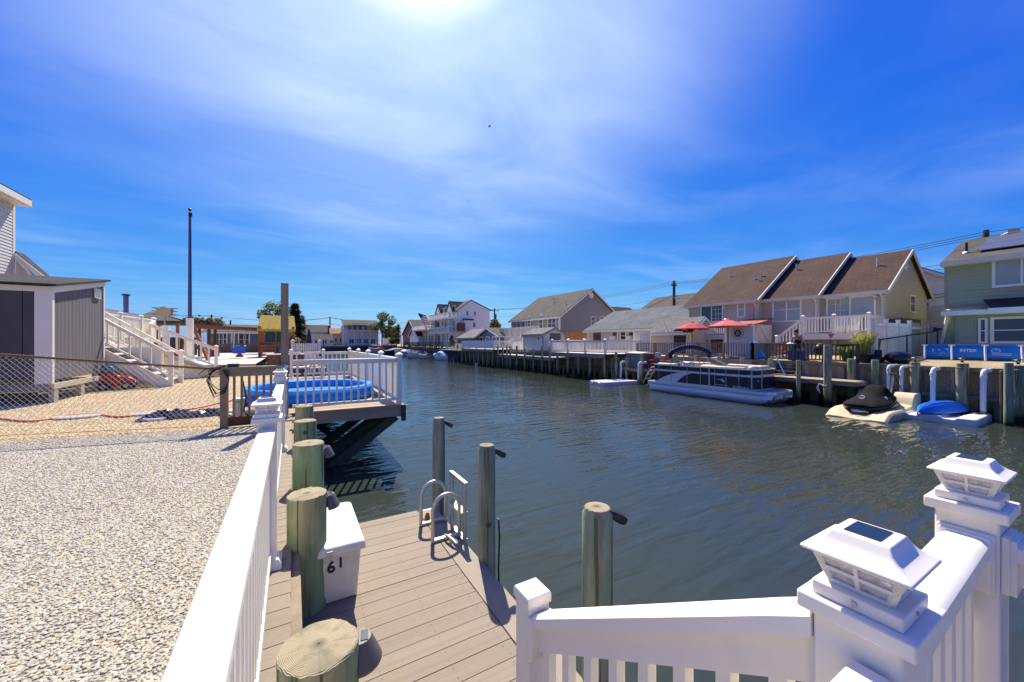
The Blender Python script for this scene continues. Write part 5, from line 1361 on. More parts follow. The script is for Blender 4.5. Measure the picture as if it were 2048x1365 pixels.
# PVC discharge pipes with elbows
for (p, r, lab) in (((21, 5.73, 0.53), .055, 'white discharge pipe, leftmost of two behind the jet ski'), ((21, 5.35, 0.51), .055, 'white discharge pipe, right of two behind the jet ski'),
                    ((20.95, 4.48, 0.49), .075, 'large white discharge pipe left of the kayak'), ((20.95, 3.27, 0.49), .078, 'large white discharge pipe right of the kayak'),
                    ((19.75, 19.07, 0.14), .075, 'white discharge pipe by the ladder of the grey dock'), ((19.75, 17.49, 0.14), .075, 'white discharge pipe below the orange chair')):
    t = thing('discharge_pipe', lab, 'pipe', (p[0], p[1], -1.6), 'white pipes on the far bulkhead')
    x_, y_, z_ = p
    MB().tube([(x_ - .05, y_, -1.7), (x_, y_, z_ - r * 2.4), (x_ + .01, y_, z_ - r * 1.5), (x_ + r * .7, y_ - .01, z_ - r * .4), (x_ + r * 2, y_ - .02, z_), (x_ + .55, y_ - .12, z_ + .01)], r, 14).build('pipe', PVC, t, smooth=True)
    MB().cyl((x_, y_, z_ - r * 3.4), (x_, y_, z_ - r * 2.0), r * 1.22, n=14).build('collar', PVC, t, smooth=True)
    MB().cyl((x_ + r * 1.6, y_ - .02, z_), (x_ + r * 2.8, y_ - .03, z_), r * 1.2, n=14).build('collar', PVC, t, smooth=True)
    MB().cyl((x_ - .052, y_, -1.7), (x_ - .03, y_, -.92), r * 1.02, n=14).build('rust_stain', mat('iron_stain', (.40, .26, .12), .6, .3, 3), t, smooth=True)

# --- small grey dock by the steps, with planks
t = thing('small_dock', 'small low grey timber dock below the far bulkhead', 'dock', (20.6, 8, -.2))
random.seed(12); pm = unit_box('plank', WOODX); y = 6.45
while y < 10.4:
    piece(pm, 'plank', t, (20.62 + random.uniform(-.015, .015), y + .069, -.155), None, (1.42, .134, .03)); y += .142
MB().box(19.92, 6.42, -.33, 19.96, 10.4, -.172).build('fascia', WOODY, t); MB().box(19.97, 6.40, -.33, 21.3, 6.44, -.172).build('fascia', WOODX, t)
MB().box(20.0, 6.6, -.34, 21.2, 10.3, -.20).build('frame', WOODDK, t)
t = thing('rope_coil', 'pale mooring rope tied round the tall tan pile', 'rope', (19.85, 7.3, -.25))
p = (19.85, 7.34, 1.38)
MB().tube([(p[0] + .155 * math.cos(a), p[1] + .155 * math.sin(a), -.36 + .04 * math.sin(a * 2)) for a in [2 * math.pi * k / 14 for k in range(15)]], .022, 6).build('loop', mat('tan_rope', (.42, .34, .20), .8, .2), t)
MB().tube([(p[0] - .14, p[1] + .1, -.36), (p[0] - .1, p[1] + .25, -.30), (p[0] - .2, p[1] + .32, -.5), (p[0] - .15, p[1] + .22, -.7), (p[0] - .17, p[1] + .28, -.42)], .022, 6).build('knot', PVC, t)
# --- long low dock behind the pontoon boat
t = thing('low_dock', 'long low timber dock behind the pontoon boat', 'dock', (20.8, 14, -.3))
y = 10.45
while y < 19.4:
    piece(pm, 'plank', t, (20.75 + random.uniform(-.015, .015), y + .069, -.315), None, (1.3, .134, .03)); y += .142
MB().box(20.06, 10.45, -.5, 20.1, 19.4, -.335).build('fascia', WOODY, t); MB().box(20.12, 10.5, -.5, 21.3, 19.3, -.34).build('frame', WOODDK, t)
# steps up to the yard
t = thing('dock_steps', 'grey timber steps between the two dark railings', 'steps', (21, 11.2, -.15))
s0, s1 = (21, 9.01, -0.08)[1], (21, 9.98, 0.1)[1]
for k in range(4): MB().box(20.9 + k * .2, s0, -.12 + k * .17, 21.15 + k * .2, s1, -.08 + k * .17).build('tread', GREYWOOD, t)
for yy in (s0, s1): MB().beam((20.9, yy, -.2), (21.7, yy, .5), .05, .22).build('stringer', WOODDK, t)
t = thing('dock_steps', 'half hidden grey steps behind the canopy of the pontoon boat', 'steps', (21, 15, -.3))
s0, s1 = (21, 14.48, -0.03)[1], (21, 15.27, -0.07)[1]
for k in range(4): MB().box(20.8 + k * .18, s0, -.2 + k * .17, 21.0 + k * .18, s1, -.16 + k * .17).build('tread', GREYWOOD, t)
for yy in (s0, s1): MB().beam((20.8, yy, -.28), (21.5, yy, .42), .05, .2).build('stringer', WOODDK, t)

# --- dark wooden railings of the yard deck
yA0, yA1 = (21.5, 11.22, 1.36)[1], (21.5, 19.13, 1.38)[1]
t = thing('wooden_deck', 'raised brown timber deck with a dark slatted railing', 'deck', (22.5, (yA0 + yA1) / 2, .4))
MB().box(21.32, yA0, .30, 24.6, yA1, .56).build('floor', WOODY, t); MB().box(21.29, yA0, .18, 21.32, yA1, .56).build('rim', WOODY, t)
n = 5
railing(t, [(21.4, yA0 + (yA1 - yA0) * k / n, .56) for k in range(n + 1)], .90, GREYWOOD, .10, None, (.14, .04), .12, .045, .135, stuff=True, cap=False, post_h=.9, depth=.5, flat=True)
railing(t, [(21.4, yA0, .56), (24.3, yA0, .56)], .90, GREYWOOD, .10, None, (.14, .04), .12, .045, .135, stuff=True, cap=False, post_h=.9, flat=True)
yB0, yB1 = (21.5, 6.85, 1.38)[1], (21.5, 10.55, 1.41)[1]
t = thing('slatted_railing', 'dark slatted timber railing on the bulkhead by the potted grass', 'railing', (21.5, (yB0 + yB1) / 2, .57))
n = 3
railing(t, [(21.45, yB0 + (yB1 - yB0) * k / n, .57) for k in range(n + 1)], .84, WOODDK, .10, None, (.14, .04), .10, .040, .150, stuff=True, cap=False, post_h=.84, flat=True)

# --- parasols
def parasol(px_t, X, top, rim, rad_, label, m, floor=.6):
    p = px_t; t = thing('parasol', label, 'umbrella', (p[0], p[1], floor), 'red parasols on the far deck')
    n = 8
    rings = [[(p[0] + r * math.cos(2 * math.pi * k / n + .2), p[1] + r * math.sin(2 * math.pi * k / n + .2), z) for k in range(n)] for r, z in ((rad_, rim - .06), (rad_ * 1.0, rim), (rad_ * .5, rim + (top - rim) * .62), (.18, top - .04), (.02, top))]
    MB().loft(rings, caps=False).build('canopy', m, t)
    mb = MB()
    for k in range(n):
        a = 2 * math.pi * k / n + .2
        mb.beam((p[0] + rad_ * math.cos(a), p[1] + rad_ * math.sin(a), rim - .01), (p[0], p[1], top - .07), .02, .02)
    mb.build('ribs', STEEL, t); MB().cyl((p[0], p[1], floor), (p[0], p[1], top), .028, n=8).build('pole', mat('brown_pole', (.16, .05, .04), .5, .1), t)
    MB().lathe((p[0], p[1], top - .02), [(.17, 0), (.10, .06), (.02, .09)], 8).build('vent_cap', m, t)
    MB().cyl((p[0], p[1], floor), (p[0], p[1], floor + .08), .25, n=12).build('base', BLACKP, t)
parasol((23.2, 16.04, 2.8), 23.2, (23.2, 16.04, 2.83)[2], (23.2, 16.04, 2.4)[2], 1.12, 'left of the two red parasols, the deeper red one', REDG)
parasol((22.6, 13.25, 2.84), 22.6, (22.6, 13.25, 2.84)[2], (22.6, 13.25, 2.45)[2], 1.16, 'right of the two parasols, faded pink red canvas', REDF)

# --- white privacy screen with a black sun emblem
a, b_ = (23.4, 13.81, 2.52), (23.4, 12.24, 1.34)
t = thing('privacy_screen', 'white privacy screen printed with a black sun emblem', 'screen', (23.4, (a[1] + b_[1]) / 2, .6))
MB().box(23.4, b_[1], .6, 23.44, a[1], a[2]).build('sheet', mat('white_screen_cloth', (.62, .66, .72), .8, .05), t)
for yy in (a[1], b_[1]): MB().box(23.38, yy - .04, .56, 23.46, yy + .04, a[2] + .05).build('post', VINYL, t)
c = (23.38, 13.13, 2.04); em = MB()
def ring2(mb, r0, r1, n=28, x=23.392):
    mb.add([(x, c[1] + r * math.cos(2 * math.pi * k / n), c[2] + r * math.sin(2 * math.pi * k / n)) for r in (r0, r1) for k in range(n)], [(k, (k + 1) % n, n + (k + 1) % n, n + k) for k in range(n)])
ring2(em, .335, .352); ring2(em, .10, .135); ring2(em, .0, .05)
for k in range(16):
    a_ = 2 * math.pi * k / 16; r1 = .29 if k % 2 else .24; w_ = .035
    P = lambda r, d: (23.393, c[1] + r * math.cos(a_) - d * math.sin(a_), c[2] + r * math.sin(a_) + d * math.cos(a_))
    em.add([P(.14, -w_), P(.14, w_), P(r1 * .75, w_ * .9), P(r1, 0), P(r1 * .75, -w_ * .9)], [(0, 1, 2, 3, 4)])
    if k % 2 == 0: em.add([P(.275, -.02), P(.30, -.02), P(.30, .02), P(.275, .02)], [(0, 1, 2, 3)])
em.build('sun_emblem', INK, t, fix=False)

# --- woman at the railing
def person():
    p = (22.1, 9.37, 1.36); t = thing('person', 'person in a black strappy top standing at the dark railing', 'person', (p[0], p[1], .58))
    x0, y0, z0 = p[0], p[1], .58
    J = {'pel': (0, 0, .80), 'chest': (-.06, .03, 1.12), 'neck': (-.11, .05, 1.27), 'head': (-.14, .07, 1.44), 'shl': (-.08, .20, 1.20), 'ell': (-.16, .27, .95), 'hal': (-.30, .20, .80),
         'shr': (-.08, -.14, 1.20), 'elr': (-.13, -.23, .95), 'har': (-.22, -.20, .76), 'hl': (0, .09, .78), 'kl': (-.03, .10, .42), 'fl': (.02, .10, .04), 'tl': (-.12, .11, .02), 'hr': (0, -.09, .78), 'kr': (-.02, -.10, .42), 'fr': (.03, -.10, .04), 'tr': (-.11, -.11, .02)}
    E = [('pel', 'chest'), ('chest', 'neck'), ('neck', 'head'), ('chest', 'shl'), ('shl', 'ell'), ('ell', 'hal'), ('chest', 'shr'), ('shr', 'elr'), ('elr', 'har'), ('pel', 'hl'), ('hl', 'kl'), ('kl', 'fl'), ('fl', 'tl'), ('pel', 'hr'), ('hr', 'kr'), ('kr', 'fr'), ('fr', 'tr')]
    Rr = {'pel': .14, 'chest': .13, 'neck': .052, 'head': .095, 'shl': .055, 'ell': .04, 'hal': .03, 'shr': .055, 'elr': .04, 'har': .03, 'hl': .10, 'kl': .06, 'fl': .04, 'tl': .03, 'hr': .10, 'kr': .06, 'fr': .04, 'tr': .03}
    def skin(name, keys, edges, m, grow=0):
        me = bpy.data.meshes.new(name); idx = {k: i for i, k in enumerate(keys)}
        me.from_pydata([J[k] for k in keys], [(idx[a], idx[b]) for a, b in edges], [])
        o = bpy.data.objects.new(name, me); COL.objects.link(o); o.parent = t
        md = o.modifiers.new('skin', 'SKIN'); md.use_smooth_shade = True
        for k in keys:
            v = me.skin_vertices[0].data[idx[k]]; v.radius = (Rr[k] + grow, Rr[k] + grow); v.use_root = (k == keys[0])
        s = o.modifiers.new('sub', 'SUBSURF'); s.levels = 2; s.render_levels = 2
        me.materials.append(m); return o
    skin('body', list(J), E, SKIN)
    skin('top', ['pel', 'chest'], [('pel', 'chest')], INK, .018)
    skin('shorts', ['pel', 'hl', 'kl', 'hr', 'kr'][:1] + ['hl', 'hr'], [('pel', 'hl'), ('pel', 'hr')], mat('dark_shorts', (.02, .02, .025), .8, .1), .02)
    MB().ball((x0 - .115, y0 + .06, z0 + 1.475), .112, 14, 10).build('hair', HAIR, t, smooth=True)
    MB().tube([(x0 - .06, y0 + .06, z0 + 1.50), (x0 + .0, y0 + .05, z0 + 1.45), (x0 + .0, y0 + .05, z0 + 1.30)], [.07, .06, .03], 8).build('hair', HAIR, t, smooth=True)
    for s_ in (-.03, .03): MB().ball((x0 - .232, y0 + .075 + s_, z0 + 1.45), .012, 6, 5).build('eye', INK, t)
    MB().ball((x0 - .24, y0 + .075, z0 + 1.42), .018, 6, 5).build('nose', SKIN, t)
person()
# things round her on the deck: bins, chairs, grill
t = thing('storage_bin', 'blue plastic bins stacked behind the dark railing', 'bin', (22, 9.64, 0.8))
p = (22, 9.64, 0.7); MB().lathe((p[0], p[1], .57), [(.16, 0), (.20, .45), (.22, .46), (.22, .5)], 14).build('bin', mat('blue_bin', (.01, .07, .35), .4, .1), t)
MB().lathe((p[0], p[1], 1.07), [(.15, 0), (.19, .28), (.20, .3)], 14).build('tub', mat('mint_plastic', (.10, .42, .25), .4, .1), t); MB().lathe((p[0], p[1], 1.37), [(.24, 0), (.22, .06), (.06, .13), (.01, .13)], 14).build('lid', PVC, t)
t = thing('storage_bin', 'wide blue bin in front of the person', 'bin', (21.9, 9.16, 0.72)); p = (21.9, 9.16, 0.72)
MB().box(p[0] - .2, p[1] - .25, .57, p[0] + .2, p[1] + .25, 1.05).build('bin', mat('blue_bin', (.01, .07, .35), .4, .1), t)
def deck_chair(p, label, m, s=1.0, z=.57):
    t = thing('deck_chair', label, 'chair', (p[0], p[1], z), 'orange deck chairs')
    x, y = p[0], p[1]
    MB().box(x - .25, y - .26, z + .38, x + .25, y + .26, z + .42).build('seat', m, t)
    MB().beam((x + .22, y, z + .42), (x + .36, y, z + .95), .5, .03).build('backrest', m, t)
    for sx in (-.22, .22):
        for sy in (-.24, .24): MB().box(x + sx - .015, y + sy - .015, z, x + sx + .015, y + sy + .015, z + .39).build('leg', STEEL, t)
    for sy in (-.27, .27): MB().beam((x - .2, y + sy, z + .6), (x + .28, y + sy, z + .6), .04, .025).build('armrest', PVC, t)
deck_chair((23.2, 10.48, 1.35), 'orange sling chair beside the white house steps', ORANGE)
deck_chair((20.9, 17.73, 0.23), 'orange red chair beside the grey dock cabinet', mat('orange_red_canvas', (.45, .05, .02), .7, .1), z=-.30)
deck_chair((20.9, 16.37, 0.36), 'orange chair with a tilted back behind the power box', ORANGE, z=-.30)
t = thing('cooler', 'dark red cool box on the low dock between the orange chairs', 'cooler', (20.6, 16.95, 0.01)); p = (20.6, 16.95, 0.01)
MB().box(p[0] - .18, p[1] - .2, -.30, p[0] + .18, p[1] + .2, .04).build('body', mat('dark_red_plastic', (.28, .015, .02), .4, .1), t); MB().box(p[0] - .19, p[1] - .21, .04, p[0] + .19, p[1] + .21, .10).build('lid', RED, t)
t = thing('power_box', 'grey electrical box on a dark pile', 'electrical box', (20, 16.19, 0.54)); p = (20, 16.19, 0.48)
MB().box(p[0] - .13, p[1] - .13, p[2] + .015, p[0] + .13, p[1] + .13, p[2] + .36).build('case', mat('grey_metal', (.42, .44, .45), .45, .06, metal=.2), t, bevel=.01)
t = thing('round_grill', 'black kettle grill behind the tall tan pile', 'grill', (22, 8.41, 1.13)); p = (22, 8.39, 1.08)
MB().ball((p[0], p[1], 1.15), .30, 16, 10).build('bowl', BLACKP, t, smooth=True)
for a in (0, 2.1, 4.2): MB().cyl((p[0] + .12 * math.cos(a), p[1] + .12 * math.sin(a), 1.0), (p[0] + .26 * math.cos(a), p[1] + .26 * math.sin(a), .57), .015, n=6).build('leg', STEEL, t)
t = thing('inflatable_slide', 'bright blue inflatable water toy at the end of the deck', 'inflatable', (22.2, 11.4, 0.69)); p = (22.2, 11.4, 0.66)
mb = MB(); mb.loft([[(p[0] + r * math.cos(2 * math.pi * k / 14), p[1] + r * math.sin(2 * math.pi * k / 14) * .9 + dy_, .57 + z) for k in range(14)] for r, z, dy_ in ((.42, 0, 0), (.45, .15, 0), (.36, .35, .03), (.24, .55, .08), (.20, .65, .1), (.27, .75, .1), (.27, .85, .1), (.12, .95, .1))]); mb.build('body', mat('bright_blue_vinyl', (.01, .22, .62), .3, .08), t, smooth=True)
t = thing('boat_hook', 'long blue pole leaning from the dock to the railing', 'pole', (20.5, 9, -.15))
a, b_ = (20.6, 9.28, -0.25), (21.2, 9.96, 0.73); MB().cyl((a[0], a[1], -.13), b_, .03, n=8).build('shaft', mat('blue_pole', (.02, .17, .42), .4, .1), t)
b2 = (22.2, 11.4, 2.62); MB().cyl(b_, b2, .010, n=6).build('rod', BLACKP, t)
t = thing('boat_hook', 'blue pole leaning behind the pontoon canopy', 'pole', (20.5, 14, -.3))
a, b_ = (20.7, 14.64, -0.12), (21.2, 15.27, 0.77); MB().cyl((a[0], a[1], -.29), b_, .032, n=8).build('shaft', mat('blue_pole', (.02, .17, .42), .4, .1), t)
for i, (a, b_) in enumerate((((22.4, 17.79, 3.21), (21.6, 16.07, 1.16)), ((22.4, 17.14, 2.76), (21.6, 16.15, 1.33)))):
    t = thing('fishing_rod', ('long dark fishing rod leaning before the beige shed', 'shorter dark fishing rod leaning before the beige shed')[i], 'rod', b_)
    MB().cyl(b_, a, .016, .006, 6).build('blank', BLACKP, t)

# --- grey dock cabinet
a, b_ = (20.4, 17.89, -0.2), (20.4, 19.22, -0.28)
t = thing('dock_cabinet', 'grey timber dock cabinet with a pale slanted lid', 'cabinet', (20.7, (a[1] + b_[1]) / 2, -.3))
MB().box(20.42, a[1], -.30, 21.25, b_[1], .70).build('body', mat('grey_painted_timber', (.17, .165, .16), .7, .1, 3), t)
mb = MB(); mb.prism([(20.36, a[1] - .06, .70), (21.3, a[1] - .06, .80), (21.3, a[1] - .06, .84), (20.36, a[1] - .06, .74)], (0, b_[1] - a[1] + .12, 0)); mb.build('lid', mat('pale_grey_lid', (.42, .41, .38), .6, .1), t)
for k in range(3): MB().box(20.395, a[1] + .05 + k * (b_[1] - a[1]) / 3, -.25, 20.418, a[1] + (k + .92) * (b_[1] - a[1]) / 3, .64).build('door', mat('grey_painted_timber', (.17, .165, .16), .7, .1, 3), t)
p = (19.7, 19.68, -0.63); t = thing('dock_ladder', 'grey metal ladder hanging beside the white discharge pipe', 'ladder', p)
for d in (-.22, .22): MB().tube([(19.7, p[1] + d, -1.6), (19.7, p[1] + d, .22), (19.8, p[1] + d, .34), (20.0, p[1] + d, .34)], .022, 8).build('side_rail', ALU, t)
for k in range(6): MB().cyl((19.7, p[1] - .22, -1.3 + k * .25), (19.7, p[1] + .22, -1.3 + k * .25), .018, n=6).build('rung', ALU, t)

# --- white railed decks over the water
def white_deck(label, y0, y1, x0, z, solid=False, seed=0):
    t = thing('canal_deck', label, 'deck', (x0, (y0 + y1) / 2, z), 'white railed decks over the canal')
    MB().box(x0, y0, z - .05, 23.0, y1, z).build('floor', mat('pale_deck_boards', (.46, .42, .35), .8, .12, 5, (1, .1, 1)), t)
    MB().box(x0 - .03, y0, z - .30, x0 + .02, y1, z - .0).build('fascia', GREYWOOD, t)
    n = max(1, round((y1 - y0) / 2.4))
    pts = [(x0 + .08, y0 + (y1 - y0) * k / n, z) for k in range(n + 1)]
    if solid:
        for k in range(n):
            MB().box(x0 + .06, pts[k][1] + .07, z + .06, x0 + .10, pts[k + 1][1] - .07, z + .92).build('panel', VINYL, t)
        for p in pts: MB().box(p[0] - .06, p[1] - .06, z - .0, p[0] + .06, p[1] + .06, z + 1.0).build('post', VINYL, t)
        MB().box(x0 + .04, y0, z + .92, x0 + .12, y1, z + .97).build('top_rail', VINYL, t)
    else:
        railing(t, pts, .95, VINYL, .12, None, (.09, .07), .1, .045, .14, stuff=True, cap=True)
    railing(t, [(x0 + .08, y0, z), (22.8, y0, z)], .95, VINYL, .12, [0, 1], (.09, .07), .1, .045, .14, stuff=True)
    return t
white_deck('near white railed deck on piles beside the grey cabinet', 19.9, 26.2, 19.0, .66)
white_deck('white railed deck set back behind the row of piles', 26.5, 36.5, 21.0, .75)
white_deck('solid panelled white deck left of the row of piles', 37.0, 46.0, 19.0, .72, True)
t = thing('low_dock', 'low timber walkway under the row of thin piles', 'dock', (20, 31, .2))
MB().box(19.3, 26.3, .12, 21.3, 36.8, .20).build('floor', mat('pale_deck_boards', (.46, .42, .35), .8, .12, 5, (1, .1, 1)), t)
MB().box(19.28, 26.3, -.1, 19.32, 36.8, .12).build('fascia', GREYWOOD, t)
rnd = random.Random(2)
y = 20.1; k = 0
ORD = ['first', 'second', 'third', 'fourth', 'fifth', 'sixth', 'seventh', 'eighth', 'ninth']
for i, y in enumerate((20.1, 21.6, 22.9, 24.2, 25.6)):
    rpile((19.16, y, 0), .095, .36, ORD[i] + ' tan pile from the right under the near white railed deck', PILEF, 'piles under the near white deck')
for i, y in enumerate((26.8, 28.0, 29.4, 30.9, 32.4, 33.7, 34.4, 35.3, 36.4)):
    rpile((19.25, y, 0), .095, .95 + rnd.uniform(-.1, .25), ORD[i] + ' thin grey pile from the right along the low timber walkway', PILET, 'piles along the low timber walkway')
y = 37.4; i = 0
while y < 47: rpile((19.15, y, 0), .10, .42, ORD[i] + ' pile from the right under the solid panelled white deck', PILET, 'piles under the solid white deck'); y += 1.25; i += 1
while y < 112: rpile((20.9 + rnd.uniform(-.3, .3), y, 0), .12, .9 + rnd.uniform(-.3, .5), 'weathered pile far down the right side of the canal', PILET, 'piles far down the canal'); y += 2.3
t = thing('old_dock', 'dark old timber dock with a sloping ramp far along the canal', 'dock', (21, 52, .3))
MB().box(19.6, 47.5, .25, 22.5, 56.5, .42).build('floor', GREYWOOD, t)
mb = MB()
for k in range(8): mb.beam((19.7, 47.7 + k * 1.2, -1.6), (19.7, 48.5 + k * 1.2, .3), .12, .12); mb.box(19.6, 47.6 + k * 1.2, -1.7, 19.75, 47.75 + k * 1.2, .4)
mb.build('braces', WOODDK, t); mb = MB(); mb.prism([(20.5, 48, .45), (20.5, 55, .45), (21.8, 55, 1.25), (21.8, 48, 1.25)], (.06, 0, .06)); mb.build('ramp', WOODDK, t)
t = thing('old_dock', 'second dark timber dock farther along behind the white boats', 'dock', (21, 66, .3))
MB().box(20.6, 58, .3, 24, 82, .6).build('floor', WOODDK, t); mb = MB()
for k in range(20): mb.box(20.55, 58.2 + k * 1.2, -1.7, 20.7, 58.35 + k * 1.2, .75 + .3 * (k % 3))
mb.build('posts', WOODDK, t); railing(t, [(20.7, 58, .6), (20.7, 64, .6), (20.7, 72, .6), (20.7, 82, .6)], .9, WOODDK, .1, None, (.1, .05), .3, .05, .4, stuff=True, cap=False)
t = thing('slat_pier', 'pier with pale topped close set posts at the canal end', 'pier', (19, 96, .2)); mb = MB(); m2 = MB()
for k in range(16):
    yy = 88 + k * .9; mb.box(20.0, yy, -1.7, 20.35, yy + .3, .75); m2.box(19.98, yy - .02, .75, 20.37, yy + .32, .95)
mb.build('posts', WOODDK, t); m2.build('caps', mat('pale_yellow_cap', (.55, .48, .30), .7, .1), t)

# ---------------------------------------------------------------- pontoon boat
def pontoon():
    t = thing('pontoon_boat', 'navy and silver pontoon boat with a folded navy canopy', 'boat', (18.95, 11.7, WZ))
    xn, xf, yb, ys_, zd = 17.72, 20.05, 8.55, 14.95, -.70
    for i, x in enumerate((xn + .30, (xn + xf) / 2, xf - .30)):
        mb = MB(); r = .31; zc = -1.03; N_ = 18
        rings = []
        for y, s, dz_ in ((ys_, .9, 0), (ys_ - .15, 1, 0), (yb + 1.3, 1, 0), (yb + .8, .97, .02), (yb + .45, .82, .09), (yb + .2, .55, .18), (yb + .06, .15, .26)):
            ring = []
            for k in range(N_):
                a = 2 * math.pi * k / N_; vx, vz = math.cos(a) * r * (s if s < .9 else 1) , math.sin(a) * r
                if s < .97:  # bow comes up to a keel line
                    vz = max(vz, -r + (1 - s) * r * 1.55) if vz < 0 else vz
                ring.append((x + vx, y, zc + vz))
            rings.append(ring)
        mb.loft(rings); mb.build('pontoon_tube', ALUB, t, smooth=True)
    MB().box(xn + .05, yb + 1.6, -1.04, xn + .12, ys_ - 2.6, -1.0).build('strake', ALUB, t)
    # deck with rounded bow corners
    out = [(xn, ys_ + .1), (xn, yb + .55), (xn + .15, yb + .2), (xn + .45, yb), (xf - .45, yb), (xf - .15, yb + .2), (xf, yb + .55), (xf, ys_ + .1)]
    MB().prism([(x, y, zd - .13) for x, y in out], (0, 0, .13)).build('deck', ALUB, t, bevel=.012)
    MB().prism([(x + (18.9 - x) * .04, y + (11.7 - y) * .02, zd + .002) for x, y in out], (0, 0, .006)).build('floor', mat('grey_carpet', (.30, .29, .27), .95, .1, 20), t)
    # fence panels: outline leaves the bow open deck free
    z0, z1, z2, z3 = zd + .03, zd + .60, zd + .70, zd + .96
    path = [(xn + .06, ys_ - .35), (xn + .06, yb + 1.35), (xn + .12, yb + 1.05), (xn + .32, yb + .82), (xn + .62, yb + .74), (xf - .62, yb + .74), (xf - .32, yb + .82), (xf - .12, yb + 1.05), (xf - .06, yb + 1.35), (xf - .06, ys_ - .35), (xn + .06, ys_ - .35)]
    def band(name, za, zb_, m, th=.022, off=0.0):
        mb = MB()
        for i in range(len(path) - 1):
            (ax, ay), (bx_, by) = path[i], path[i + 1]
            d = Vector((bx_ - ax, by - ay, 0)).normalized(); n_ = Vector((d.y, -d.x, 0))
            cc = Vector((18.9 - (ax + bx_) / 2, 11.7 - (ay + by) / 2, 0))
            if n_.dot(cc) > 0: n_ = -n_
            P = lambda x, y, z, o: Vector((x, y, z)) + n_ * o
            mb.loft([[P(ax, ay, za, off), P(bx_, by, za, off), P(bx_, by, za, off + th), P(ax, ay, za, off + th)], [P(ax, ay, zb_, off), P(bx_, by, zb_, off), P(bx_, by, zb_, off + th), P(ax, ay, zb_, off + th)]])
        return mb.build(name, m, t)
    band('side_panel', z0, z1, NAVY); band('upper_panel', z2, z3 - .04, NAVY); band('band', z1, z2, ALUB, .03)
    band('bottom_rail', z0 - .03, z0 + .03, ALUB, .034); band('top_rail', z3 - .05, z3, ALUB, .04)
    # swept light stripe down to the stern
    sw = MB(); outer, inner = [], []
    for k in range(13):
        u = k / 12; y = 11.9 + (ys_ - .45 - 11.9) * u
        outer.append((y, z2 - .02 - (.66) * max(0, (u - .12) / .88) ** 2.0)); 
        y2 = 11.9 + (ys_ - 1.75 - 11.9) * u; inner.append((y2, z1 + .01 - .58 * max(0, (u - .1) / .9) ** 2.2))
    n = 13
    vs = [(xn + .032, y, max(z, z0)) for y, z in outer] + [(xn + .032, y, max(z, z0)) for y, z in inner]
    sw.add(vs, [(k, k + 1, n + k + 1, n + k) for k in range(n - 1)]); sw.build('stripe', ALUB, t, fix=False)
    st = MB()
    for y in (9.9, 10.5, 11.05, 11.8, 12.55, 13.5, 14.3): st.box(xn + .018, y - .012, z0, xn + .036, y + .012, z3)
    st.box(xn + .010, 11.3, z0 - .04, xn + .040, 11.37, z3); st.build('stanchions', ALU, t)
    for y, x in ((yb + .90, xn + .22), (yb + .72, xn + .72)): MB().cyl((x, y, zd), (x, y, z3 + .02), .028, n=8).build('gate_post', ALU, t)
    # seats
    def seat(x0, y0, x1, y1, za=.12, zb_=.42, back=None):
        MB().box(x0, y0, zd + .01, x1, y1, zd + zb_ + .08).build('seat', BEIGE, t, bevel=.05)
        if back: MB().box(*back).build('seat_back', BEIGE, t, bevel=.06)
    seat(xn + .14, yb + 1.2, xn + .75, yb + 3.3, back=(xn + .12, yb + 1.15, zd + .5, xn + .34, yb + 3.35, z3 + .08))
    seat(xf - .75, yb + 1.2, xf - .14, yb + 3.0, back=(xf - .34, yb + 1.15, zd + .5, xf - .12, yb + 3.05, z3 + .10))
    MB().box(xn + .5, yb + .95, zd + .6, xn + 1.1, yb + 1.25, z3 + .12).build('seat_back', BEIGE, t, bevel=.08)
    MB().box(xf - 1.1, yb + .95, zd + .6, xf - .4, yb + 1.25, z3 + .12).build('seat_back', BEIGE, t, bevel=.08)
    seat(xn + .14, 13.3, xn + .8, 14.5, back=(xn + .12, 13.3, zd + .5, xn + .36, 14.5, z3 + .08))
    seat(xf - .8, 12.4, xf - .14, 14.4, back=(xf - .36, 12.4, zd + .5, xf - .12, 14.4, z3 + .12))
    MB().box(xn + .9, 13.0, zd, xn + 1.4, 13.5, zd + 1.12).build('captain_seat', BEIGE, t, bevel=.09)
    MB().box(xn + .75, 11.7, zd, xn + 1.35, 12.25, zd + 1.02).build('console', BEIGE, t, bevel=.08)
    MB().tube([(xn + .95 + .19 * math.cos(a), 12.32 + .07 * math.sin(a), zd + 1.08 + .17 * math.sin(a)) for a in [2 * math.pi * k / 18 for k in range(19)]], .016, 6).build('steering_wheel', BLACKP, t)
    # folded canopy on its frame
    arc = []
    for k in range(17):
        u = k / 16; x = xn + .02 + (xf - xn - .04) * u; arc.append((x, 13.55 - .75 * u, .88 + .36 * math.sin(math.pi * u) ** .7))
    pts = [(xn + .02, 13.56, .62)] + arc + [(xf - .02, 12.8, .64)]
    mb = MB(); mb.tube(pts, [.09] + [.125] * 17 + [.09], 10); mb.build('canopy', NAVYC, t, smooth=True)
    for x, y in ((xn + .04, 13.52), (xf - .04, 12.84)):
        for d in (-1.05, -1.2): MB().cyl((x, y, .72), (x + (.1 if x < 19 else -.1), y + d, z3), .022, n=6).build('canopy_strut', ALU, t)
        MB().cyl((x, y, .72), (x, y + .05, z3), .02, n=6).build('canopy_strut', ALU, t)
    # stern ladder and rails
    for x in (xn + .35, xn + .8):
        MB().tube([(x, ys_ - .2, zd + .8), (x, ys_ + .15, zd + .72), (x, ys_ + .45, zd + .3), (x, ys_ + .75, zd - .25), (x, ys_ + .55, zd - .38), (x, ys_ + .1, zd - .1)], .026, 8).build('ladder_rail', ALU, t, smooth=True)
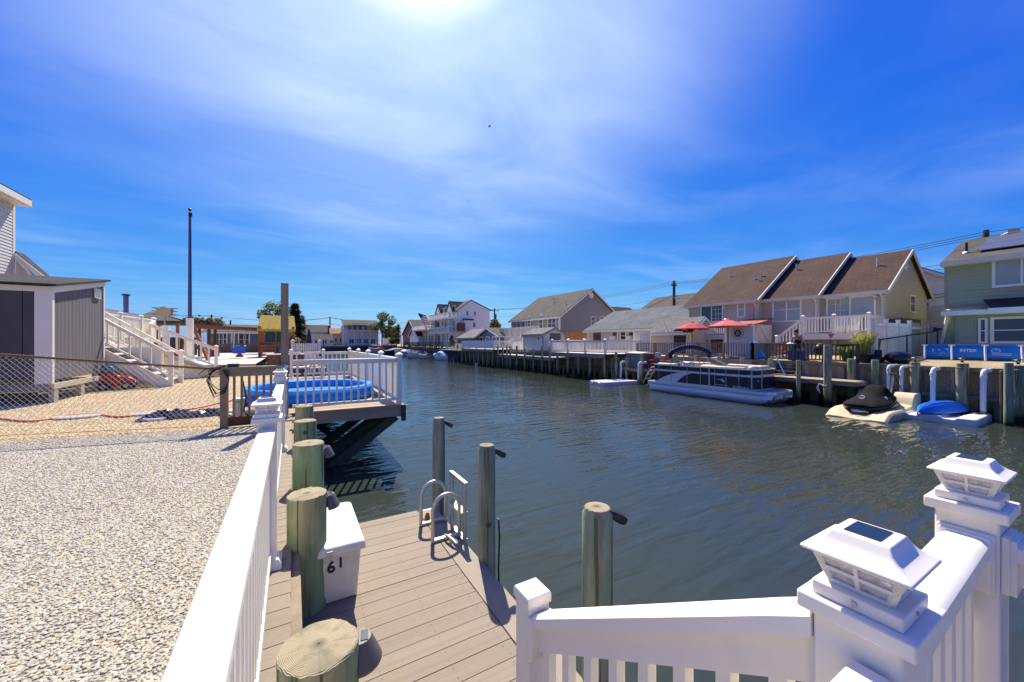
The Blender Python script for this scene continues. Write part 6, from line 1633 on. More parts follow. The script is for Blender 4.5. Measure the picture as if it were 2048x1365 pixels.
    for z, y in ((.55, .28), (.3, .45), (.05, .58)): MB().cyl((xn + .35, ys_ + y, zd + z), (xn + .8, ys_ + y, zd + z), .02, n=6).build('rung', ALU, t)
    MB().box(xn + 1.0, ys_ + .1, -1.2, xn + 1.35, ys_ + .5, -.1).build('outboard', BLACKP, t, bevel=.06)
    text('registration', 'NJ 5555 HL 8', .125, (xn + .02, 9.83, z0 + .045), (rad(90), 0, rad(-90)), PVC, t, .001)
    # seabird mark
    g = MB(); c = (xn + .03, 10.75, z0 + .30)
    for q in (((-.26, .02), (-.12, .10), (.02, .05), (-.10, .06)), ((.02, .05), (.10, .08), (.20, .02), (.12, -.06), (.05, .0)), ((-.06, .05), (.05, .12), (.10, .08), (.02, .04))):
        g.add([(c[0], c[1] - u, c[2] + v) for u, v in q], [tuple(range(len(q)))])
    g.add([(c[0], c[1] + .32, c[2] - .19), (c[0], c[1] - .32, c[2] - .19), (c[0], c[1] - .32, c[2] - .17), (c[0], c[1] + .32, c[2] - .17)], [(0, 1, 2, 3)])
    g.build('seabird_emblem', PVC, t, fix=False)
    g = MB(); c = (xn + .50, yb + .745, z0 + .38)
    g.add([(c[0] - .1, c[1], c[2]), (c[0] - .02, c[1], c[2] + .05), (c[0] + .1, c[1], c[2] - .01), (c[0] + .02, c[1], c[2] - .02)], [(0, 1, 2, 3)]); g.build('seabird_emblem', PVC, t, fix=False)
pontoon()

# ---------------------------------------------------------------- jet ski on its cream float
def jetski():
    t = thing('jet_ski_float', 'cream moulded drive on float carrying the covered jet ski', 'floating dock', (19.2, 5.6, WZ))
    x0, x1, y0, y1 = 17.55, 20.75, 4.80, 6.52; zt = -.98
    mb = MB()
    # cross-sections along x: trough in the middle for the hull
    def sec(x, zt, trough, z0=-1.4, yi=0): return [(x, y0 + yi, z0), (x, y0 + yi - .02, zt - .08), (x, y0 + yi + .06, zt), (x, y0 + .45, zt), (x, y0 + .68, zt - trough), (x, y1 - .68, zt - trough), (x, y1 - .45, zt), (x, y1 - yi - .06, zt), (x, y1 - yi + .02, zt - .08), (x, y1 - yi, z0)]
    mb.loft([sec(x0 - .12, -1.22, .02, -1.45), sec(x0 + .25, -1.02, .12), sec(x0 + .6, zt + .02, .14), sec(x1 - .6, zt + .04, .14), sec(x1, zt + .04, .1)])
    mb.build('float', CREAM, t, bevel=.02)
    # high bow stops at the back with a scooped inner face
    for s, (ya, yb_) in ((1, (y0, y0 + .62)), (-1, (y1 - .62, y1))):
        mb = MB(); prof = [(x1 - .85, zt + .05), (x1 - .62, zt + .10), (x1 - .50, zt + .30), (x1 - .36, zt + .46), (x1 - .2, zt + .52), (x1 + .22, zt + .50), (x1 + .28, zt + .30), (x1 + .28, -1.4), (x1 - .85, -1.4)]
        mb.prism([(x, ya, z) for x, z in prof], (0, yb_ - ya, 0)); mb.build('bow_stop', CREAM, t, bevel=.05)
    MB().box(x1 - .1, y0 + .62, -1.4, x1 + .25, y1 - .62, zt + .35).build('bow_stop', CREAM, t, bevel=.05)
    MB().beam((x0 + .15, y0 + .55, -1.0), (x0 + .10, y1 - .75, -1.03), .03, .03).build('grab_bar', STEEL, t)
    # the machine: local x forwards towards the bow (to the right bank), stern towards the water
    j = thing('jet_ski', 'jet ski under a fitted black cover on the cream float', 'jet ski', (18.9, 5.62, -.95))
    yc = 5.66; L0, L1 = 17.80, 20.55
    secs = [ # x, half width, keel z, gunwale z, top z, crown half width
        (17.80, .40, -1.00, -.84, -.78, .30), (17.95, .52, -1.06, -.82, -.68, .40), (18.4, .60, -1.10, -.80, -.60, .36), (18.85, .61, -1.10, -.76, -.52, .22), (19.08, .60, -1.10, -.72, -.40, .22), (19.36, .57, -1.09, -.68, -.15, .30), (19.56, .54, -1.08, -.66, -.13, .26), (19.82, .48, -1.06, -.62, -.38, .24), (20.2, .30, -1.02, -.58, -.45, .16), (20.5, .06, -.85, -.60, -.54, .04)]
    def ring(s, cover):
        x, w, k, g, tp, cw = s
        if cover: return [(x, yc - w * 1.03, g - .05), (x, yc - w * 1.04, g + .02), (x, yc - (w + cw) / 2, g + (tp - g) * .45), (x, yc - cw, tp - .04), (x, yc - cw * .5, tp), (x, yc + cw * .5, tp), (x, yc + cw, tp - .04), (x, yc + (w + cw) / 2, g + (tp - g) * .45), (x, yc + w * 1.04, g + .02), (x, yc + w * 1.03, g - .05)]
        return [(x, yc - w, g - .02), (x, yc - w * .9, (g + k) / 2 - .03), (x, yc - w * .4, k + .03), (x, yc, k), (x, yc + w * .4, k + .03), (x, yc + w * .9, (g + k) / 2 - .03), (x, yc + w, g - .02)]
    mb = MB(); mb.loft([ring(s, 0) for s in secs]); mb.build('hull', mat('black_hull', (.015, .015, .017), .25, .15), j, smooth=True)
    mb = MB(); mb.loft([ring(s, 1) for s in secs]); o = mb.build('cover', BLACKC, j, smooth=True)
    sb = o.modifiers.new('sub', 'SUBSURF'); sb.levels = 1; sb.render_levels = 2
    dt = bpy.data.textures.new('folds', 'CLOUDS'); dt.noise_scale = .28; dm = o.modifiers.new('folds', 'DISPLACE'); dm.texture = dt; dm.strength = .05; dm.mid_level = .5
    mb = MB(); mb.loft([[(x, yc - w - .012, z) for z in (za, zb_)] + [(x, yc - w - .002, zb_), (x, yc - w - .002, za)] for x, w, za, zb_ in ((18.9, .60, -.90, -.86), (19.5, .57, -.86, -.78), (20.1, .36, -.78, -.68))]); mb.build('stripe', mat('lime_stripe', (.42, .42, .06), .4, .1), j)
    # printed marks on cover and stern
    text('cover_print', 'YAMAHA', .15, (18.72, yc - .50, -.60), (rad(50), 0, rad(8)), PVC, j, .001, 'LEFT')
    cc = (18.42, yc + .10, -.575); mb = MB()
    mb.tube([(cc[0] + .0 + .02 * math.sin(a), cc[1] + .085 * math.cos(a), cc[2] + .02 + .05 * math.sin(a)) for a in [rad(k * 30 + 60) for k in range(11)]], .018, 5); mb.build('round_emblem', PVC, j)
    text('stern_print', 'YAMAHA', .10, (17.70, yc - .02, -1.02), (rad(90), 0, rad(-90)), PVC, j, .001)
    text('stern_print', 'VX', .09, (17.73, yc + .36, -.93), (rad(90), 0, rad(-90)), PVC, j, .001)
    text('hull_print', 'VX', .16, (18.75, yc - .62, -.98), (rad(90), 0, rad(10)), mat('violet_print', (.10, .08, .25), .4), j, .001)
    # tube and bar behind
    w_ = thing('winch_post', 'metal winch post at the back of the jet ski float', 'winch', (20.8, 5.6, -.6))
    a = (20.9, 5.63, -0.22); b_ = (20.9, 5.56, 0.2); MB().cyl((a[0], a[1], -.55), b_, .035, n=8).build('post', ALU, w_); MB().cyl((b_[0] - .04, b_[1] - .12, b_[2]), (b_[0], b_[1] + .12, b_[2] + .02), .04, n=8).build('drum', BLACKP, w_); MB().tube([b_, (b_[0], b_[1] - .25, b_[2] - .6)], .012, 5).build('strap', WIRE, w_)
jetski()

# ---------------------------------------------------------------- white float with an upturned blue kayak
def white_float(label, x0, x1, y0, y1, zt, rot=0, grooves=True):
    t = thing('swim_float', label, 'floating dock', ((x0 + x1) / 2, (y0 + y1) / 2, WZ), 'white moulded floats')
    cx, cy = (x0 + x1) / 2, (y0 + y1) / 2; w, d = x1 - x0, y1 - y0
    def sec(u, h): return u
    mb = MB(); rel = [(-.5, -1.42), (-.5, zt - .05), (-.47, zt), (-.26, zt), (-.22, zt - .07), (-.08, zt - .07), (-.04, zt), (.24, zt), (.28, zt - .07), (.38, zt - .07), (.42, zt), (.47, zt), (.5, zt - .05), (.5, -1.42)]
    mb.loft([[(x0 + w * f, cy + d * u, z) for u, z in rel] for f in (0, .03, .97, 1)]); o = mb.build('shell', FLOATW, t, bevel=.03)
    c, s_ = math.cos(rot), math.sin(rot)
    t.rotation_euler = (0, 0, rot); return t
white_float('white moulded float carrying an upturned blue kayak', 19.15, 21.25, 3.12, 4.92, -1.02, 0)
white_float('long white moulded float moored left of the pontoon boat', 16.95, 19.75, 17.65, 19.1, -1.02, rad(-4))
t = thing('kayak', 'upturned bright blue kayak lying on the white float', 'kayak', (20.1, 4.2, -1.0))
k0, k1 = Vector((19.0, 4.40, -1.0)), Vector((21.3, 3.75, -.98)); d = (k1 - k0); Lk = d.length; d.normalize(); sd = Vector((-d.y, d.x, 0))
rings = []
for f, w, h in ((0, .03, .10), (.05, .15, .22), (.16, .28, .32), (.35, .36, .37), (.6, .37, .36), (.82, .29, .30), (.95, .15, .2), (1, .04, .1)):
    c = k0 + d * (Lk * f)
    rings.append([c + sd * (w * u) + Vector((0, 0, h * v + .02)) for u, v in ((-1, 0), (-1.02, .12), (-.86, .55), (-.62, .80), (-.50, .78), (-.36, .95), (-.22, .90), (0, 1.02), (.22, .90), (.36, .95), (.50, .78), (.62, .80), (.86, .55), (1.02, .12), (1, 0))])
mb = MB(); mb.loft(rings); mb.build('hull', KAYAK, t, smooth=True)
MB().tube([k0 + Vector((0, 0, .1)), k0 + d * -.08 + Vector((0, 0, .02)), k0 + d * -.05 + Vector((0, 0, -.06))], .02, 6).build('grab_loop', BLACKP, t)

# ---------------------------------------------------------------- framed pool on the right
pa, pb = (24.2, 5.45, 0.76), (24.2, 2.11, 0.7)
t = thing('framed_pool', 'rectangular blue above ground pool with white legs', 'pool', (24.8, (pa[1] + pb[1]) / 2, .76))
y1, y0 = pa[1], pb[1]; z0, z1 = .76, 1.36
mb = MB()
nseg = 24; prof = [(-.02, 0), (-.10, .12), (-.12, .28), (-.06, .45), (0, .60)]
mb.add([(24.2 + dx_, y0 + (y1 - y0) * k / nseg, z0 + dz_) for k in range(nseg + 1) for dx_, dz_ in prof], [(k * 5 + j, (k + 1) * 5 + j, (k + 1) * 5 + j + 1, k * 5 + j + 1) for k in range(nseg) for j in range(4)])
mb.add([(24.2 + dx_, y1, z0 + dz_) for dx_, dz_ in prof] + [(26.3, y1, z0), (26.3, y1, z1)], [(0, 1, 2, 3, 4, 6, 5)]); mb.add([(26.3, y0, z0), (26.3, y1, z0), (26.3, y1, z1), (26.3, y0, z1)], [(0, 1, 2, 3)])
mb.build('liner', BLUEF, t, smooth=False)
MB().box(24.16, y0, z1 - .03, 24.26, y1, z1 + .03).build('top_frame', BLUEF, t); MB().box(26.24, y0, z1 - .03, 26.34, y1, z1 + .03).build('top_frame', BLUEF, t); MB().box(24.2, y1 - .05, z1 - .03, 26.3, y1 + .05, z1 + .03).build('top_frame', BLUEF, t)
MB().box(24.26, y0, z1 - .18, 26.24, y1 - .06, z1 - .16).build('water', POOLW, t)
for q in ((24.1, 5.41, 0.76), (24.1, 4.62, 0.79), (24.1, 3.73, 0.83), (24.1, 2.84, 0.86)):
    MB().cyl((23.92, q[1] - .05, z0), (24.14, q[1], z1), .035, n=8).build('leg', PVC, t); MB().box(24.12, q[1] - .09, z1 - .035, 24.28, q[1] + .09, z1 + .035).build('joint', PVC, t)
text('pool_print', 'INTEX', .16, (24.03, 4.15, 1.1), (rad(90), 0, rad(-90)), PVC, t, .001)
c = (24.03, 3.44, 1.13); mb = MB(); 
for r0, r1 in ((.10, .115),):
    mb.add([(24.04, c[1] + r * math.cos(2 * math.pi * k / 16), c[2] + .03 + .8 * r * math.sin(2 * math.pi * k / 16)) for r in (r0, r1) for k in range(16)], [(k, (k + 1) % 16, 16 + (k + 1) % 16, 16 + k) for k in range(16)])
mb.add([(24.04, c[1] + .09, c[2] + .04), (24.04, c[1] - .02, c[2] + .08), (24.04, c[1] - .09, c[2] + .02), (24.04, c[1] - .02, c[2] + .06)], [(0, 1, 2, 3)])
for k in range(2): mb.add([(24.04, c[1] + .1, c[2] - .10 - k * .05), (24.04, c[1] - .38, c[2] - .10 - k * .05), (24.04, c[1] - .38, c[2] - .085 - k * .05), (24.04, c[1] + .1, c[2] - .085 - k * .05)], [(0, 1, 2, 3)])
mb.build('pool_emblem', PVC, t, fix=False)
c = (24.04, 4.89, 1.1); mb = MB()   # splash print
rnd = random.Random(5)
for k in range(15):
    u, v = rnd.uniform(-.28, .28), rnd.uniform(-.12, .12); r = rnd.uniform(.012, .035); mb.add([(24.045, c[1] + u + r * math.cos(a), c[2] + v + r * .7 * math.sin(a)) for a in (0, 1.2, 2.3, 3.6, 5)], [(0, 1, 2, 3, 4)])
mb.build('splash_print', PVC, t, fix=False)

# ---------------------------------------------------------------- tan house: three stepped units
UY, NX, NY, UX = (0, 1, 0), (-1, 0, 0), (0, -1, 0), (1, 0, 0)
def win_x(t, X, a, b, org=None, **kw):   # window on a wall that faces the canal; a, b opposite corners (x, y, z)
    ya, yb_ = sorted((a[1], b[1])); za, zb_ = sorted((a[2], b[2]))
    return window(t, (X, 0, 0), UY, NX, ya, yb_, za, zb_, **kw)
def win_y(t, Y, a, b, **kw):             # window on a wall that faces down the canal
    xa, xb = sorted((a[0], b[0])); za, zb_ = sorted((a[2], b[2]))
    return window(t, (0, Y, 0), UX, NY, xa, xb, za, zb_, **kw)
def tan_house():
    t = thing('tan_house', 'tan clapboard house with three stepped brown roofs', 'house', (31, 13, .8))
    zb, ze, xr = .8, 4.47, 31.9
    secs = [(28.3, 7.88, 10.72), (27.7, 10.72, 13.86), (27.1, 13.86, 18.98)]
    sl = .68; w = MB(); tr = MB()
    for i, (X, y0, y1) in enumerate(secs):
        zr = ze + sl * (xr - X); xb = 2 * xr - X
        siding(w, [(0, 0), (y1 - y0, 0), (y1 - y0, ze - zb), (0, ze - zb)], (X, y0, zb), UY, NX, .165)
        g = [(0, 0), (xb - X, 0), (xb - X, ze - zb), (xr - X, zr - zb), (0, ze - zb)]
        siding(w, g, (X, y0, zb), UX, NY, .165)
        siding(w, g, (X, y1, zb), UX, (0, 1, 0), .25)
        r = MB(); o = .32; a0 = y0 - (.22 if i == 0 else .14); a1 = y1 + (.25 if i == 2 else -.0)
        roof_slab(r, (X - o, a0, ze - sl * o + .12), (X - o, a1, ze - sl * o + .12), (xr, a1, zr + .12), (xr, a0, zr + .12), .1)
        roof_slab(r, (xb + o, a0, ze - sl * o + .12), (xb + o, a1, ze - sl * o + .12), (xr, a1, zr + .12), (xr, a0, zr + .12), .1)
        r.build('roof', R_BROWN, t)
        tr.box(X - o - .10, a0, ze - sl * o - .08, X - o + .02, a1, ze - sl * o + .10)
        tr.box(X - o, a0, ze - sl * o - .10, X, a1, ze - sl * o - .07)
        tr.beam((X - o, a0 - .03, ze - sl * o + .0), (xr, a0 - .03, zr - .0), .05, .20); tr.beam((xb + o, a0 - .03, ze - sl * o), (xr, a0 - .03, zr), .05, .20)
        tr.box(X - .02, y0 - .018, zb, X + .10, y0 + .0, ze); tr.box(X - .02, y0 - .0, zb, X - .0165, y0 + .10, ze)
    w.build('wall', S_TAN, t, fix=False); tr.build('trim', CREAMTRIM, t)
    MB().box(27.08, 13.84, .7, 27.09, 18.98, 1.75).build('foundation', mat('pale_foundation', (.46, .47, .48), .8, .06), t)
    MB().box(27.67, 10.75, .7, 27.68, 13.8, 1.75).build('foundation', mat('pale_foundation', (.46, .47, .48), .8, .06), t)
    for x_, y_ in ((28.22, 7.95), (27.62, 10.80), (27.02, 13.96), (27.04, 18.9)):
        MB().tube([(x_ - .3, y_, 4.22), (x_ - .1, y_, 4.0), (x_, y_, 3.85), (x_, y_, .9)], .045, 8).build('downpipe', CREAMTRIM, t)
    # openings
    win_x(t, 28.3, (28.3, 10.52, 4.18), (28.3, 8.22, 2.19), cols=2, rows=1, pane=BLIND, mun=((28.3, 9.5, 3.4)[1] + .1, (28.3, 10.39, 3.47)[1] - .1, 3, 5), name='sliding_door')
    win_x(t, 27.7, (27.7, 13.25, 4.42), (27.7, 11.56, 2.81), cols=2, rows=2, pane=BLIND)
    win_x(t, 27.1, (27.1, 17.98, 4.25), (27.1, 16.22, 2.58), cols=2, rows=1, mun=((27.1, 16.29, 3.86)[1] + .1, (27.1, 17.05, 3.91)[1] - .05, 3, 5), name='sliding_door')
    win_x(t, 27.1, (27.1, 15.22, 4.37), (27.1, 14.64, 3.22), cols=1, rows=2, pane=BLIND)
    win_y(t, 7.88, (32.21, 7.88, 4.36), (33.2, 7.88, 3.28), cols=1, rows=2)
    c = (31.35, 7.88, 6.08); v = MB().cyl((c[0], 7.85, c[2]), (c[0], 7.80, c[2]), .34, n=20).build('round_vent', CREAMTRIM, t); v.scale = (1, 1, 1)
    for k in range(4): MB().box(c[0] - .2, 7.785, c[2] - .2 + k * .12, c[0] + .2, 7.80, c[2] - .15 + k * .12).build('louvre', TRIM, v)
    for p in ((28.27, 8.23, 4.06), (27.07, 16.05, 3.98), (28.27, 9.44, 4.25)):
        l = MB().lathe((p[0] - .16, p[1], p[2] - .05), [(.02, .14), (.13, .02), (.13, 0), (.01, 0)], 10).build('wall_lamp', PVC, t); MB().beam((p[0] + .1, p[1], p[2] + .05), (p[0] - .16, p[1], p[2] + .09), .03, .03).build('arm', PVC, l)
        MB().cyl((p[0] - .16, p[1], p[2] - .2), (p[0] - .16, p[1], p[2] - .05), .06, .10, 10).build('globe', LANT, l)
    for p, h in (((30.5, 8.81, 6.46), .5), ((30.6, 13.1, 6.99), .45), ((30.2, 17.51, 6.59), .35), ((29.3, 15.22, 6.18), .45), ((29.6, 14.93, 6.23), .45), ((29, 14.76, 5.69), .35)):
        zr_ = ze + sl * (p[0] - (28.3 if p[1] < 10.7 else (27.7 if p[1] < 13.8 else 27.1))) + .1
        MB().cyl((p[0], p[1], zr_ - .05), (p[0], p[1], zr_ + h), .055, n=8).build('vent_pipe', CREAMTRIM, t)
    a = (28.43, 7.4, 2.79); b_ = (31.44, 7.4, 2.45); MB().box(a[0], 7.2, b_[2], b_[0], 7.75, a[2]).build('air_conditioner', mat('dark_grey_metal', (.06, .065, .07), .5, .1), t)
tan_house()
# deck of the right unit
fl = (25.9, 9.24, 1.99)[2]
yq = 7.84
t = thing('house_deck', 'raised white railed deck with stairs on the right unit of the tan house', 'deck', (27, 9.2, .8), 'decks of the tan house')
yr, yl = (25.9, 7.83, 2.14)[1], (25.9, 10.78, 2.22)[1]
MB().box(25.9, yq, fl - .06, 28.2, yl, fl).build('floor', mat('pale_deck_boards', (.46, .42, .35), .8, .12, 5, (1, .1, 1)), t); MB().box(25.86, yq, fl - .34, 25.9, yl, fl).build('fascia', CREAMTRIM, t)
for y_ in (yq + .1, (yr + yl) / 2, yl - .1): MB().box(26.0, y_ - .07, .7, 26.14, y_ + .07, fl - .06).build('post', GREYWOOD, t)
MB().box(26.2, yq, fl - .6, 28.0, yl - .2, fl - .35).build('beam', GREYWOOD, t); MB().box(27.9, yq, .75, 28.1, yl - .3, fl - .36).build('underdeck_shade_sheet', PAINTSHADE, t)  # last box: dark sheet painted as the shade beneath the deck
n = 2; railing(t, [(25.95, yr + (yl - yr) * k / n, fl) for k in range(n + 1)], .95, VINYL, .13, None, (.09, .07), .1, .045, .135, stuff=True)
MB().box(25.98, yq, fl - .0, 28.1, yq + .05, fl + .95).build('panel', VINYL, t)
e = (25.6, 12.02, 1.03)
railing(t, [(25.95, yl, fl), (25.6, e[1], .85)], .95, VINYL, .13, [0, 1], (.09, .07), .1, .045, .15, stuff=True); 
for k in range(6): MB().beam((25.9 - .35 * k / 6, yl + (e[1] - yl) * (k + .5) / 6, fl - (fl - .85) * (k + 1) / 6.5), (26.9 - .35 * k / 6, yl + (e[1] - yl) * (k + .5) / 6, fl - (fl - .85) * (k + 1) / 6.5), .36, .05).build('tread', VINYL, t)
mb = MB(); mb.add([(25.85, (25.8, 9.25, 1.96)[1], fl - .03), (25.85, (25.8, 9.54, 1.96)[1], fl - .03), (25.85, (25.8, 9.41, 1.96)[1], fl - .33)], [(0, 1, 2)]); mb.build('pennant', mat('faded_red_cloth', (.35, .12, .11), .8, .1), t, fix=False)
for k, (q, m_) in enumerate((((27.2, 9.47, 2.35), CREAMTRIM), ((27.2, 8.91, 2.33), CREAMTRIM))):
    MB().box(q[0] - .2, q[1] - .25, fl, q[0] + .2, q[1] + .25, fl + .45).build('patio_seat', m_, t); MB().beam((q[0] + .2, q[1], fl + .4), (q[0] + .3, q[1], fl + .95), .5, .04).build('patio_seat_back', m_, t)
# deck of the left unit
fl2 = (25.2, 16.04, 2.01)[2]
t = thing('house_deck', 'white railed deck with kayaks stored below on the left unit', 'deck', (26, 16.5, .8), 'decks of the tan house')
yr, yl = (25.2, 14.98, 2.16)[1], (25.2, 17.46, 2.22)[1]
MB().box(25.2, yr, fl2 - .06, 27.0, yl, fl2).build('floor', mat('pale_deck_boards', (.46, .42, .35), .8, .12, 5, (1, .1, 1)), t); MB().box(25.16, yr, fl2 - .32, 25.2, yl, fl2 - .02).build('fascia', CREAMTRIM, t)
railing(t, [(25.25, yr, fl2), (25.25, yl, fl2)], .95, VINYL, .13, None, (.09, .07), .1, .045, .135, stuff=True); MB().box(26.8, yr, .75, 26.95, yl, fl2 - .33).build('underdeck_shade_sheet', PAINTSHADE, t)  # the box behind is a near-black sheet in place of underdeck shade
for y_ in (yr + .1, (yr + yl) / 2, yl - .1): MB().box(25.3, y_ - .07, .7, 25.44, y_ + .07, fl2 - .06).build('post', VINYL, t)
for i, (z_, m_, lab) in enumerate(((1.45, mat('tan_hull', (.36, .18, .09), .5, .1), 'tan kayak stored under the left deck'), (1.0, mat('red_hull', (.36, .06, .03), .4, .1), 'red kayak stored under the left deck'), (.82, mat('olive_hull', (.25, .26, .12), .5, .1), 'olive boat stored under the left deck'))):
    t = thing('stored_kayak', lab, 'kayak', (25.8, (yr + yl) / 2, z_), 'kayaks stored under the deck')
    rings = [[(25.8 + w * math.cos(a), yr + .1 + (yl - yr - .2) * f, z_ + w * .6 * math.sin(a)) for a in [2 * math.pi * k / 10 for k in range(10)]] for f, w in ((0, .04), (.15, .22), (.4, .3), (.6, .3), (.85, .22), (1, .04))]
    MB().loft(rings).build('hull', m_, t, smooth=True)

# beige garden shed with an open door
a, b_ = (23.6, 16.39, 1.32), (23.6, 19.74, 1.3)
t = gable_house('beige_shed', 'beige clapboard shed with a dark open doorway', 23.6, 26.4, a[1], b_[1], .7, (23.6, 18.06, 2.21)[2], (25, 19.13, 3.21)[2], S_BEIGE, R_LGREY, 'y', .15, TRIM, .12, None, 'shed')
q, r_ = (23.55, 16.73, 2.35), (23.55, 17.73, 1.31); MB().box(23.575, q[1], .72, 23.582, r_[1], q[2]).build('doorway', PAINTSHADE, t); MB().box(23.56, q[1] - .08, .72, 23.574, q[1], q[2] + .06).build('door_frame', TRIM, t); MB().box(23.56, r_[1], .72, 23.574, r_[1] + .08, q[2] + .06).build('door_frame', TRIM, t); MB().box(23.56, q[1], q[2], 23.574, r_[1], q[2] + .06).build('door_frame', TRIM, t)  # doorway is a flat sheet, the shade inside put into its colour
# lean-to with a red roof
a, b_ = (25.2, 12.92, 1.33), (25.2, 14.44, 1.32)
t = thing('lean_to', 'pale lean to store with a rusty red sloping roof', 'shed', (25.6, (a[1] + b_[1]) / 2, .75)); z1 = (25.2, 13.37, 2.6)[2]
MB().box(25.2, a[1], .72, 26.9, b_[1], z1).build('wall', S_BEIGE, t); mb = MB(); roof_slab(mb, (25.0, a[1] - .1, z1 + .06), (25.0, b_[1] + .1, z1 + .06), (27.0, b_[1] + .1, z1 + .45), (27.0, a[1] - .1, z1 + .45), .06); mb.build('roof', mat('red_metal_roof', (.34, .07, .04), .6, .2), t)
t = thing('vinyl_screen', 'cream vinyl fence panel left of the beige shed', 'fence', (22.6, 19.68, 1.68)); a, b_ = (22.6, 19.04, 1.31), (22.6, 20.39, 1.3); zt = (22.6, 19.68, 2.27)[2]
nb = 9
for k in range(nb): MB().box(22.6, a[1] + (b_[1] - a[1]) * k / nb, .8, 22.64, a[1] + (b_[1] - a[1]) * (k + .72) / nb, zt).build('picket', CREAMTRIM, t)
for z_ in (.9, zt - .1): MB().box(22.57, a[1], z_ - .05, 22.597, b_[1], z_ + .05).build('rail', CREAMTRIM, t)
MB().box(22.55, b_[1], .6, 22.68, b_[1] + .13, zt + .08).build('post', VINYL, t)

# ---------------------------------------------------------------- sage green house at the right edge
def green_house():
    X = 28.5; t = thing('green_house', 'sage green clapboard house with solar panels on its roof', 'house', (31, 2, .8))
    c0 = (28.5, 5.68, 5.48); yl = c0[1]; ze = c0[2]; y0 = -6.0
    XL = 28.2; cl = (28.2, 5.27, 2.6); zm = (28.5, 5.51, 3.17)[2]
    w = MB()
    siding(w, [(0, 0), (yl - y0, 0), (yl - y0, ze - zm), (0, ze - zm)], (X, y0, zm), UY, NX, .17)
    siding(w, [(0, 0), (cl[1] - y0, 0), (cl[1] - y0, zm - .8), (0, zm - .8)], (XL, y0, .8), UY, NX, .17)
    w.build('wall', S_GREEN, t, fix=False)
    MB().box(X + .02, y0, .8, X + 7, yl, ze).build('core', S_GREEN, t)
    tr = MB(); tr.box(X - .02, yl - .10, zm, X + .0, yl + .02, ze); tr.box(XL - .022, cl[1] - .10, .8, XL - .017, cl[1] + .02, zm - .2); tr.build('corner_board', mat('sage_trim', (.30, .31, .21), .5, .05), t)
    sl = .40; o = .35; xr = X + 3.7; zr = ze + sl * 3.7; r = MB()
    roof_slab(r, (X - o, y0, ze - sl * o + .16), (X - o, yl + .06, ze - sl * o + .16), (xr, yl + .06, zr + .16), (xr, y0, zr + .16), .1)
    roof_slab(r, (2 * xr - X + o, y0, ze - sl * o + .16), (2 * xr - X + o, yl + .06, ze - sl * o + .16), (xr, yl + .06, zr + .16), (xr, y0, zr + .16), .1); r.build('roof', R_GREY, t)
    f = MB(); f.box(X - o - .12, y0, ze - sl * o - .06, X - o + .02, yl + .08, ze - sl * o + .14); f.box(X - o, y0, ze - sl * o - .08, X, yl + .06, ze - sl * o - .05); f.build('gutter', CREAMTRIM, t)
    # solar panels
    P = lambda d, y, n: (X + d, y, ze + sl * d + .16 + n)
    for k in range(4):
        ya = yl - .95 - k * 1.72
        for j, (da, db) in enumerate(((.55, 1.62), (1.66, 2.72))):
            mb = MB(); mb.loft([[P(da, ya, n), P(da, ya - 1.68, n), P(db, ya - 1.68, n), P(db, ya, n)] for n in (.09, .13)]); mb.build('solar_panel', mat('grey_solar_panel', (.10, .105, .12), .3, .1, 2, spec=.6), t)
    MB().cyl(P(.9, yl - .55, -.05), P(.9, yl - .55, .5), .05, n=8).build('vent_pipe', BLACKP, t); MB().cyl(P(.9, yl - .55, -.02), P(.9, yl - .55, .06), .16, .08, 10).build('flashing', ALU, t)
    # skirt roof between storeys, with a projecting bay part
    r = MB(); bay = (28, 4.1, 3.22)[1]
    roof_slab(r, (XL - .35, y0, zm - .15), (XL - .35, yl + .0, zm - .15), (X - .01, yl + .0, zm + .02), (X - .01, y0, zm + .02), .05)
    roof_slab(r, (XL - .75, y0, zm - .12), (XL - .75, bay, zm - .12), (X - .012, bay + .35, zm + .36), (X - .012, y0, zm + .36), .06); r.build('skirt_roof', R_DARK, t)
    f = MB(); f.box(XL - .40, bay, zm - .38, XL - .34, yl, zm - .16); f.box(XL - .80, y0, zm - .38, XL - .74, bay + .05, zm - .13); f.box(XL - .36, y0, zm - .38, XL, yl, zm - .35); f.build('fascia', TRIM, t)
    win_x(t, X, (28.5, 4.19, 5.56), (28.5, 2.49, 4.04), cols=2, rows=1, pane=BLIND, fw=.11)
    win_x(t, XL, (28.2, 4.55, 2.63), (28.2, 4.27, 1.44), cols=1, rows=2, fw=.08)
    win_x(t, XL, (28.2, 4.19, 2.66), (28.2, 2.46, 1.43), cols=1, rows=2, fw=.11)
    MB().box(XL - .03, (28.2, 4.22, 2.54)[1] - .03, .9, XL - .017, (28.2, 4.25, 2.54)[1] + .05, zm - .36).build('batten', mat('sage_trim', (.30, .31, .21), .5, .05), t)
    d = (28.15, 4.62, 2.56); MB().cyl((XL - .05, d[1], d[2]), (XL - .05, d[1], .9), .02, n=6).build('hose_pole', STEEL, t)
    d = (28.2, 5.37, 2.9); MB().beam((XL - .1, d[1] + .12, d[2] + .2), (XL + .6, d[1] + .55, .9), .1, .1).build('stair_rail', VINYL, t)
    MB().box(XL + .05, y0, .8, XL + 6, cl[1] - .02, zm - .1).build('core', S_GREEN, t)
green_house()
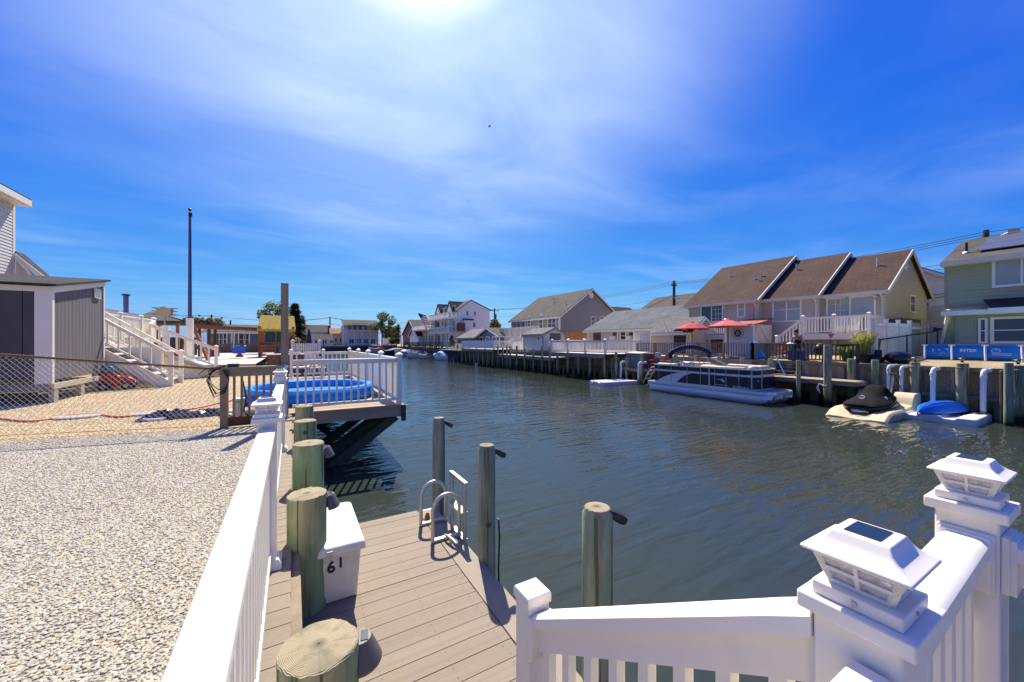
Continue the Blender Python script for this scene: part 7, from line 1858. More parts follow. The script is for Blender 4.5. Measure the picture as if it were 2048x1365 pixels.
# gate and fences between the two houses
t = thing('vinyl_gate', 'tan vinyl gate with a black hinge beside the green house', 'gate', (28.6, 5.78, 1.36)); a, b_ = (28.6, 5.38, 1.37), (28.6, 6.2, 1.36); zt = (28.6, 5.78, 2.48)[2]
n = 6
for k in range(n): MB().box(28.6, a[1] + (b_[1] - a[1]) * k / n + .01, .8, 28.63, a[1] + (b_[1] - a[1]) * (k + 1) / n - .01, zt).build('board', TANPVC, t)
MB().box(28.57, a[1], zt - .12, 28.598, b_[1], zt).build('rail', TANPVC, t); MB().box(28.55, b_[1], .7, 28.68, b_[1] + .16, zt + .08).build('post', TANPVC, t)
h = (28.55, 6.1, 2.16); MB().prism([(28.56, h[1] - .45, h[2]), (28.56, h[1], h[2] + .12), (28.56, h[1], h[2] - .12)], (.01, 0, 0)).build('hinge', BLACKP, t)
t = thing('vinyl_fence', 'white vinyl fence running back from the potted grass', 'fence', (24, 7, .7))
fa, fb_ = Vector((22.4, (22.4, 6.62, 1.16)[1], .66)), Vector((27.6, 6.35, .8))
for k in range(4):
    p, q = fa + (fb_ - fa) * (k / 4), fa + (fb_ - fa) * ((k + 1) / 4)
    nn = 10
    for j in range(nn):
        u = p + (q - p) * (j / nn); v = p + (q - p) * ((j + .72) / nn); zt_ = 2.42 if k < 3 else 2.5
        MB().beam(Vector((u.x, u.y, (.7 + zt_) / 2)), Vector((v.x, v.y, (.7 + zt_) / 2)), .03, zt_ - .75).build('picket', VINYL if k < 3 else TANPVC, t)
    MB().beam(Vector((p.x, p.y - .03, 2.2)), Vector((q.x, q.y - .03, 2.2)), .04, .1).build('rail', VINYL, t)
    o = MB().box(p.x - .065, p.y - .065, .6, p.x + .065, p.y + .065, 2.52).build('post', VINYL, t); MB().cbox((p.x, p.y, 2.54), .16, .16, .05).build('cap', VINYL, o)
t = thing('mesh_fence', 'low black framed fence with a green mesh screen', 'fence', (24, 6.5, .7))
ma, mb_ = Vector((22.9, (22.9, 6.67, 1.15)[1] - .1, .65)), Vector((28.3, 5.9, .8))
mb = MB(); mb.add([ma + Vector((0, 0, .05)), mb_ + Vector((0, 0, .05)), mb_ + Vector((0, 0, 1.25)), ma + Vector((0, 0, .95))], [(0, 1, 2, 3)])
SCRM, Nn_, Ll_, bb_ = newmat('green_screen_mesh'); bb_.inputs['Base Color'].default_value = (.30, .42, .34, 1); bb_.inputs['Alpha'].default_value = .38
mb.build('screen', SCRM, t, fix=False); MB().cyl(ma + Vector((0, 0, .95)), mb_ + Vector((0, 0, 1.25)), .03, n=8).build('top_rail', BLACKP, t)
for f in (0, .45, .8, 1): MB().cyl(ma + (mb_ - ma) * f, ma + (mb_ - ma) * f + Vector((0, 0, 1.0 + .28 * f)), .03, n=8).build('post', BLACKP, t)
t = thing('rubbish_bags', 'heap of black rubbish bags on the gravel by the bulkhead', 'bags', (22.3, 6.2, 0.69)); c = (22.3, 6.17, 0.6)
mb = MB(); rnd = random.Random(3)
def blob(c, r, sz):
    rings = []
    for i in range(9):
        a = math.pi * i / 8; rr = math.sin(a) * r
        rings.append([(c[0] + rr * math.cos(2 * math.pi * k / 16) * (1 + .22 * mno.noise(Vector((k * .9, i * .8, c[1])))), c[1] + rr * math.sin(2 * math.pi * k / 16) * (1 + .22 * mno.noise(Vector((k * .7, i, c[1] * 2)))), c[2] + sz * (1 - math.cos(a)) / 2 * (1 + .1 * mno.noise(Vector((k, i, 2))))) for k in range(16)])
    mb.loft(rings, caps=False)
blob((c[0], c[1] - .38, .58), .42, .52); blob((c[0] - .1, c[1] + .30, .57), .30, .34); mb.build('bags', mat('black_bag', (.012, .012, .013), .3, .3, 6, spec=.6, bump=.6, bscale=12), t, smooth=True)
t = thing('shovel', 'dark shovel standing beside the mesh fence', 'tool', (22.7, 6.52, 1.15)); a, b_ = (22.6, 6.53, 0.89), (22.7, 6.44, 1.6); MB().cyl(a, b_, .02, n=6).build('shaft', WOODDK, t); MB().cbox((a[0], a[1], a[2] + .05), .06, .22, .3).build('blade', BLACKP, t)
t = thing('golf_bag', 'black bag standing against the white fence post', 'bag', (22.2, 6.38, 0.72)); a = (22.2, 6.4, 0.68); MB().cyl((a[0], a[1], .58), (a[0] + .05, a[1], 1.15), .13, .12, 10).build('bag', BLACKP, t)

# potted ornamental grass
def blades(name, label, c, n, h, spread, m, seed, w=.012, pot=None, cat='grass plant'):
    t = thing(name, label, cat, c); rnd = random.Random(seed); mb = MB()
    for k in range(n):
        a = rnd.uniform(0, 6.283); r = rnd.uniform(.02, .16); hh = h * rnd.uniform(.6, 1.05); s = spread * rnd.uniform(.2, 1.0)
        d = Vector((math.cos(a), math.sin(a), 0)); sd = Vector((-d.y, d.x, 0)) * w
        b0 = Vector(c) + d * r; p1 = b0 + d * s * .25 + Vector((0, 0, hh * .6)); p2 = b0 + d * s * .7 + Vector((0, 0, hh * .95)); p3 = b0 + d * s * 1.1 + Vector((0, 0, hh * .82))
        o = len(mb.v); mb.v += [tuple(b0 - sd), tuple(b0 + sd), tuple(p1 - sd), tuple(p1 + sd), tuple(p2 - sd * .7), tuple(p2 + sd * .7), tuple(p3)]
        mb.f += [(o, o + 1, o + 3, o + 2), (o + 2, o + 3, o + 5, o + 4), (o + 4, o + 5, o + 6)]
    mb.build('blades', m, t, fix=False)
    if pot: MB().lathe((c[0], c[1], c[2] - pot[1]), [(pot[0] * .75, 0), (pot[0], pot[1]), (pot[0] * 1.06, pot[1]), (pot[0] * 1.06, pot[1] + .04), (pot[0] * .9, pot[1] + .04), (.01, pot[1] - .02)], 18).build('pot', BLACKP, t)
    return t
p = (22.1, 6.84, 1.02); blades('ornamental_grass', 'tall yellow green ornamental grass in a black pot', (p[0], p[1], .92), 360, 1.05, .62, LEAFY, 4, .012, (.30, .34))
p = (22.3, 7.49, 0.79); blades('leafy_plant', 'low leafy green plant behind the dark railing', (p[0], p[1], .58), 220, .75, .6, leaf_material('bright_green_leaves', (.13, .20, .05)), 5, .022, None, 'plant')

# ---------------------------------------------------------------- other houses of the right bank
def right_houses():
    Y = 36.9; pk = (32.93, 36.9, 8.24); X = 28.0; x1 = 2 * pk[0] - X
    t = gable_house('grey_gable_house', 'large grey clapboard house with a tall front gable', X, x1, Y, 48.6, .8, 4.75, pk[2], S_GREY, R_GREY, 'y', .35, TRIM, .16)
    win_x(t, X, (28, 47.06, 4.59), (28, 44.75, 3.09), cols=2, rows=1, name='sliding_door'); win_x(t, X, (28, 39.38, 4.78), (28, 37.59, 2.9), cols=2, rows=2)
    for a, b_ in (((28, 44.23, 4.72), (28, 43.34, 3.32)), ((28, 41.41, 4.77), (28, 40.49, 2.97))):
        win_x(t, X, a, b_, cols=1, rows=2)
        c = ((a[1] + b_[1]) / 2, a[2]); r_ = abs(a[1] - b_[1]) / 2
        mb = MB(); mb.prism([(X - .06, c[0] + r_ * math.cos(q), c[1] + r_ * math.sin(q)) for q in [rad(k * 20) for k in range(10)]], (.05, 0, 0)); mb.build('arched_head', TRIM, t)
    win_y(t, Y, (32.84, 36.9, 4.8), (33.6, 36.9, 3.61), cols=1, rows=2); win_y(t, Y, (34.37, 36.9, 4.85), (35.41, 36.9, 4.3), cols=1, rows=1)
    c = (32.93, 36.9, 7.48); MB().cyl((c[0], Y - .03, c[2]), (c[0], Y - .08, c[2]), .38, n=18).build('round_vent', TRIM, t)
    for p in ((31, 42.19, 7.58), (30, 38.28, 6.62)): MB().cyl((p[0], p[1], p[2] - .5), (p[0], p[1], p[2] + .1), .07, n=8).build('vent_pipe', CREAMTRIM, t)
    MB().tube([(X - .1, Y + .1, 4.5), (X - .05, Y + .1, 4.2), (X - .05, Y + .1, .9)], .06, 8).build('downpipe', TRIM, t)
    # its roof wing behind
    gable_house('grey_wing', 'dark roofed rear wing behind the grey gable house', x1 - 1.5, x1 + 6, 37.6, 44, .8, 4.4, 6.6, S_GREY, R_DARK, 'x', .3, TRIM, .3)
    # balcony deck in front
    t = thing('house_deck', 'old cream panelled balcony in front of the grey gable house', 'deck', (24.5, 42, .8))
    z_ = (24.5, 40.44, 2.3)[2]; ya, yb_ = (24.5, 36.24, 2.24)[1], (24.5, 45.71, 2.38)[1]
    MB().box(24.5, ya, z_ - .2, 28, yb_, z_).build('floor', CREAMTRIM, t); n = 7
    for k in range(n): MB().box(24.5, ya + (yb_ - ya) * k / n + .06, z_ + .05, 24.54, ya + (yb_ - ya) * (k + 1) / n - .06, z_ + 1.0).build('panel', mat('old_cream_panel', (.58, .52, .40), .7, .15, 3), t)
    MB().box(24.46, ya, z_ + 1.0, 24.58, yb_, z_ + 1.07).build('top_rail', VINYL, t)
    for k in range(n + 1): MB().box(24.46, ya + (yb_ - ya) * k / n - .06, .7, 24.58, ya + (yb_ - ya) * k / n + .06, z_ + 1.0).build('post', VINYL, t)
    MB().box(24.6, ya, .7, 24.7, yb_, z_ - .2).build('lattice', CREAMTRIM, t); MB().box(24.58, ya + 1.0, .75, 24.598, ya + 3.4, z_ - .35).build('opening_shade_sheet', PAINTSHADE, t)  # no real gap: a dark sheet painted as shade below the balcony
    # grey shed in front
    a, b_ = (22.8, 29.4, 1.25), (22.8, 34.69, 1.22)
    Ys = 29.6; pk2 = (21.75, 29.6, 2.84)
    xs0, xs1 = (20.47, 29.6, 1.25)[0], (23.08, 29.6, 1.25)[0]
    t = gable_house('grey_shed', 'grey garden shed with a pale roof and brown double door', xs0, xs1, Ys, Ys + 3.4, .7, (20.47, 29.6, 2.25)[2], pk2[2], S_LGREY, R_LGREY, 'y', .15, mat('grey_trim', (.30, .29, .27), .6, .05), .14, None, 'shed')
    d0, d1 = (21.22, 29.6, 2.35), (22.53, 29.6, 1.25)
    for k in range(2): MB().box(d0[0] + (d1[0] - d0[0]) * k / 2 + .02, Ys - .05, .75, d0[0] + (d1[0] - d0[0]) * (k + 1) / 2 - .02, Ys - .02, d0[2]).build('door', mat('brown_grey_door', (.12, .105, .09), .7, .1), t)
    win_x(t, xs0, (20.47, 30.53, 2.07), (20.47, 30.02, 1.63), cols=1, rows=1)
    # cedar fence beside it
    Yc = 33.0; t = thing('cedar_fence', 'orange cedar board fence beside the grey shed', 'fence', (27.69, 33, 1.49)); xa, xb = (25.8, 33, 1.49)[0], (29.82, 33, 1.49)[0]; zt = (27.69, 33, 2.66)[2]; n = 22
    for k in range(n): MB().box(xa + (xb - xa) * k / n, Yc, .8, xa + (xb - xa) * (k + .94) / n, Yc + .03, zt).build('board', CEDAR, t)
    # low pale house
    X = 26.5; ya, yb_ = 19.8, (26.5, 30.46, 2.79)[1]; ze = (26.5, 26.35, 2.77)[2]
    t = gable_house('low_pale_house', 'low pale clapboard house with a wide blue grey roof', X, 34.5, ya, yb_ - .3, .8, ze, ze + 2.0, S_BEIGE, R_BLUE, 'y', .35, TRIM, .16)
    for a, b_ in (((26.5, 26.74, 2.54), (26.5, 25.96, 1.68)), ((26.5, 25.65, 2.52), (26.5, 24.91, 1.67)), ((26.5, 24.67, 2.49), (26.5, 23.97, 1.67))): win_x(t, X, a, b_, cols=1, rows=2)
    MB().box(X - .04, (26.5, 28.24, 1.74)[1], .85, X - .018, (26.5, 29.32, 1.74)[1], (26.5, 28.74, 2.54)[2]).build('patio_door', GLASS, t)
    for q in ((26.5, 26.41, 1.87), (26.5, 24.44, 1.85)): MB().box(X - .35, q[1] - .3, q[2] - .2, X - .05, q[1] + .3, q[2] + .2).build('window_air_conditioner', PVC, t)
    gable_house('grey_roofed_house', 'pale grey house with a long grey roof behind the low one', 34.8, 43, 21.5, 31.5, .8, 4.6, 6.9, S_LGREY, R_GREY, 'y', .35, TRIM, .25)
    gable_house('white_house', 'white house with grey lower storey between tan and green houses', 36.5, 44, 5.8, 12.5, .8, 5.0, 6.9, S_WHITE, R_GREY, 'x', .3, TRIM, .22)
    w_ = [o for o in SC.objects if o.name.startswith('white_house')][0]; win_x(w_, 36.5, (36.5, 8.33, 4.17), (36.5, 7.9, 3.47), cols=1, rows=2, pane=BLIND)
    MB().box(36.46, 6.2, .8, 36.48, 11.5, 3.9).build('lower_wall', S_LGREY, w_)
    # three-storey white house
    X = 26.0; Y = (26, 64.88, 4.68)[1]; pk = (28.67, 64.88, 9.28); er = (32.51, 64.88, 7.69); x1 = er[0]; yl = (26, 77.83, 6.25)[1]; xm = pk[0]; el = (26, 64.88, 7.23)
    t = thing('white_balcony_house', 'three storey white house with balconies and two small gables', 'house', (X + 4, Y + 6, .8))
    w = MB(); g = [(0, 0), (x1 - X, 0), (x1 - X, er[2] - .8), (xm - X, pk[2] - .8), (0, el[2] - .8)]
    siding(w, g, (X, Y, .8), UX, NY, .2); siding(w, [(0, 0), (yl - Y, 0), (yl - Y, el[2] - .8), (0, el[2] - .8)], (X, Y, .8), UY, NX, .2); w.build('wall', S_WHITE, t, fix=False)
    r = MB(); roof_slab(r, (X - .4, Y - .2, el[2] - .1), (X - .4, yl, el[2] - .1), (xm, yl, pk[2] + .1), (xm, Y - .2, pk[2] + .1)); roof_slab(r, (x1 + .4, Y - .2, er[2] - .1), (x1 + .4, yl, er[2] - .1), (xm, yl, pk[2] + .1), (xm, Y - .2, pk[2] + .1)); r.build('roof', R_GREY, t)
    for ya in (Y + 3.2, Y + 9.6):
        d = MB(); d.prism([(X - .3, ya - 1.8, el[2] - .2), (X - .3, ya + 1.8, el[2] - .2), (X - .3, ya, el[2] + 1.9)], (4.5, 0, 0)); d.build('dormer', S_WHITE, t)
        rr_ = MB(); roof_slab(rr_, (X - .5, ya - 2.0, el[2] - .3), (X + 4.5, ya - 2.0, el[2] - .3), (X + 4.5, ya, el[2] + 2.05), (X - .5, ya, el[2] + 2.05), .1); roof_slab(rr_, (X - .5, ya + 2.0, el[2] - .3), (X + 4.5, ya + 2.0, el[2] - .3), (X + 4.5, ya, el[2] + 2.05), (X - .5, ya, el[2] + 2.05), .1); rr_.build('dormer_roof', R_GREY, t)
    GD = mat('dark_window', (.05, .05, .05), .1, .2, spec=.6)
    for a, b_ in (((25.23, 64.88, 7.19), (25.71, 64.88, 6.4)), ((27.67, 64.88, 7.29), (28.17, 64.88, 6.39)), ((29.18, 64.88, 7.26), (29.69, 64.88, 6.44)), ((26.19, 64.88, 5.23), (26.88, 64.88, 4.24)), ((28.98, 64.88, 5.21), (29.59, 64.88, 4.29))):
        if a[0] > X: win_y(t, Y, a, b_, cols=1, rows=2, pane=GD, fw=.12, frame=CREAMTRIM)
    a, b_ = (27.08, 64.88, 5.53), (28.87, 64.88, 3.44); MB().box(a[0], Y - .5, b_[2], b_[0], Y - .02, a[2]).build('porch', S_WHITE, t); MB().box(a[0] - .1, Y - .6, a[2], b_[0] + .1, Y - .0, a[2] + .25).build('awning', R_DARK, t)
    for z_ in (3.4, 6.0):
        MB().box(X - 1.6, Y + .3, z_ - .25, X, yl - .2, z_).build('balcony', S_WHITE, t); railing(t, [(X - 1.5, Y + .4, z_), (X - 1.5, (Y + yl) / 2, z_), (X - 1.5, yl - .3, z_)], 1.0, VINYL, .15, None, (.1, .08), .1, .06, .3, stuff=True, cap=False)
        railing(t, [(X - 1.5, Y + .4, z_), (X - .1, Y + .4, z_)], 1.0, VINYL, .15, [0, 0], (.1, .08), .1, .06, .3, stuff=True, cap=False)
    for k in range(4): MB().box(X - 1.58, Y + .35 + k * (yl - Y - .8) / 3, .8, X - 1.42, Y + .5 + k * (yl - Y - .8) / 3, 6.0).build('column', VINYL, t)
    for z_, nn in ((1.0, 4), (3.6, 5), (6.3, 5)):
        for k in range(nn): 
            u = Y + 1.0 + k * (yl - Y - 2.2) / nn; window(t, (X, 0, 0), UY, NX, u, u + 1.5, z_, z_ + 2.0, cols=1, rows=1, pane=GD, fw=.12)
    ch = (25.29, 62.88, 4.93); MB().box(X - .3, Y - 1.2, .8, X + 1.0, Y - .3, ch[2]).build('chimney', BRICK, t)
    # yellow house
    X = 25.5; ya, yb_ = (25.5, 76.01, 4.07)[1], (25.5, 87.5, 4.4)[1]; t = gable_house('yellow_house', 'cream yellow house with a white balcony and a flag', X, 33, ya, yb_, .8, (25.5, 81.06, 5.31)[2], (25.5, 81.06, 6.4)[2] + 1.4, S_YELL, R_GREY, 'y', .4, TRIM, .22)
    zz = (25.5, 82.87, 4.16)[2]; MB().box(X - 1.8, ya + .5, zz - .2, X, yb_ - .3, zz).build('balcony', VINYL, t); railing(t, [(X - 1.7, ya + .5, zz), (X - 1.7, yb_ - .3, zz)], 1.0, VINYL, .15, None, (.1, .08), .1, .06, .3, stuff=True, cap=False)
    for k in range(4): window(t, (X, 0, 0), UY, NX, ya + 1.2 + k * 1.9, ya + 2.5 + k * 1.9, 1.3, 3.0, cols=2, rows=1, pane=GD, fw=.12)
    for k in range(3): window(t, (X, 0, 0), UY, NX, ya + 1.2 + k * 2.4, ya + 2.8 + k * 2.4, zz + .2, zz + 2.1, cols=2, rows=1, pane=GD, fw=.12)
    f = thing('flag', 'striped flag on a slanting staff at the yellow house', 'flag', (X - 1.7, ya + 3, zz + 1.5)); s0 = Vector((X - 1.7, ya + 2.2, zz + 1.0)); s1 = s0 + Vector((-1.1, .4, 2.4)); MB().cyl(s0, s1, .04, n=6).build('staff', STEEL, f)
    for k in range(7): MB().prism([s1 + Vector((.0 + .28 * k * .45, -.2, -.28 * k)) + q for q in (Vector((0, 0, 0)), Vector((1.3, -1.1, -.45)), Vector((1.42, -1.1, -.70)), Vector((.12, 0, -.26)))], (.02, .02, 0)).build('stripe', (REDF if k % 2 == 0 else PVC), f)
    MB().prism([s1 + q + Vector((-.05, -.22, .02)) for q in (Vector((0, 0, 0)), Vector((.6, -.5, -.2)), Vector((.98, -.5, -1.05)), Vector((.38, 0, -.85)))], (-.03, -.03, 0)).build('canton', NAVYC, f)
    # small blue cottage and sheds between
    X = 23.8; ya, yb_ = (23.8, 44.54, 1.82)[1], (23.8, 50.95, 1.86)[1]; t = gable_house('blue_cottage', 'small slate blue cottage with a low white trimmed gable', X, 30, ya, yb_, .8, (23.8, 48.13, 2.41)[2], (23.8, 48.13, 3.46)[2], S_BLUE, R_GREY, 'x', .4, TRIM, .2)
    for k in range(3): window(t, (X, 0, 0), UY, NX, ya + .8 + k * 2.1, ya + 2.0 + k * 2.1, 1.0, 2.3, cols=1, rows=1, pane=GD, fw=.14)
    X = 23.0; ya, yb_ = (23, 49.75, 1.85)[1], (23, 59.6, 1.91)[1]
    gable_house('dark_grey_shed', 'dark grey shed with a pale roof below the white house', X, X + 5, ya + 1, ya + 7.5, .7, 2.2, 3.5, S_DKGREY, R_LGREY, 'y', .25, mat('grey_trim', (.30, .29, .27), .6, .05), .3, None, 'shed')
    gable_house('pale_garage', 'low pale garage roof left of the dark grey shed', X, X + 6, ya + 8.5, yb_ + 1, .7, 2.0, 3.2, S_BEIGE, R_LGREY, 'x', .25, TRIM, .3, None, 'garage')
    X = 27.0; ya, yb_ = (27, 93.51, 2.11)[1], (27, 108.33, 2.2)[1]; gable_house('brown_house', 'brown clapboard house with a broad grey roof', X, 38, ya, yb_, .6, 3.6, 7.4, S_BROWN, R_GREY, 'x', .4, TRIM, .3)
    gable_house('white_cottage', 'small white cottage with a grey hipped roof by the canal bend', 24.5, 30, ya - 9, ya - 2, .6, 3.0, 5.2, S_WHITE, R_GREY, 'x', .4, TRIM, .3)
right_houses()

# ---------------------------------------------------------------- far bank
def far_bank():
    Y = 133.0
    t = thing('bulkhead', 'dark timber bulkhead closing the far end of the canal', 'bulkhead', (0, Y, WZ)); MB().box(-160, Y - .1, -3, 120, Y + .02, .3).build('sheeting', WOODDK, t); MB().box(-160, Y - .2, .3, 120, Y + .3, .45).build('cap_board', GREYWOOD, t)
    t = thing('far_dock', 'low grey dock on piles before the far houses', 'dock', (4, 128, .2)); MB().box(-14, 129, .1, 17, 131.5, .35).build('floor', GREYWOOD, t)
    mb = MB()
    for k in range(30): mb.box(-14 + k * 1.05, 128.9, -2, -13.8 + k * 1.05, 129.1, 1.1 if k % 3 == 0 else .3)
    mb.build('posts', WOODDK, t)
    Yh = 138
    GD = mat('dark_window', (.05, .05, .05), .1, .2, spec=.6)
    # grey two-storey
    a, b_ = (14.87, 138, 8.84), (25.93, 138, 0.79); zm = (19.88, 138, 5.58)[2]
    t = thing('two_storey_house', 'grey two storey house with a long balcony at the canal end', 'house', ((a[0] + b_[0]) / 2, Yh + 4, .3)); w = MB(); siding(w, [(0, 0), (b_[0] - a[0], 0), (b_[0] - a[0], (19.88, 138, 7.11)[2]), (0, (19.88, 138, 7.11)[2])], (a[0], Yh, .3), UX, NY, .3); w.build('wall', S_LGREY, t, fix=False)
    ze = (19.88, 138, 7.11)[2]; mb = MB(); roof_slab(mb, (a[0] - .4, Yh - .8, ze), (b_[0] + .4, Yh - .8, ze), (b_[0] + .4, Yh + 4.5, ze + 2.2), (a[0] - .4, Yh + 4.5, ze + 2.2), .15); mb.build('roof', R_GREY, t); MB().box(a[0], Yh + .05, .3, b_[0], Yh + 9, ze).build('core', S_LGREY, t)
    MB().box(a[0] + .4, Yh - 1.6, zm - .2, b_[0] - .3, Yh, zm).build('balcony', TRIM, t); railing(t, [(a[0] + .4, Yh - 1.5, zm), (b_[0] - .3, Yh - 1.5, zm)], 1.0, GREYWOOD, .15, None, (.1, .08), .1, .06, .35, stuff=True, cap=False); MB().box(a[0] + 2.5, Yh - 1.7, zm + 2.25, b_[0] - 4, Yh, zm + 2.4).build('awning', PVC, t)
    for k in range(6): window(t, (0, Yh, 0), UX, NY, a[0] + 1.0 + k * 1.7, a[0] + 2.4 + k * 1.7, zm + .1, zm + 2.0, cols=1, rows=1, pane=GD, fw=.12)
    for k in range(4): window(t, (0, Yh, 0), UX, NY, a[0] + 1.5 + k * 2.3, a[0] + 3.2 + k * 2.3, 1.0, 2.7, cols=2, rows=1, pane=GD, fw=.12)
    for k in range(5): MB().box(a[0] + .4 + k * 2.5, Yh - 1.6, .3, a[0] + .6 + k * 2.5, Yh - 1.4, zm - .2).build('column', TRIM, t)
    # grey gable house
    pk = (6.74, 142, 7.31); a, b_ = (2.95, 142, 0.67), (10.49, 142, 0.65)
    t = gable_house('far_gable_house', 'wide grey house with a low gable at the canal end', a[0], b_[0], 142, 150, .3, (3.52, 142, 5.1)[2], pk[2], S_LGREY, R_GREY, 'x', .4, TRIM, .3)
    a, b_ = (5.22, 137, 0.69), (10.86, 137, 0.67); t = gable_house('cream_bungalow', 'low cream bungalow with a brown roof at the canal end', a[0], b_[0], 136.5, 141, .3, 2.7, 4.0, S_BEIGE, R_GREY, 'x', .4, TRIM, .3)
    for k in range(3): window(t, (0, 136.5, 0), UX, NY, a[0] + .8 + k * 2.2, a[0] + 2.3 + k * 2.2, 1.0, 2.3, cols=2, rows=1, pane=GD, fw=.12)
    MB().box((10.26, 141, 5.68)[0], 141, 2, (10.72, 141, 5.68)[0], 142, (10.41, 141, 7.02)[2]).build('chimney', BRICK, t)
    a, b_ = (11.88, 146, 0.62), (15.89, 146, 0.61); t = gable_house('terracotta_house', 'pale house with a terracotta roof between the grey houses', a[0], b_[0], 146, 154, .3, (13.63, 146, 4.65)[2], (13.63, 146, 6.4)[2], S_BEIGE, R_ORANGE, 'x', .4, TRIM, .3)
    for k in range(2): window(t, (0, 146, 0), UX, NY, a[0] + .6 + k * 1.8, a[0] + 1.8 + k * 1.8, 1.4, 3, cols=1, rows=1, pane=GD, fw=.12)
    a, b_ = (31.5, 150, 0.53), (36.23, 150, 0.52); gable_house('terracotta_house', 'low roofed house behind the trees at the canal end', a[0], b_[0], 150, 158, .3, 3.5, 6.0, S_BEIGE, R_ORANGE, 'x', .4, TRIM, .3)
    # row further off to the left, seen over the fence line
    for i, (pa, pb, Yq, zt, m_, r_, lab) in enumerate(((300, 372, 60, 642, S_BROWN, R_DARK, 'brown roofed pavilion behind the white deck fence'), (462, 520, 75, 650, S_LGREY, R_GREY, 'grey roofed house behind the swing set'))):
        q0 = (math.tan(0), 0)
    return
far_bank()
def left_houses():
    Y = 42.0
    def hx(px): return None
    a, b_ = (-12.92, 42, 2.87), (-10.11, 42, 2.93); t = gable_house('white_roofed_house', 'white roofed bungalow with a blue flue pipe', a[0] - 5, b_[0] - .5, 42, 50, -.07, (-11.96, 42, 3.61)[2], (-11.96, 42, 4.37)[2], S_WHITE, R_WHITE, 'y', .3, TRIM, .2)
    c = (-12.16, 44, 4.57); MB().cyl((c[0], 44, c[2] - 1.0), (c[0], 44, (-12.16, 44, 5.41)[2]), .17, n=10).build('flue', mat('blue_grey_painted_pole', (.03, .05, .20), .45, .08), t); MB().cyl((c[0], 44, (-12.16, 44, 5.41)[2]), (c[0], 44, (-12.16, 44, 5.54)[2]), .26, n=10).build('flue_cap', BLACKP, t)
    a, b_ = (-9.7, 36, 2.7), (-6.98, 36, 2.77); t = thing('pavilion', 'dark brown roofed pavilion behind the white deck fence', 'pavilion', ((a[0] + b_[0]) / 2, 38, 0))
    z0, z1 = (-8.72, 36, 3.04)[2], (-8.72, 36, 3.47)[2]; mb = MB(); roof_slab(mb, (a[0], 36, z0), (b_[0], 36, z0), (b_[0] - 2.2, 39, z1 + .35), (a[0] + .2, 39, z1 + .35), .15); roof_slab(mb, (a[0], 42, z0), (b_[0], 42, z0), (b_[0] - 2.2, 39, z1 + .35), (a[0] + .2, 39, z1 + .35), .15); mb.build('roof', R_GREY, t)
    for x_ in (a[0] + .3, (a[0] + b_[0]) / 2, b_[0] - .3): MB().box(x_ - .09, 36.2, -.07, x_ + .09, 36.4, z0).build('post', REDWOOD, t)
    MB().box(a[0], 41, -.07, b_[0], 41.1, 1.9).build('back_wall', WOODDK, t)
    # martin house
    c = (-7.26, 33, 2.97); t = thing('bird_house', 'tan bird house with perches on a pole', 'bird house', (c[0], 33, 0)); z0, z1, zp = (-7.26, 33, 3.23)[2], (-7.26, 33, 3.66)[2], (-7.26, 33, 3.82)[2]
    MB().box(c[0] - .36, 32.7, z0, c[0] + .36, 33.3, z1).build('box', CREAM, t); mb = MB(); mb.prism([(c[0] - .45, 32.65, z1), (c[0] + .45, 32.65, z1), (c[0], 32.65, zp)], (0, .7, 0)); mb.build('roof', CREAM, t); MB().cyl((c[0], 33, -.07), (c[0], 33, z0), .05, n=8).build('pole', STEEL, t)
    for k in range(3): MB().box(c[0] - .62, 32.8, z0 + .08 + k * .2, c[0] + .62, 33.2, z0 + .11 + k * .2).build('perch', WOODG, t)
    # pergola
    a, b_ = (-6.06, 34, 1.32), (-5.12, 34, 1.31); t = thing('pergola', 'dark weathered pergola covered in brown vine', 'pergola', ((a[0] + b_[0]) / 2, 35, 0)); zt = (-5.62, 34, 2.79)[2]
    for x_ in (a[0], b_[0]):
        for y_ in (34, 36.5): MB().box(x_ - .09, y_ - .09, -.07, x_ + .09, y_ + .09, zt).build('post', WOODDK, t)
    for k in range(6): MB().beam((a[0] - .4, 34 + k * .5, zt + .05), (b_[0] + .5, 34 + k * .5, zt + .05), .08, .14).build('rafter', WOODDK, t)
    rnd = random.Random(7); mb = MB()
    for k in range(500):
        p = Vector((rnd.uniform(a[0] - .5, b_[0] + .6), rnd.uniform(33.8, 36.8), zt + abs(rnd.gauss(.15, .14)))); d = Vector((rnd.uniform(-1, 1), rnd.uniform(-1, 1), rnd.uniform(-1, 1))).normalized() * .09; e = d.cross(Vector((rnd.random(), rnd.random(), 1))).normalized() * .07
        mb.add([p - d - e, p + d - e, p + d + e, p - d + e], [(0, 1, 2, 3)])
    mb.build('vine', leaf_material('brown_green_leaves', (.10, .09, .04)), t, fix=False)
    MB().box(a[0] + .5, 36.6, -.07, b_[0] - .1, 36.7, 1.9).build('back_panel', CONC, t); MB().box(a[0] + .5, 36.3, -.07, a[0] + 1.2, 36.5, 1.4).build('red_cabinet', RED, t)
    # house behind the swings
    a, b_ = (-8.01, 52, 1.22), (-3.23, 52, 1.2); ze = (-6, 52, 2.65)[2]; t = gable_house('blue_grey_bungalow', 'blue grey bungalow with dark windows behind the swing set', a[0], b_[0] + 2, 52, 60, -.07, ze, (-5.55, 52, 3.32)[2] + .2, S_BLUE, R_GREY, 'x', .4, TRIM, .22)
    GD = mat('dark_window', (.05, .05, .05), .1, .2, spec=.6)
    for p0, p1, nc in ((-7.32, -6.22, 3), (-5.91, -5.55, 1), (-5.28, -4.17, 2)): window(t, (0, 52, 0), UX, NY, p0, p1, 1.0, 2.6, cols=nc, rows=2, pane=GD, fw=.12)
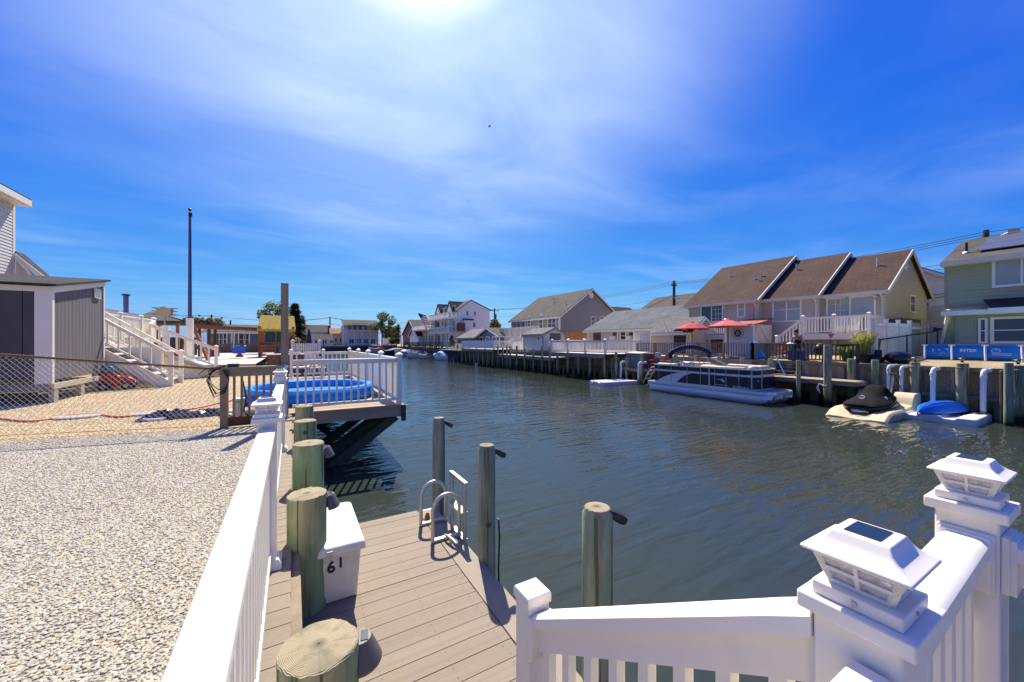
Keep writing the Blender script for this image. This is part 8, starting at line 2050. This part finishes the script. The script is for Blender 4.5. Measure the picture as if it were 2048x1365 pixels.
    for px_, h_, m_ in ((433, 641, CREAMTRIM), (461, 640, BLACKP), (445, 646, CREAMTRIM)):
        pass
    c = (-7.74, 56, 3.43); MB().cyl((c[0], 56, c[2] - .6), (c[0], 56, (-7.74, 56, 4.07)[2]), .14, n=8).build('flue', CREAMTRIM, t)
    c = (-6.41, 56, 3.46); MB().cyl((c[0], 56, c[2] - .6), (c[0], 56, (-6.41, 56, 4.11)[2]), .08, n=8).build('flue', BLACKP, t)
    a, b_ = (-6.49, 70, 1.11), (-1.72, 70, 1.1); gable_house('grey_bungalow', 'grey roofed bungalow glimpsed left of the yellow canopy', a[0], b_[0], 70, 78, -.07, (-5.61, 70, 3.39)[2], (-5.61, 70, 4.15)[2], S_LGREY, R_GREY, 'x', .4, TRIM, .3)
    t = thing('board_fence', 'low brown board fence behind the swing set', 'fence', (-8, 48, 0)); a, b_ = (-7.35, 48, 1.24), (-1.36, 48, 1.22); n = 60
    mb = MB()
    for k in range(n): mb.box(a[0] + (b_[0] - a[0]) * k / n, 48, -.07, a[0] + (b_[0] - a[0]) * (k + .9) / n, 48.03, 1.35 + .03 * (k % 3))
    mb.build('boards', mat('brown_boards', (.13, .085, .06), .85, .25, 4), t, kind='stuff')
left_houses()

# ---------------------------------------------------------------- trees
def tree(name, label, base, h, cr, m, seed, kind='leafy', n=2600, leaf=.11, cat='tree'):
    t = thing(name, label, cat, base); rnd = random.Random(seed); B = Vector(base)
    tr = MB(); tr.tube([B, B + Vector((rnd.uniform(-.1, .1), 0, h * .45)), B + Vector((0, .1, h * .9))], [h * .022, h * .015, h * .005], 8)
    cl = []
    if kind == 'leafy':
        for k in range(16):
            a = rnd.uniform(0, 6.283); z = h * rnd.uniform(.42, .95); r = cr * (1 - abs(z / h - .62) * 1.3) * rnd.uniform(.3, 1)
            c = B + Vector((r * math.cos(a), r * math.sin(a), z)); cl.append((c, cr * rnd.uniform(.22, .42)))
            tr.tube([B + Vector((0, 0, z * .6)), B.lerp(c, .6) + Vector((0, 0, z * .1)), c], [h * .008, h * .006, h * .002], 5)
    tr.build('trunk', POLEW, t)
    mb = MB()
    for k in range(n):
        if kind == 'leafy':
            c, r = cl[rnd.randrange(len(cl))]; d = Vector((rnd.gauss(0, 1), rnd.gauss(0, 1), rnd.gauss(0, .8))).normalized() * r * rnd.random() ** .4
            p = c + d; L_ = leaf * rnd.uniform(.6, 1.4)
            u = Vector((rnd.gauss(0, 1), rnd.gauss(0, 1), rnd.gauss(0, .6))).normalized(); v = u.cross(Vector((rnd.gauss(0, 1), rnd.gauss(0, 1), rnd.gauss(0, 1)))).normalized()
            mb.add([p - u * L_, p + v * L_ * .5, p + u * L_, p - v * L_ * .5], [(0, 1, 2, 3)])
        else:
            f = rnd.random() ** .8; z = h * (.10 + .90 * f); lay = .75 + .25 * math.sin(f * 46); r = cr * (1 - f) ** .85 * lay * rnd.uniform(.25, 1) + .05; a = rnd.uniform(0, 6.283)
            d = Vector((math.cos(a), math.sin(a), 0)); p = B + d * r + Vector((0, 0, z - .16 * r)); L_ = leaf * rnd.uniform(.8, 1.8)
            u = (d + Vector((0, 0, rnd.uniform(-.45, .25)))).normalized(); v = Vector((-d.y, d.x, rnd.uniform(-.3, .3)))
            mb.add([p - v * L_ * .22, p + u * L_, p + v * L_ * .22], [(0, 1, 2)])
    if kind != 'leafy': mb.add([B + Vector((.04, 0, h * .9)), B + Vector((-.04, 0, h * .9)), B + Vector((0, 0, h * 1.06))], [(0, 1, 2)])
    mb.build('crown', m, t, fix=False); return t
p = (-1.29, 44, 1.24); tree('broadleaf_tree', 'pale green broadleaf tree behind the yellow canopy', (p[0], 44, -.07), (-1.29, 44, 5.38)[2] + .1, 2.0, LEAF, 1)
p = (0.19, 40, 1.26); tree('conifer', 'taller dark conifer right of the tall brown post', (p[0], 40, -.07), (0.19, 40, 5.1)[2], 1.5, LEAFD, 2, 'conifer', 5200, .22)
p = (0.74, 42, 1.25); tree('conifer', 'shorter dark conifer leaning right beside the taller one', (p[0], 42, -.07), (0.7, 42, 4.15)[2], 1.0, LEAFD, 3, 'conifer', 3800, .2)
p = (-0.04, 36, 1.29); tree('pampas_shrub', 'pale cream green shrub at the foot of the conifers', (p[0], 36, -.07), (-0.04, 36, 2.35)[2], .75, LEAFP, 4, 'leafy', 1300, .09, 'shrub')
p = (26.52, 135, 0.63); tree('broadleaf_tree', 'tall ragged tree in front of the grey house at the canal end', (p[0], 135, .2), (26.52, 135, 11.25)[2], 4.2, LEAF, 5, 'leafy', 2600, .34)
p = (30.18, 138, 0.6); tree('broadleaf_tree', 'lower bushy tree right of the ragged one at the canal end', (p[0], 138, .2), (30.18, 138, 6.8)[2], 3.6, LEAF, 6, 'leafy', 1800, .34)
p = (31.51, 134, 0.62); tree('conifer', 'small pointed evergreen at the canal end', (p[0] + .3, 134, .2), (31.51, 134, 7.56)[2], 1.6, LEAFD, 9, 'conifer', 1200, .5)
p = (30.59, 126, 0.67); tree('round_shrub', 'clipped round yellow green shrub by the canal end', (p[0], 134, .2), 2.6, 2.0, leaf_material('yellow_green_leaves', (.16, .17, .04)), 7, 'leafy', 1500, .2, 'shrub')
p = (22.5, 58.76, 1.49); tree('conifer', 'small cone shaped evergreen before the dark grey shed', (p[0], p[1], .6), 2.0, .9, LEAFD, 8, 'conifer', 900, .2, 'shrub')
p = (38, 74.38, 6.43); tree('broadleaf_tree', 'small dark tree beside the utility pole behind the white house', (38, p[1], .8), 5.6, 2.4, LEAF, 10, 'leafy', 1200, .3)

# ---------------------------------------------------------------- utility poles and wires
def upole(label, x, y, zb, zt, cross=1.2, d=(0, 1), transformer=False, lamp=False, r=.14):
    t = thing('utility_pole', label, 'utility pole', (x, y, zb), 'utility poles along the streets')
    MB().cyl((x, y, zb), (x, y, zt), r * 1.2, r, 10).build('shaft', POLEW, t)
    dd = Vector((-d[1], d[0], 0)).normalized()
    c = Vector((x, y, zt - .5)); MB().beam(c - dd * cross, c + dd * cross, .10, .12).build('crossarm', POLEW, t)
    for s in (-.9, 0, .9): MB().cyl(c + dd * cross * s + Vector((0, 0, .06)), c + dd * cross * s + Vector((0, 0, .24)), .04, n=6).build('insulator', BLACKP, t)
    if transformer: MB().cyl((x - .05, y - .45, zt - 2.2), (x - .05, y - .45, zt - 1.2), .26, n=12).build('transformer', mat('grey_transformer', (.10, .11, .14), .5, .1), t)
    if lamp:
        MB().tube([(x, y, zt - .9), (x - .5, y - .5, zt - .6), (x - 1.1, y - 1.1, zt - .5)], .04, 6).build('arm', STEEL, t); MB().box(x - 1.45, y - 1.4, zt - .58, x - 1.0, y - 1.0, zt - .44).build('lamp_head', STEEL, t)
    return Vector((x, y, zt))
QA = upole('tall utility pole behind the low pale house', 36, (36, 27.04, 6.12)[1], .8, (36, 27.04, 8.19)[2], .4, (0, 1))
QB = upole('utility pole with a transformer right of the white house', 36, (36, 69.56, 6.12)[1], .8, (36, 69.56, 8.49)[2], 1.0, (0, 1), True, True)
QC = upole('utility pole showing above the solar roof of the green house', 36.5, (36.5, 5.6, 7.72)[1], .8, (36.5, 5.6, 8.3)[2], .12, (0, 1), False, True)
QD = Vector((36, -34, 8.3))
FA = (12.33, 160, 11.2); QE = upole('utility pole with a transformer at the canal end', FA[0], 160, .3, FA[2], 1.2, (1, 0), True, r=.22)
FB = (-16.12, 110, 7.8); QF = upole('utility pole rising left of the swing set', FB[0], 110, -.07, FB[2], 1.1, (1, 0), True, r=.18)
FC = (49.36, 175, 11.23); QG = upole('distant utility pole behind the brown house', FC[0], 175, .3, FC[2], 1.6, (1, 0), r=.25)
QH = Vector((QF.x - 60, 60, QF.z))
def wires(label, a, b, d, offs, sag, zoff=-.25, r=.018):
    t = thing('overhead_wires', label, 'wires', (a + b) / 2, 'overhead wires'); dd = Vector((-d[1], d[0], 0)).normalized()
    for o, z in offs:
        A, B_ = a + dd * o + Vector((0, 0, zoff + z)), b + dd * o + Vector((0, 0, zoff + z))
        MB().tube([A.lerp(B_, k / 14) - Vector((0, 0, sag * 4 * (k / 14) * (1 - k / 14))) for k in range(15)], r, 4).build('wire', WIRE, t)
wires('wires from the tall pole to the pole above the solar roof', QA, QC, (0, 1), ((-.8, 0), (0, 0), (.8, 0), (.1, -1.4), (.1, -1.7), (.1, -3.3), (.1, -3.5)), .4)
wires('wires running along the street between the two right bank poles', QA, QB, (0, 1), ((-.8, 0), (0, 0), (.8, 0), (.1, -1.5), (.1, -3.0)), .7)
wires('wires running out of view past the solar roof', QC, QD, (0, 1), ((-.7, 0), (.7, 0), (.1, -1.6)), .5)
wires('service wires falling from the tall pole to the tan house', QA + Vector((0, 0, -1.4)), Vector((31.5, 18.9, 5.0)), (0, 1), ((0, 0), (.2, -.15)), .3)
wires('service wires falling from the tall pole to the grey house', QA + Vector((0, 0, -1.2)), Vector((36, 37, 4.9)), (0, 1), ((0, 0), (.25, -.2)), .4)
wires('wires across the canal end between two far poles', QE, QF, (1, -.5), ((-1, 0), (0, 0), (1, 0), (0, -2.2)), 1.2, r=.04)
wires('wires from the canal end pole to the distant right pole', QE, QG, (1, 0), ((-1, 0), (0, 0), (1, 0), (0, -2.2), (0, -2.6)), 1.4, r=.04)
wires('wires leaving the left pole over the white roofed house', QF, QH, (1, -.5), ((-1, 0), (1, 0), (0, -2)), 1.2, r=.03)

# ---------------------------------------------------------------- boats along the right side
def boat(name, label, c, L_, W_, head, hull=FIBREW, cover=None, cabin=None, trim=None, h=.75):
    """Runabout hull lofted stern to bow, then cover, windscreen or cabin; heading is the bow direction."""
    t = thing(name, label, 'boat', (0, 0, 0), 'boats moored along the right side')
    rings = []
    for f, w, k, g in ((0, .86, -.10, 0), (.25, .98, -.12, 0), (.5, 1.0, -.12, .03), (.72, .86, -.08, .09), (.88, .52, .05, .17), (.97, .2, .25, .24), (1, .04, .4, .27)):
        x = (f - .45) * L_; hw = W_ / 2 * w
        rings.append([(x, -hw, h + g), (x, -hw * .93, h * .45 + g * .5), (x, -hw * .62, k * 1.0), (x, 0, k - .12), (x, hw * .62, k), (x, hw * .93, h * .45 + g * .5), (x, hw, h + g)])
    MB().loft(rings).build('hull', hull, t, smooth=True)
    dk = [[(r[0][0], r[0][1] * .97, r[0][2] + .005), (r[0][0], 0, r[0][2] + .05), (r[0][0], -r[0][1] * .97, r[0][2] + .005)] for r in rings[3:]]
    MB().loft(dk, caps=False, closed=False).build('foredeck', hull, t, smooth=True)
    MB().box(-.45 * L_ + .03, -W_ * .40, h * .4, .24 * L_, W_ * .40, h * .42).build('cockpit', BEIGE, t)
    if trim: 
        mb = MB(); mb.loft([[(r[0][0], r[0][1] * 1.01, r[0][2] - .16), (r[0][0], r[0][1] * 1.015, r[0][2] - .05), (r[0][0], r[0][1] * .99, r[0][2] - .05), (r[0][0], r[0][1] * .98, r[0][2] - .16)] for r in rings[:-1]]); mb.build('stripe', trim, t)
        mb = MB(); mb.loft([[(r[6][0], r[6][1] * 1.01, r[6][2] - .16), (r[6][0], r[6][1] * 1.015, r[6][2] - .05), (r[6][0], r[6][1] * .99, r[6][2] - .05), (r[6][0], r[6][1] * .98, r[6][2] - .16)] for r in rings[:-1]]); mb.build('stripe', trim, t)
        MB().box(-.45 * L_ - .02, -W_ * .42, h - .2, -.45 * L_ - .005, W_ * .42, h - .08).build('transom_stripe', trim, t)
    if cover:
        rg = [[(x, -w * W_ / 2, h + .0), (x, -w * W_ * .42, h + z * .7), (x, -w * W_ * .2, h + z), (x, w * W_ * .2, h + z), (x, w * W_ * .42, h + z * .7), (x, w * W_ / 2, h)] for x, w, z in ((-.45 * L_, .88, .12), (-.28 * L_, .98, .45), (-.05 * L_, 1.0, .72), (.12 * L_, .98, .68), (.30 * L_, .85, .32), (.44 * L_, .5, .25))]
        MB().loft(rg).build('cover', cover, t, smooth=True)
    else:
        mb = MB(); mb.loft([[(.10 * L_, -W_ * .42, h), (.28 * L_, -W_ * .25, h + .03), (.28 * L_, W_ * .25, h + .03), (.10 * L_, W_ * .42, h)], [(.04 * L_, -W_ * .36, h + .42), (.17 * L_, -W_ * .2, h + .45), (.17 * L_, W_ * .2, h + .45), (.04 * L_, W_ * .36, h + .42)]]); mb.build('windscreen', GLASS if not cabin else cabin, t)
        for s in (-.22, .22): MB().box(-.20 * L_, s * W_ - .22, h * .4, -.08 * L_, s * W_ + .22, h + .28).build('seat', BEIGE, t, bevel=.05)
        MB().box(-.43 * L_, -W_ * .36, h * .4, -.34 * L_, W_ * .36, h + .05).build('bench', BEIGE, t)
    MB().box(-.45 * L_ - .45, -.2, -.2, -.45 * L_ - .03, .2, h + .25).build('outboard', BLACKP if not cover else hull, t, bevel=.06)
    t.location = (c[0], c[1], WZ - .02); t.rotation_euler = (0, 0, head); return t
def bc(px, X=20.3): return None
boat('runabout', 'white runabout under a bright blue cover, nearest of the far boats', (20.1, 55.22, -1.18), 5.6, 2.5, rad(100), FIBREW, mat('blue_boat_cover', (.07, .22, .42), .7, .08), trim=ALUB)
boat('skiff', 'small cream open skiff left of the blue covered boat', (20.2, 62.56, -1.13), 4.2, 1.8, rad(200), CREAMTRIM, h=.55)
boat('runabout', 'white runabout with a swept bow behind the skiff', (19.8, 66.7, -1.09), 6.6, 2.4, rad(215), FIBREW, trim=ALUB, h=.85)
boat('runabout', 'white cabin runabout second from the pier of pale topped posts', (19.6, 74, -1.04), 6.8, 2.4, rad(212), FIBREW, None, FIBREW, h=.95)
boat('runabout', 'dark navy boat with a low cover near the canal end', (19.6, 84.27, -1.02), 6.4, 2.4, rad(190), NAVYC, mat('navy_boat_cover', (.02, .045, .10), .7, .1), h=.8)
boat('cabin_boat', 'white and red cabin boat, farthest along the canal', (19.8, 98.94, -1.15), 6.5, 2.6, rad(185), mat('red_white_gelcoat', (.55, .50, .48), .3, .05), None, RED, trim=RED, h=1.1)
t = thing('buoy', 'small white float bobbing beside the far dock', 'buoy', (18.9, 41.16, -0.71)); p = (18.9, 41.16, -0.71); MB().ball((p[0], p[1], WZ + .08), .22, 12, 8).build('ball', PVC, t, smooth=True)
# jet skis / dinghies by the platform
t = thing('dinghy', 'white dinghy with a curved windscreen behind the platform railing', 'boat', (2.9, 22, WZ)); 
rings = [[(3.4 + w * math.cos(a), 20 + f * 4.2, -.62 + w * .5 * math.sin(a)) for a in [math.pi + math.pi * k / 10 for k in range(11)]] for f, w in ((0, .7), (.4, .85), (.75, .6), (1, .05))]
MB().loft(rings).build('hull', FIBREW, t, smooth=True); MB().tube([(2.9, 21.6, -.6), (3.0, 21.8, .55), (3.4, 22.0, .75), (3.8, 21.8, .55), (3.9, 21.6, -.6)], .03, 8).build('frame', ALU, t)

# ---------------------------------------------------------------- gull
t = thing('gull', 'dark gull gliding high over the canal', 'bird', (0, 0, 0))
mb = MB(); mb.loft([[(x, w * math.cos(a), w * math.sin(a)) for a in [2 * math.pi * k / 10 for k in range(10)]] for x, w in ((-.30, .01), (-.20, .05), (-.05, .085), (.08, .08), (.15, .05), (.2, .045), (.24, .02), (.27, .005))]); mb.build('body', mat('gull_dark', (.05, .055, .065), .8, .1), t, smooth=True)
for s in (-1, 1):
    mb = MB(); mb.loft([[(x - c / 2, s * y, z), (x, s * y, z + .012), (x + c / 2, s * y, z)] for x, y, z, c in ((.03, .05, .03, .22), (.06, .32, .14, .20), (.02, .58, .17, .15), (-.08, .86, .10, .05))], caps=False, closed=False); o = mb.build('wing', mat('gull_dark', (.05, .055, .065), .8, .1), t)
    so = o.modifiers.new('thick', 'SOLIDIFY'); so.thickness = .015
mb = MB(); mb.prism([(-.28, -.03, 0), (-.28, .03, 0), (-.44, .09, 0), (-.44, -.09, 0)], (0, 0, .012)); mb.build('tail', mat('gull_dark', (.05, .055, .065), .8, .1), t)
g = Vector((.5 * 1 + .866 * -.059, .866 + .5 * .059, .568)) * 62
t.location = (g.x, g.y, 1.49 + g.z); t.rotation_euler = (rad(38), rad(-25), rad(-35))
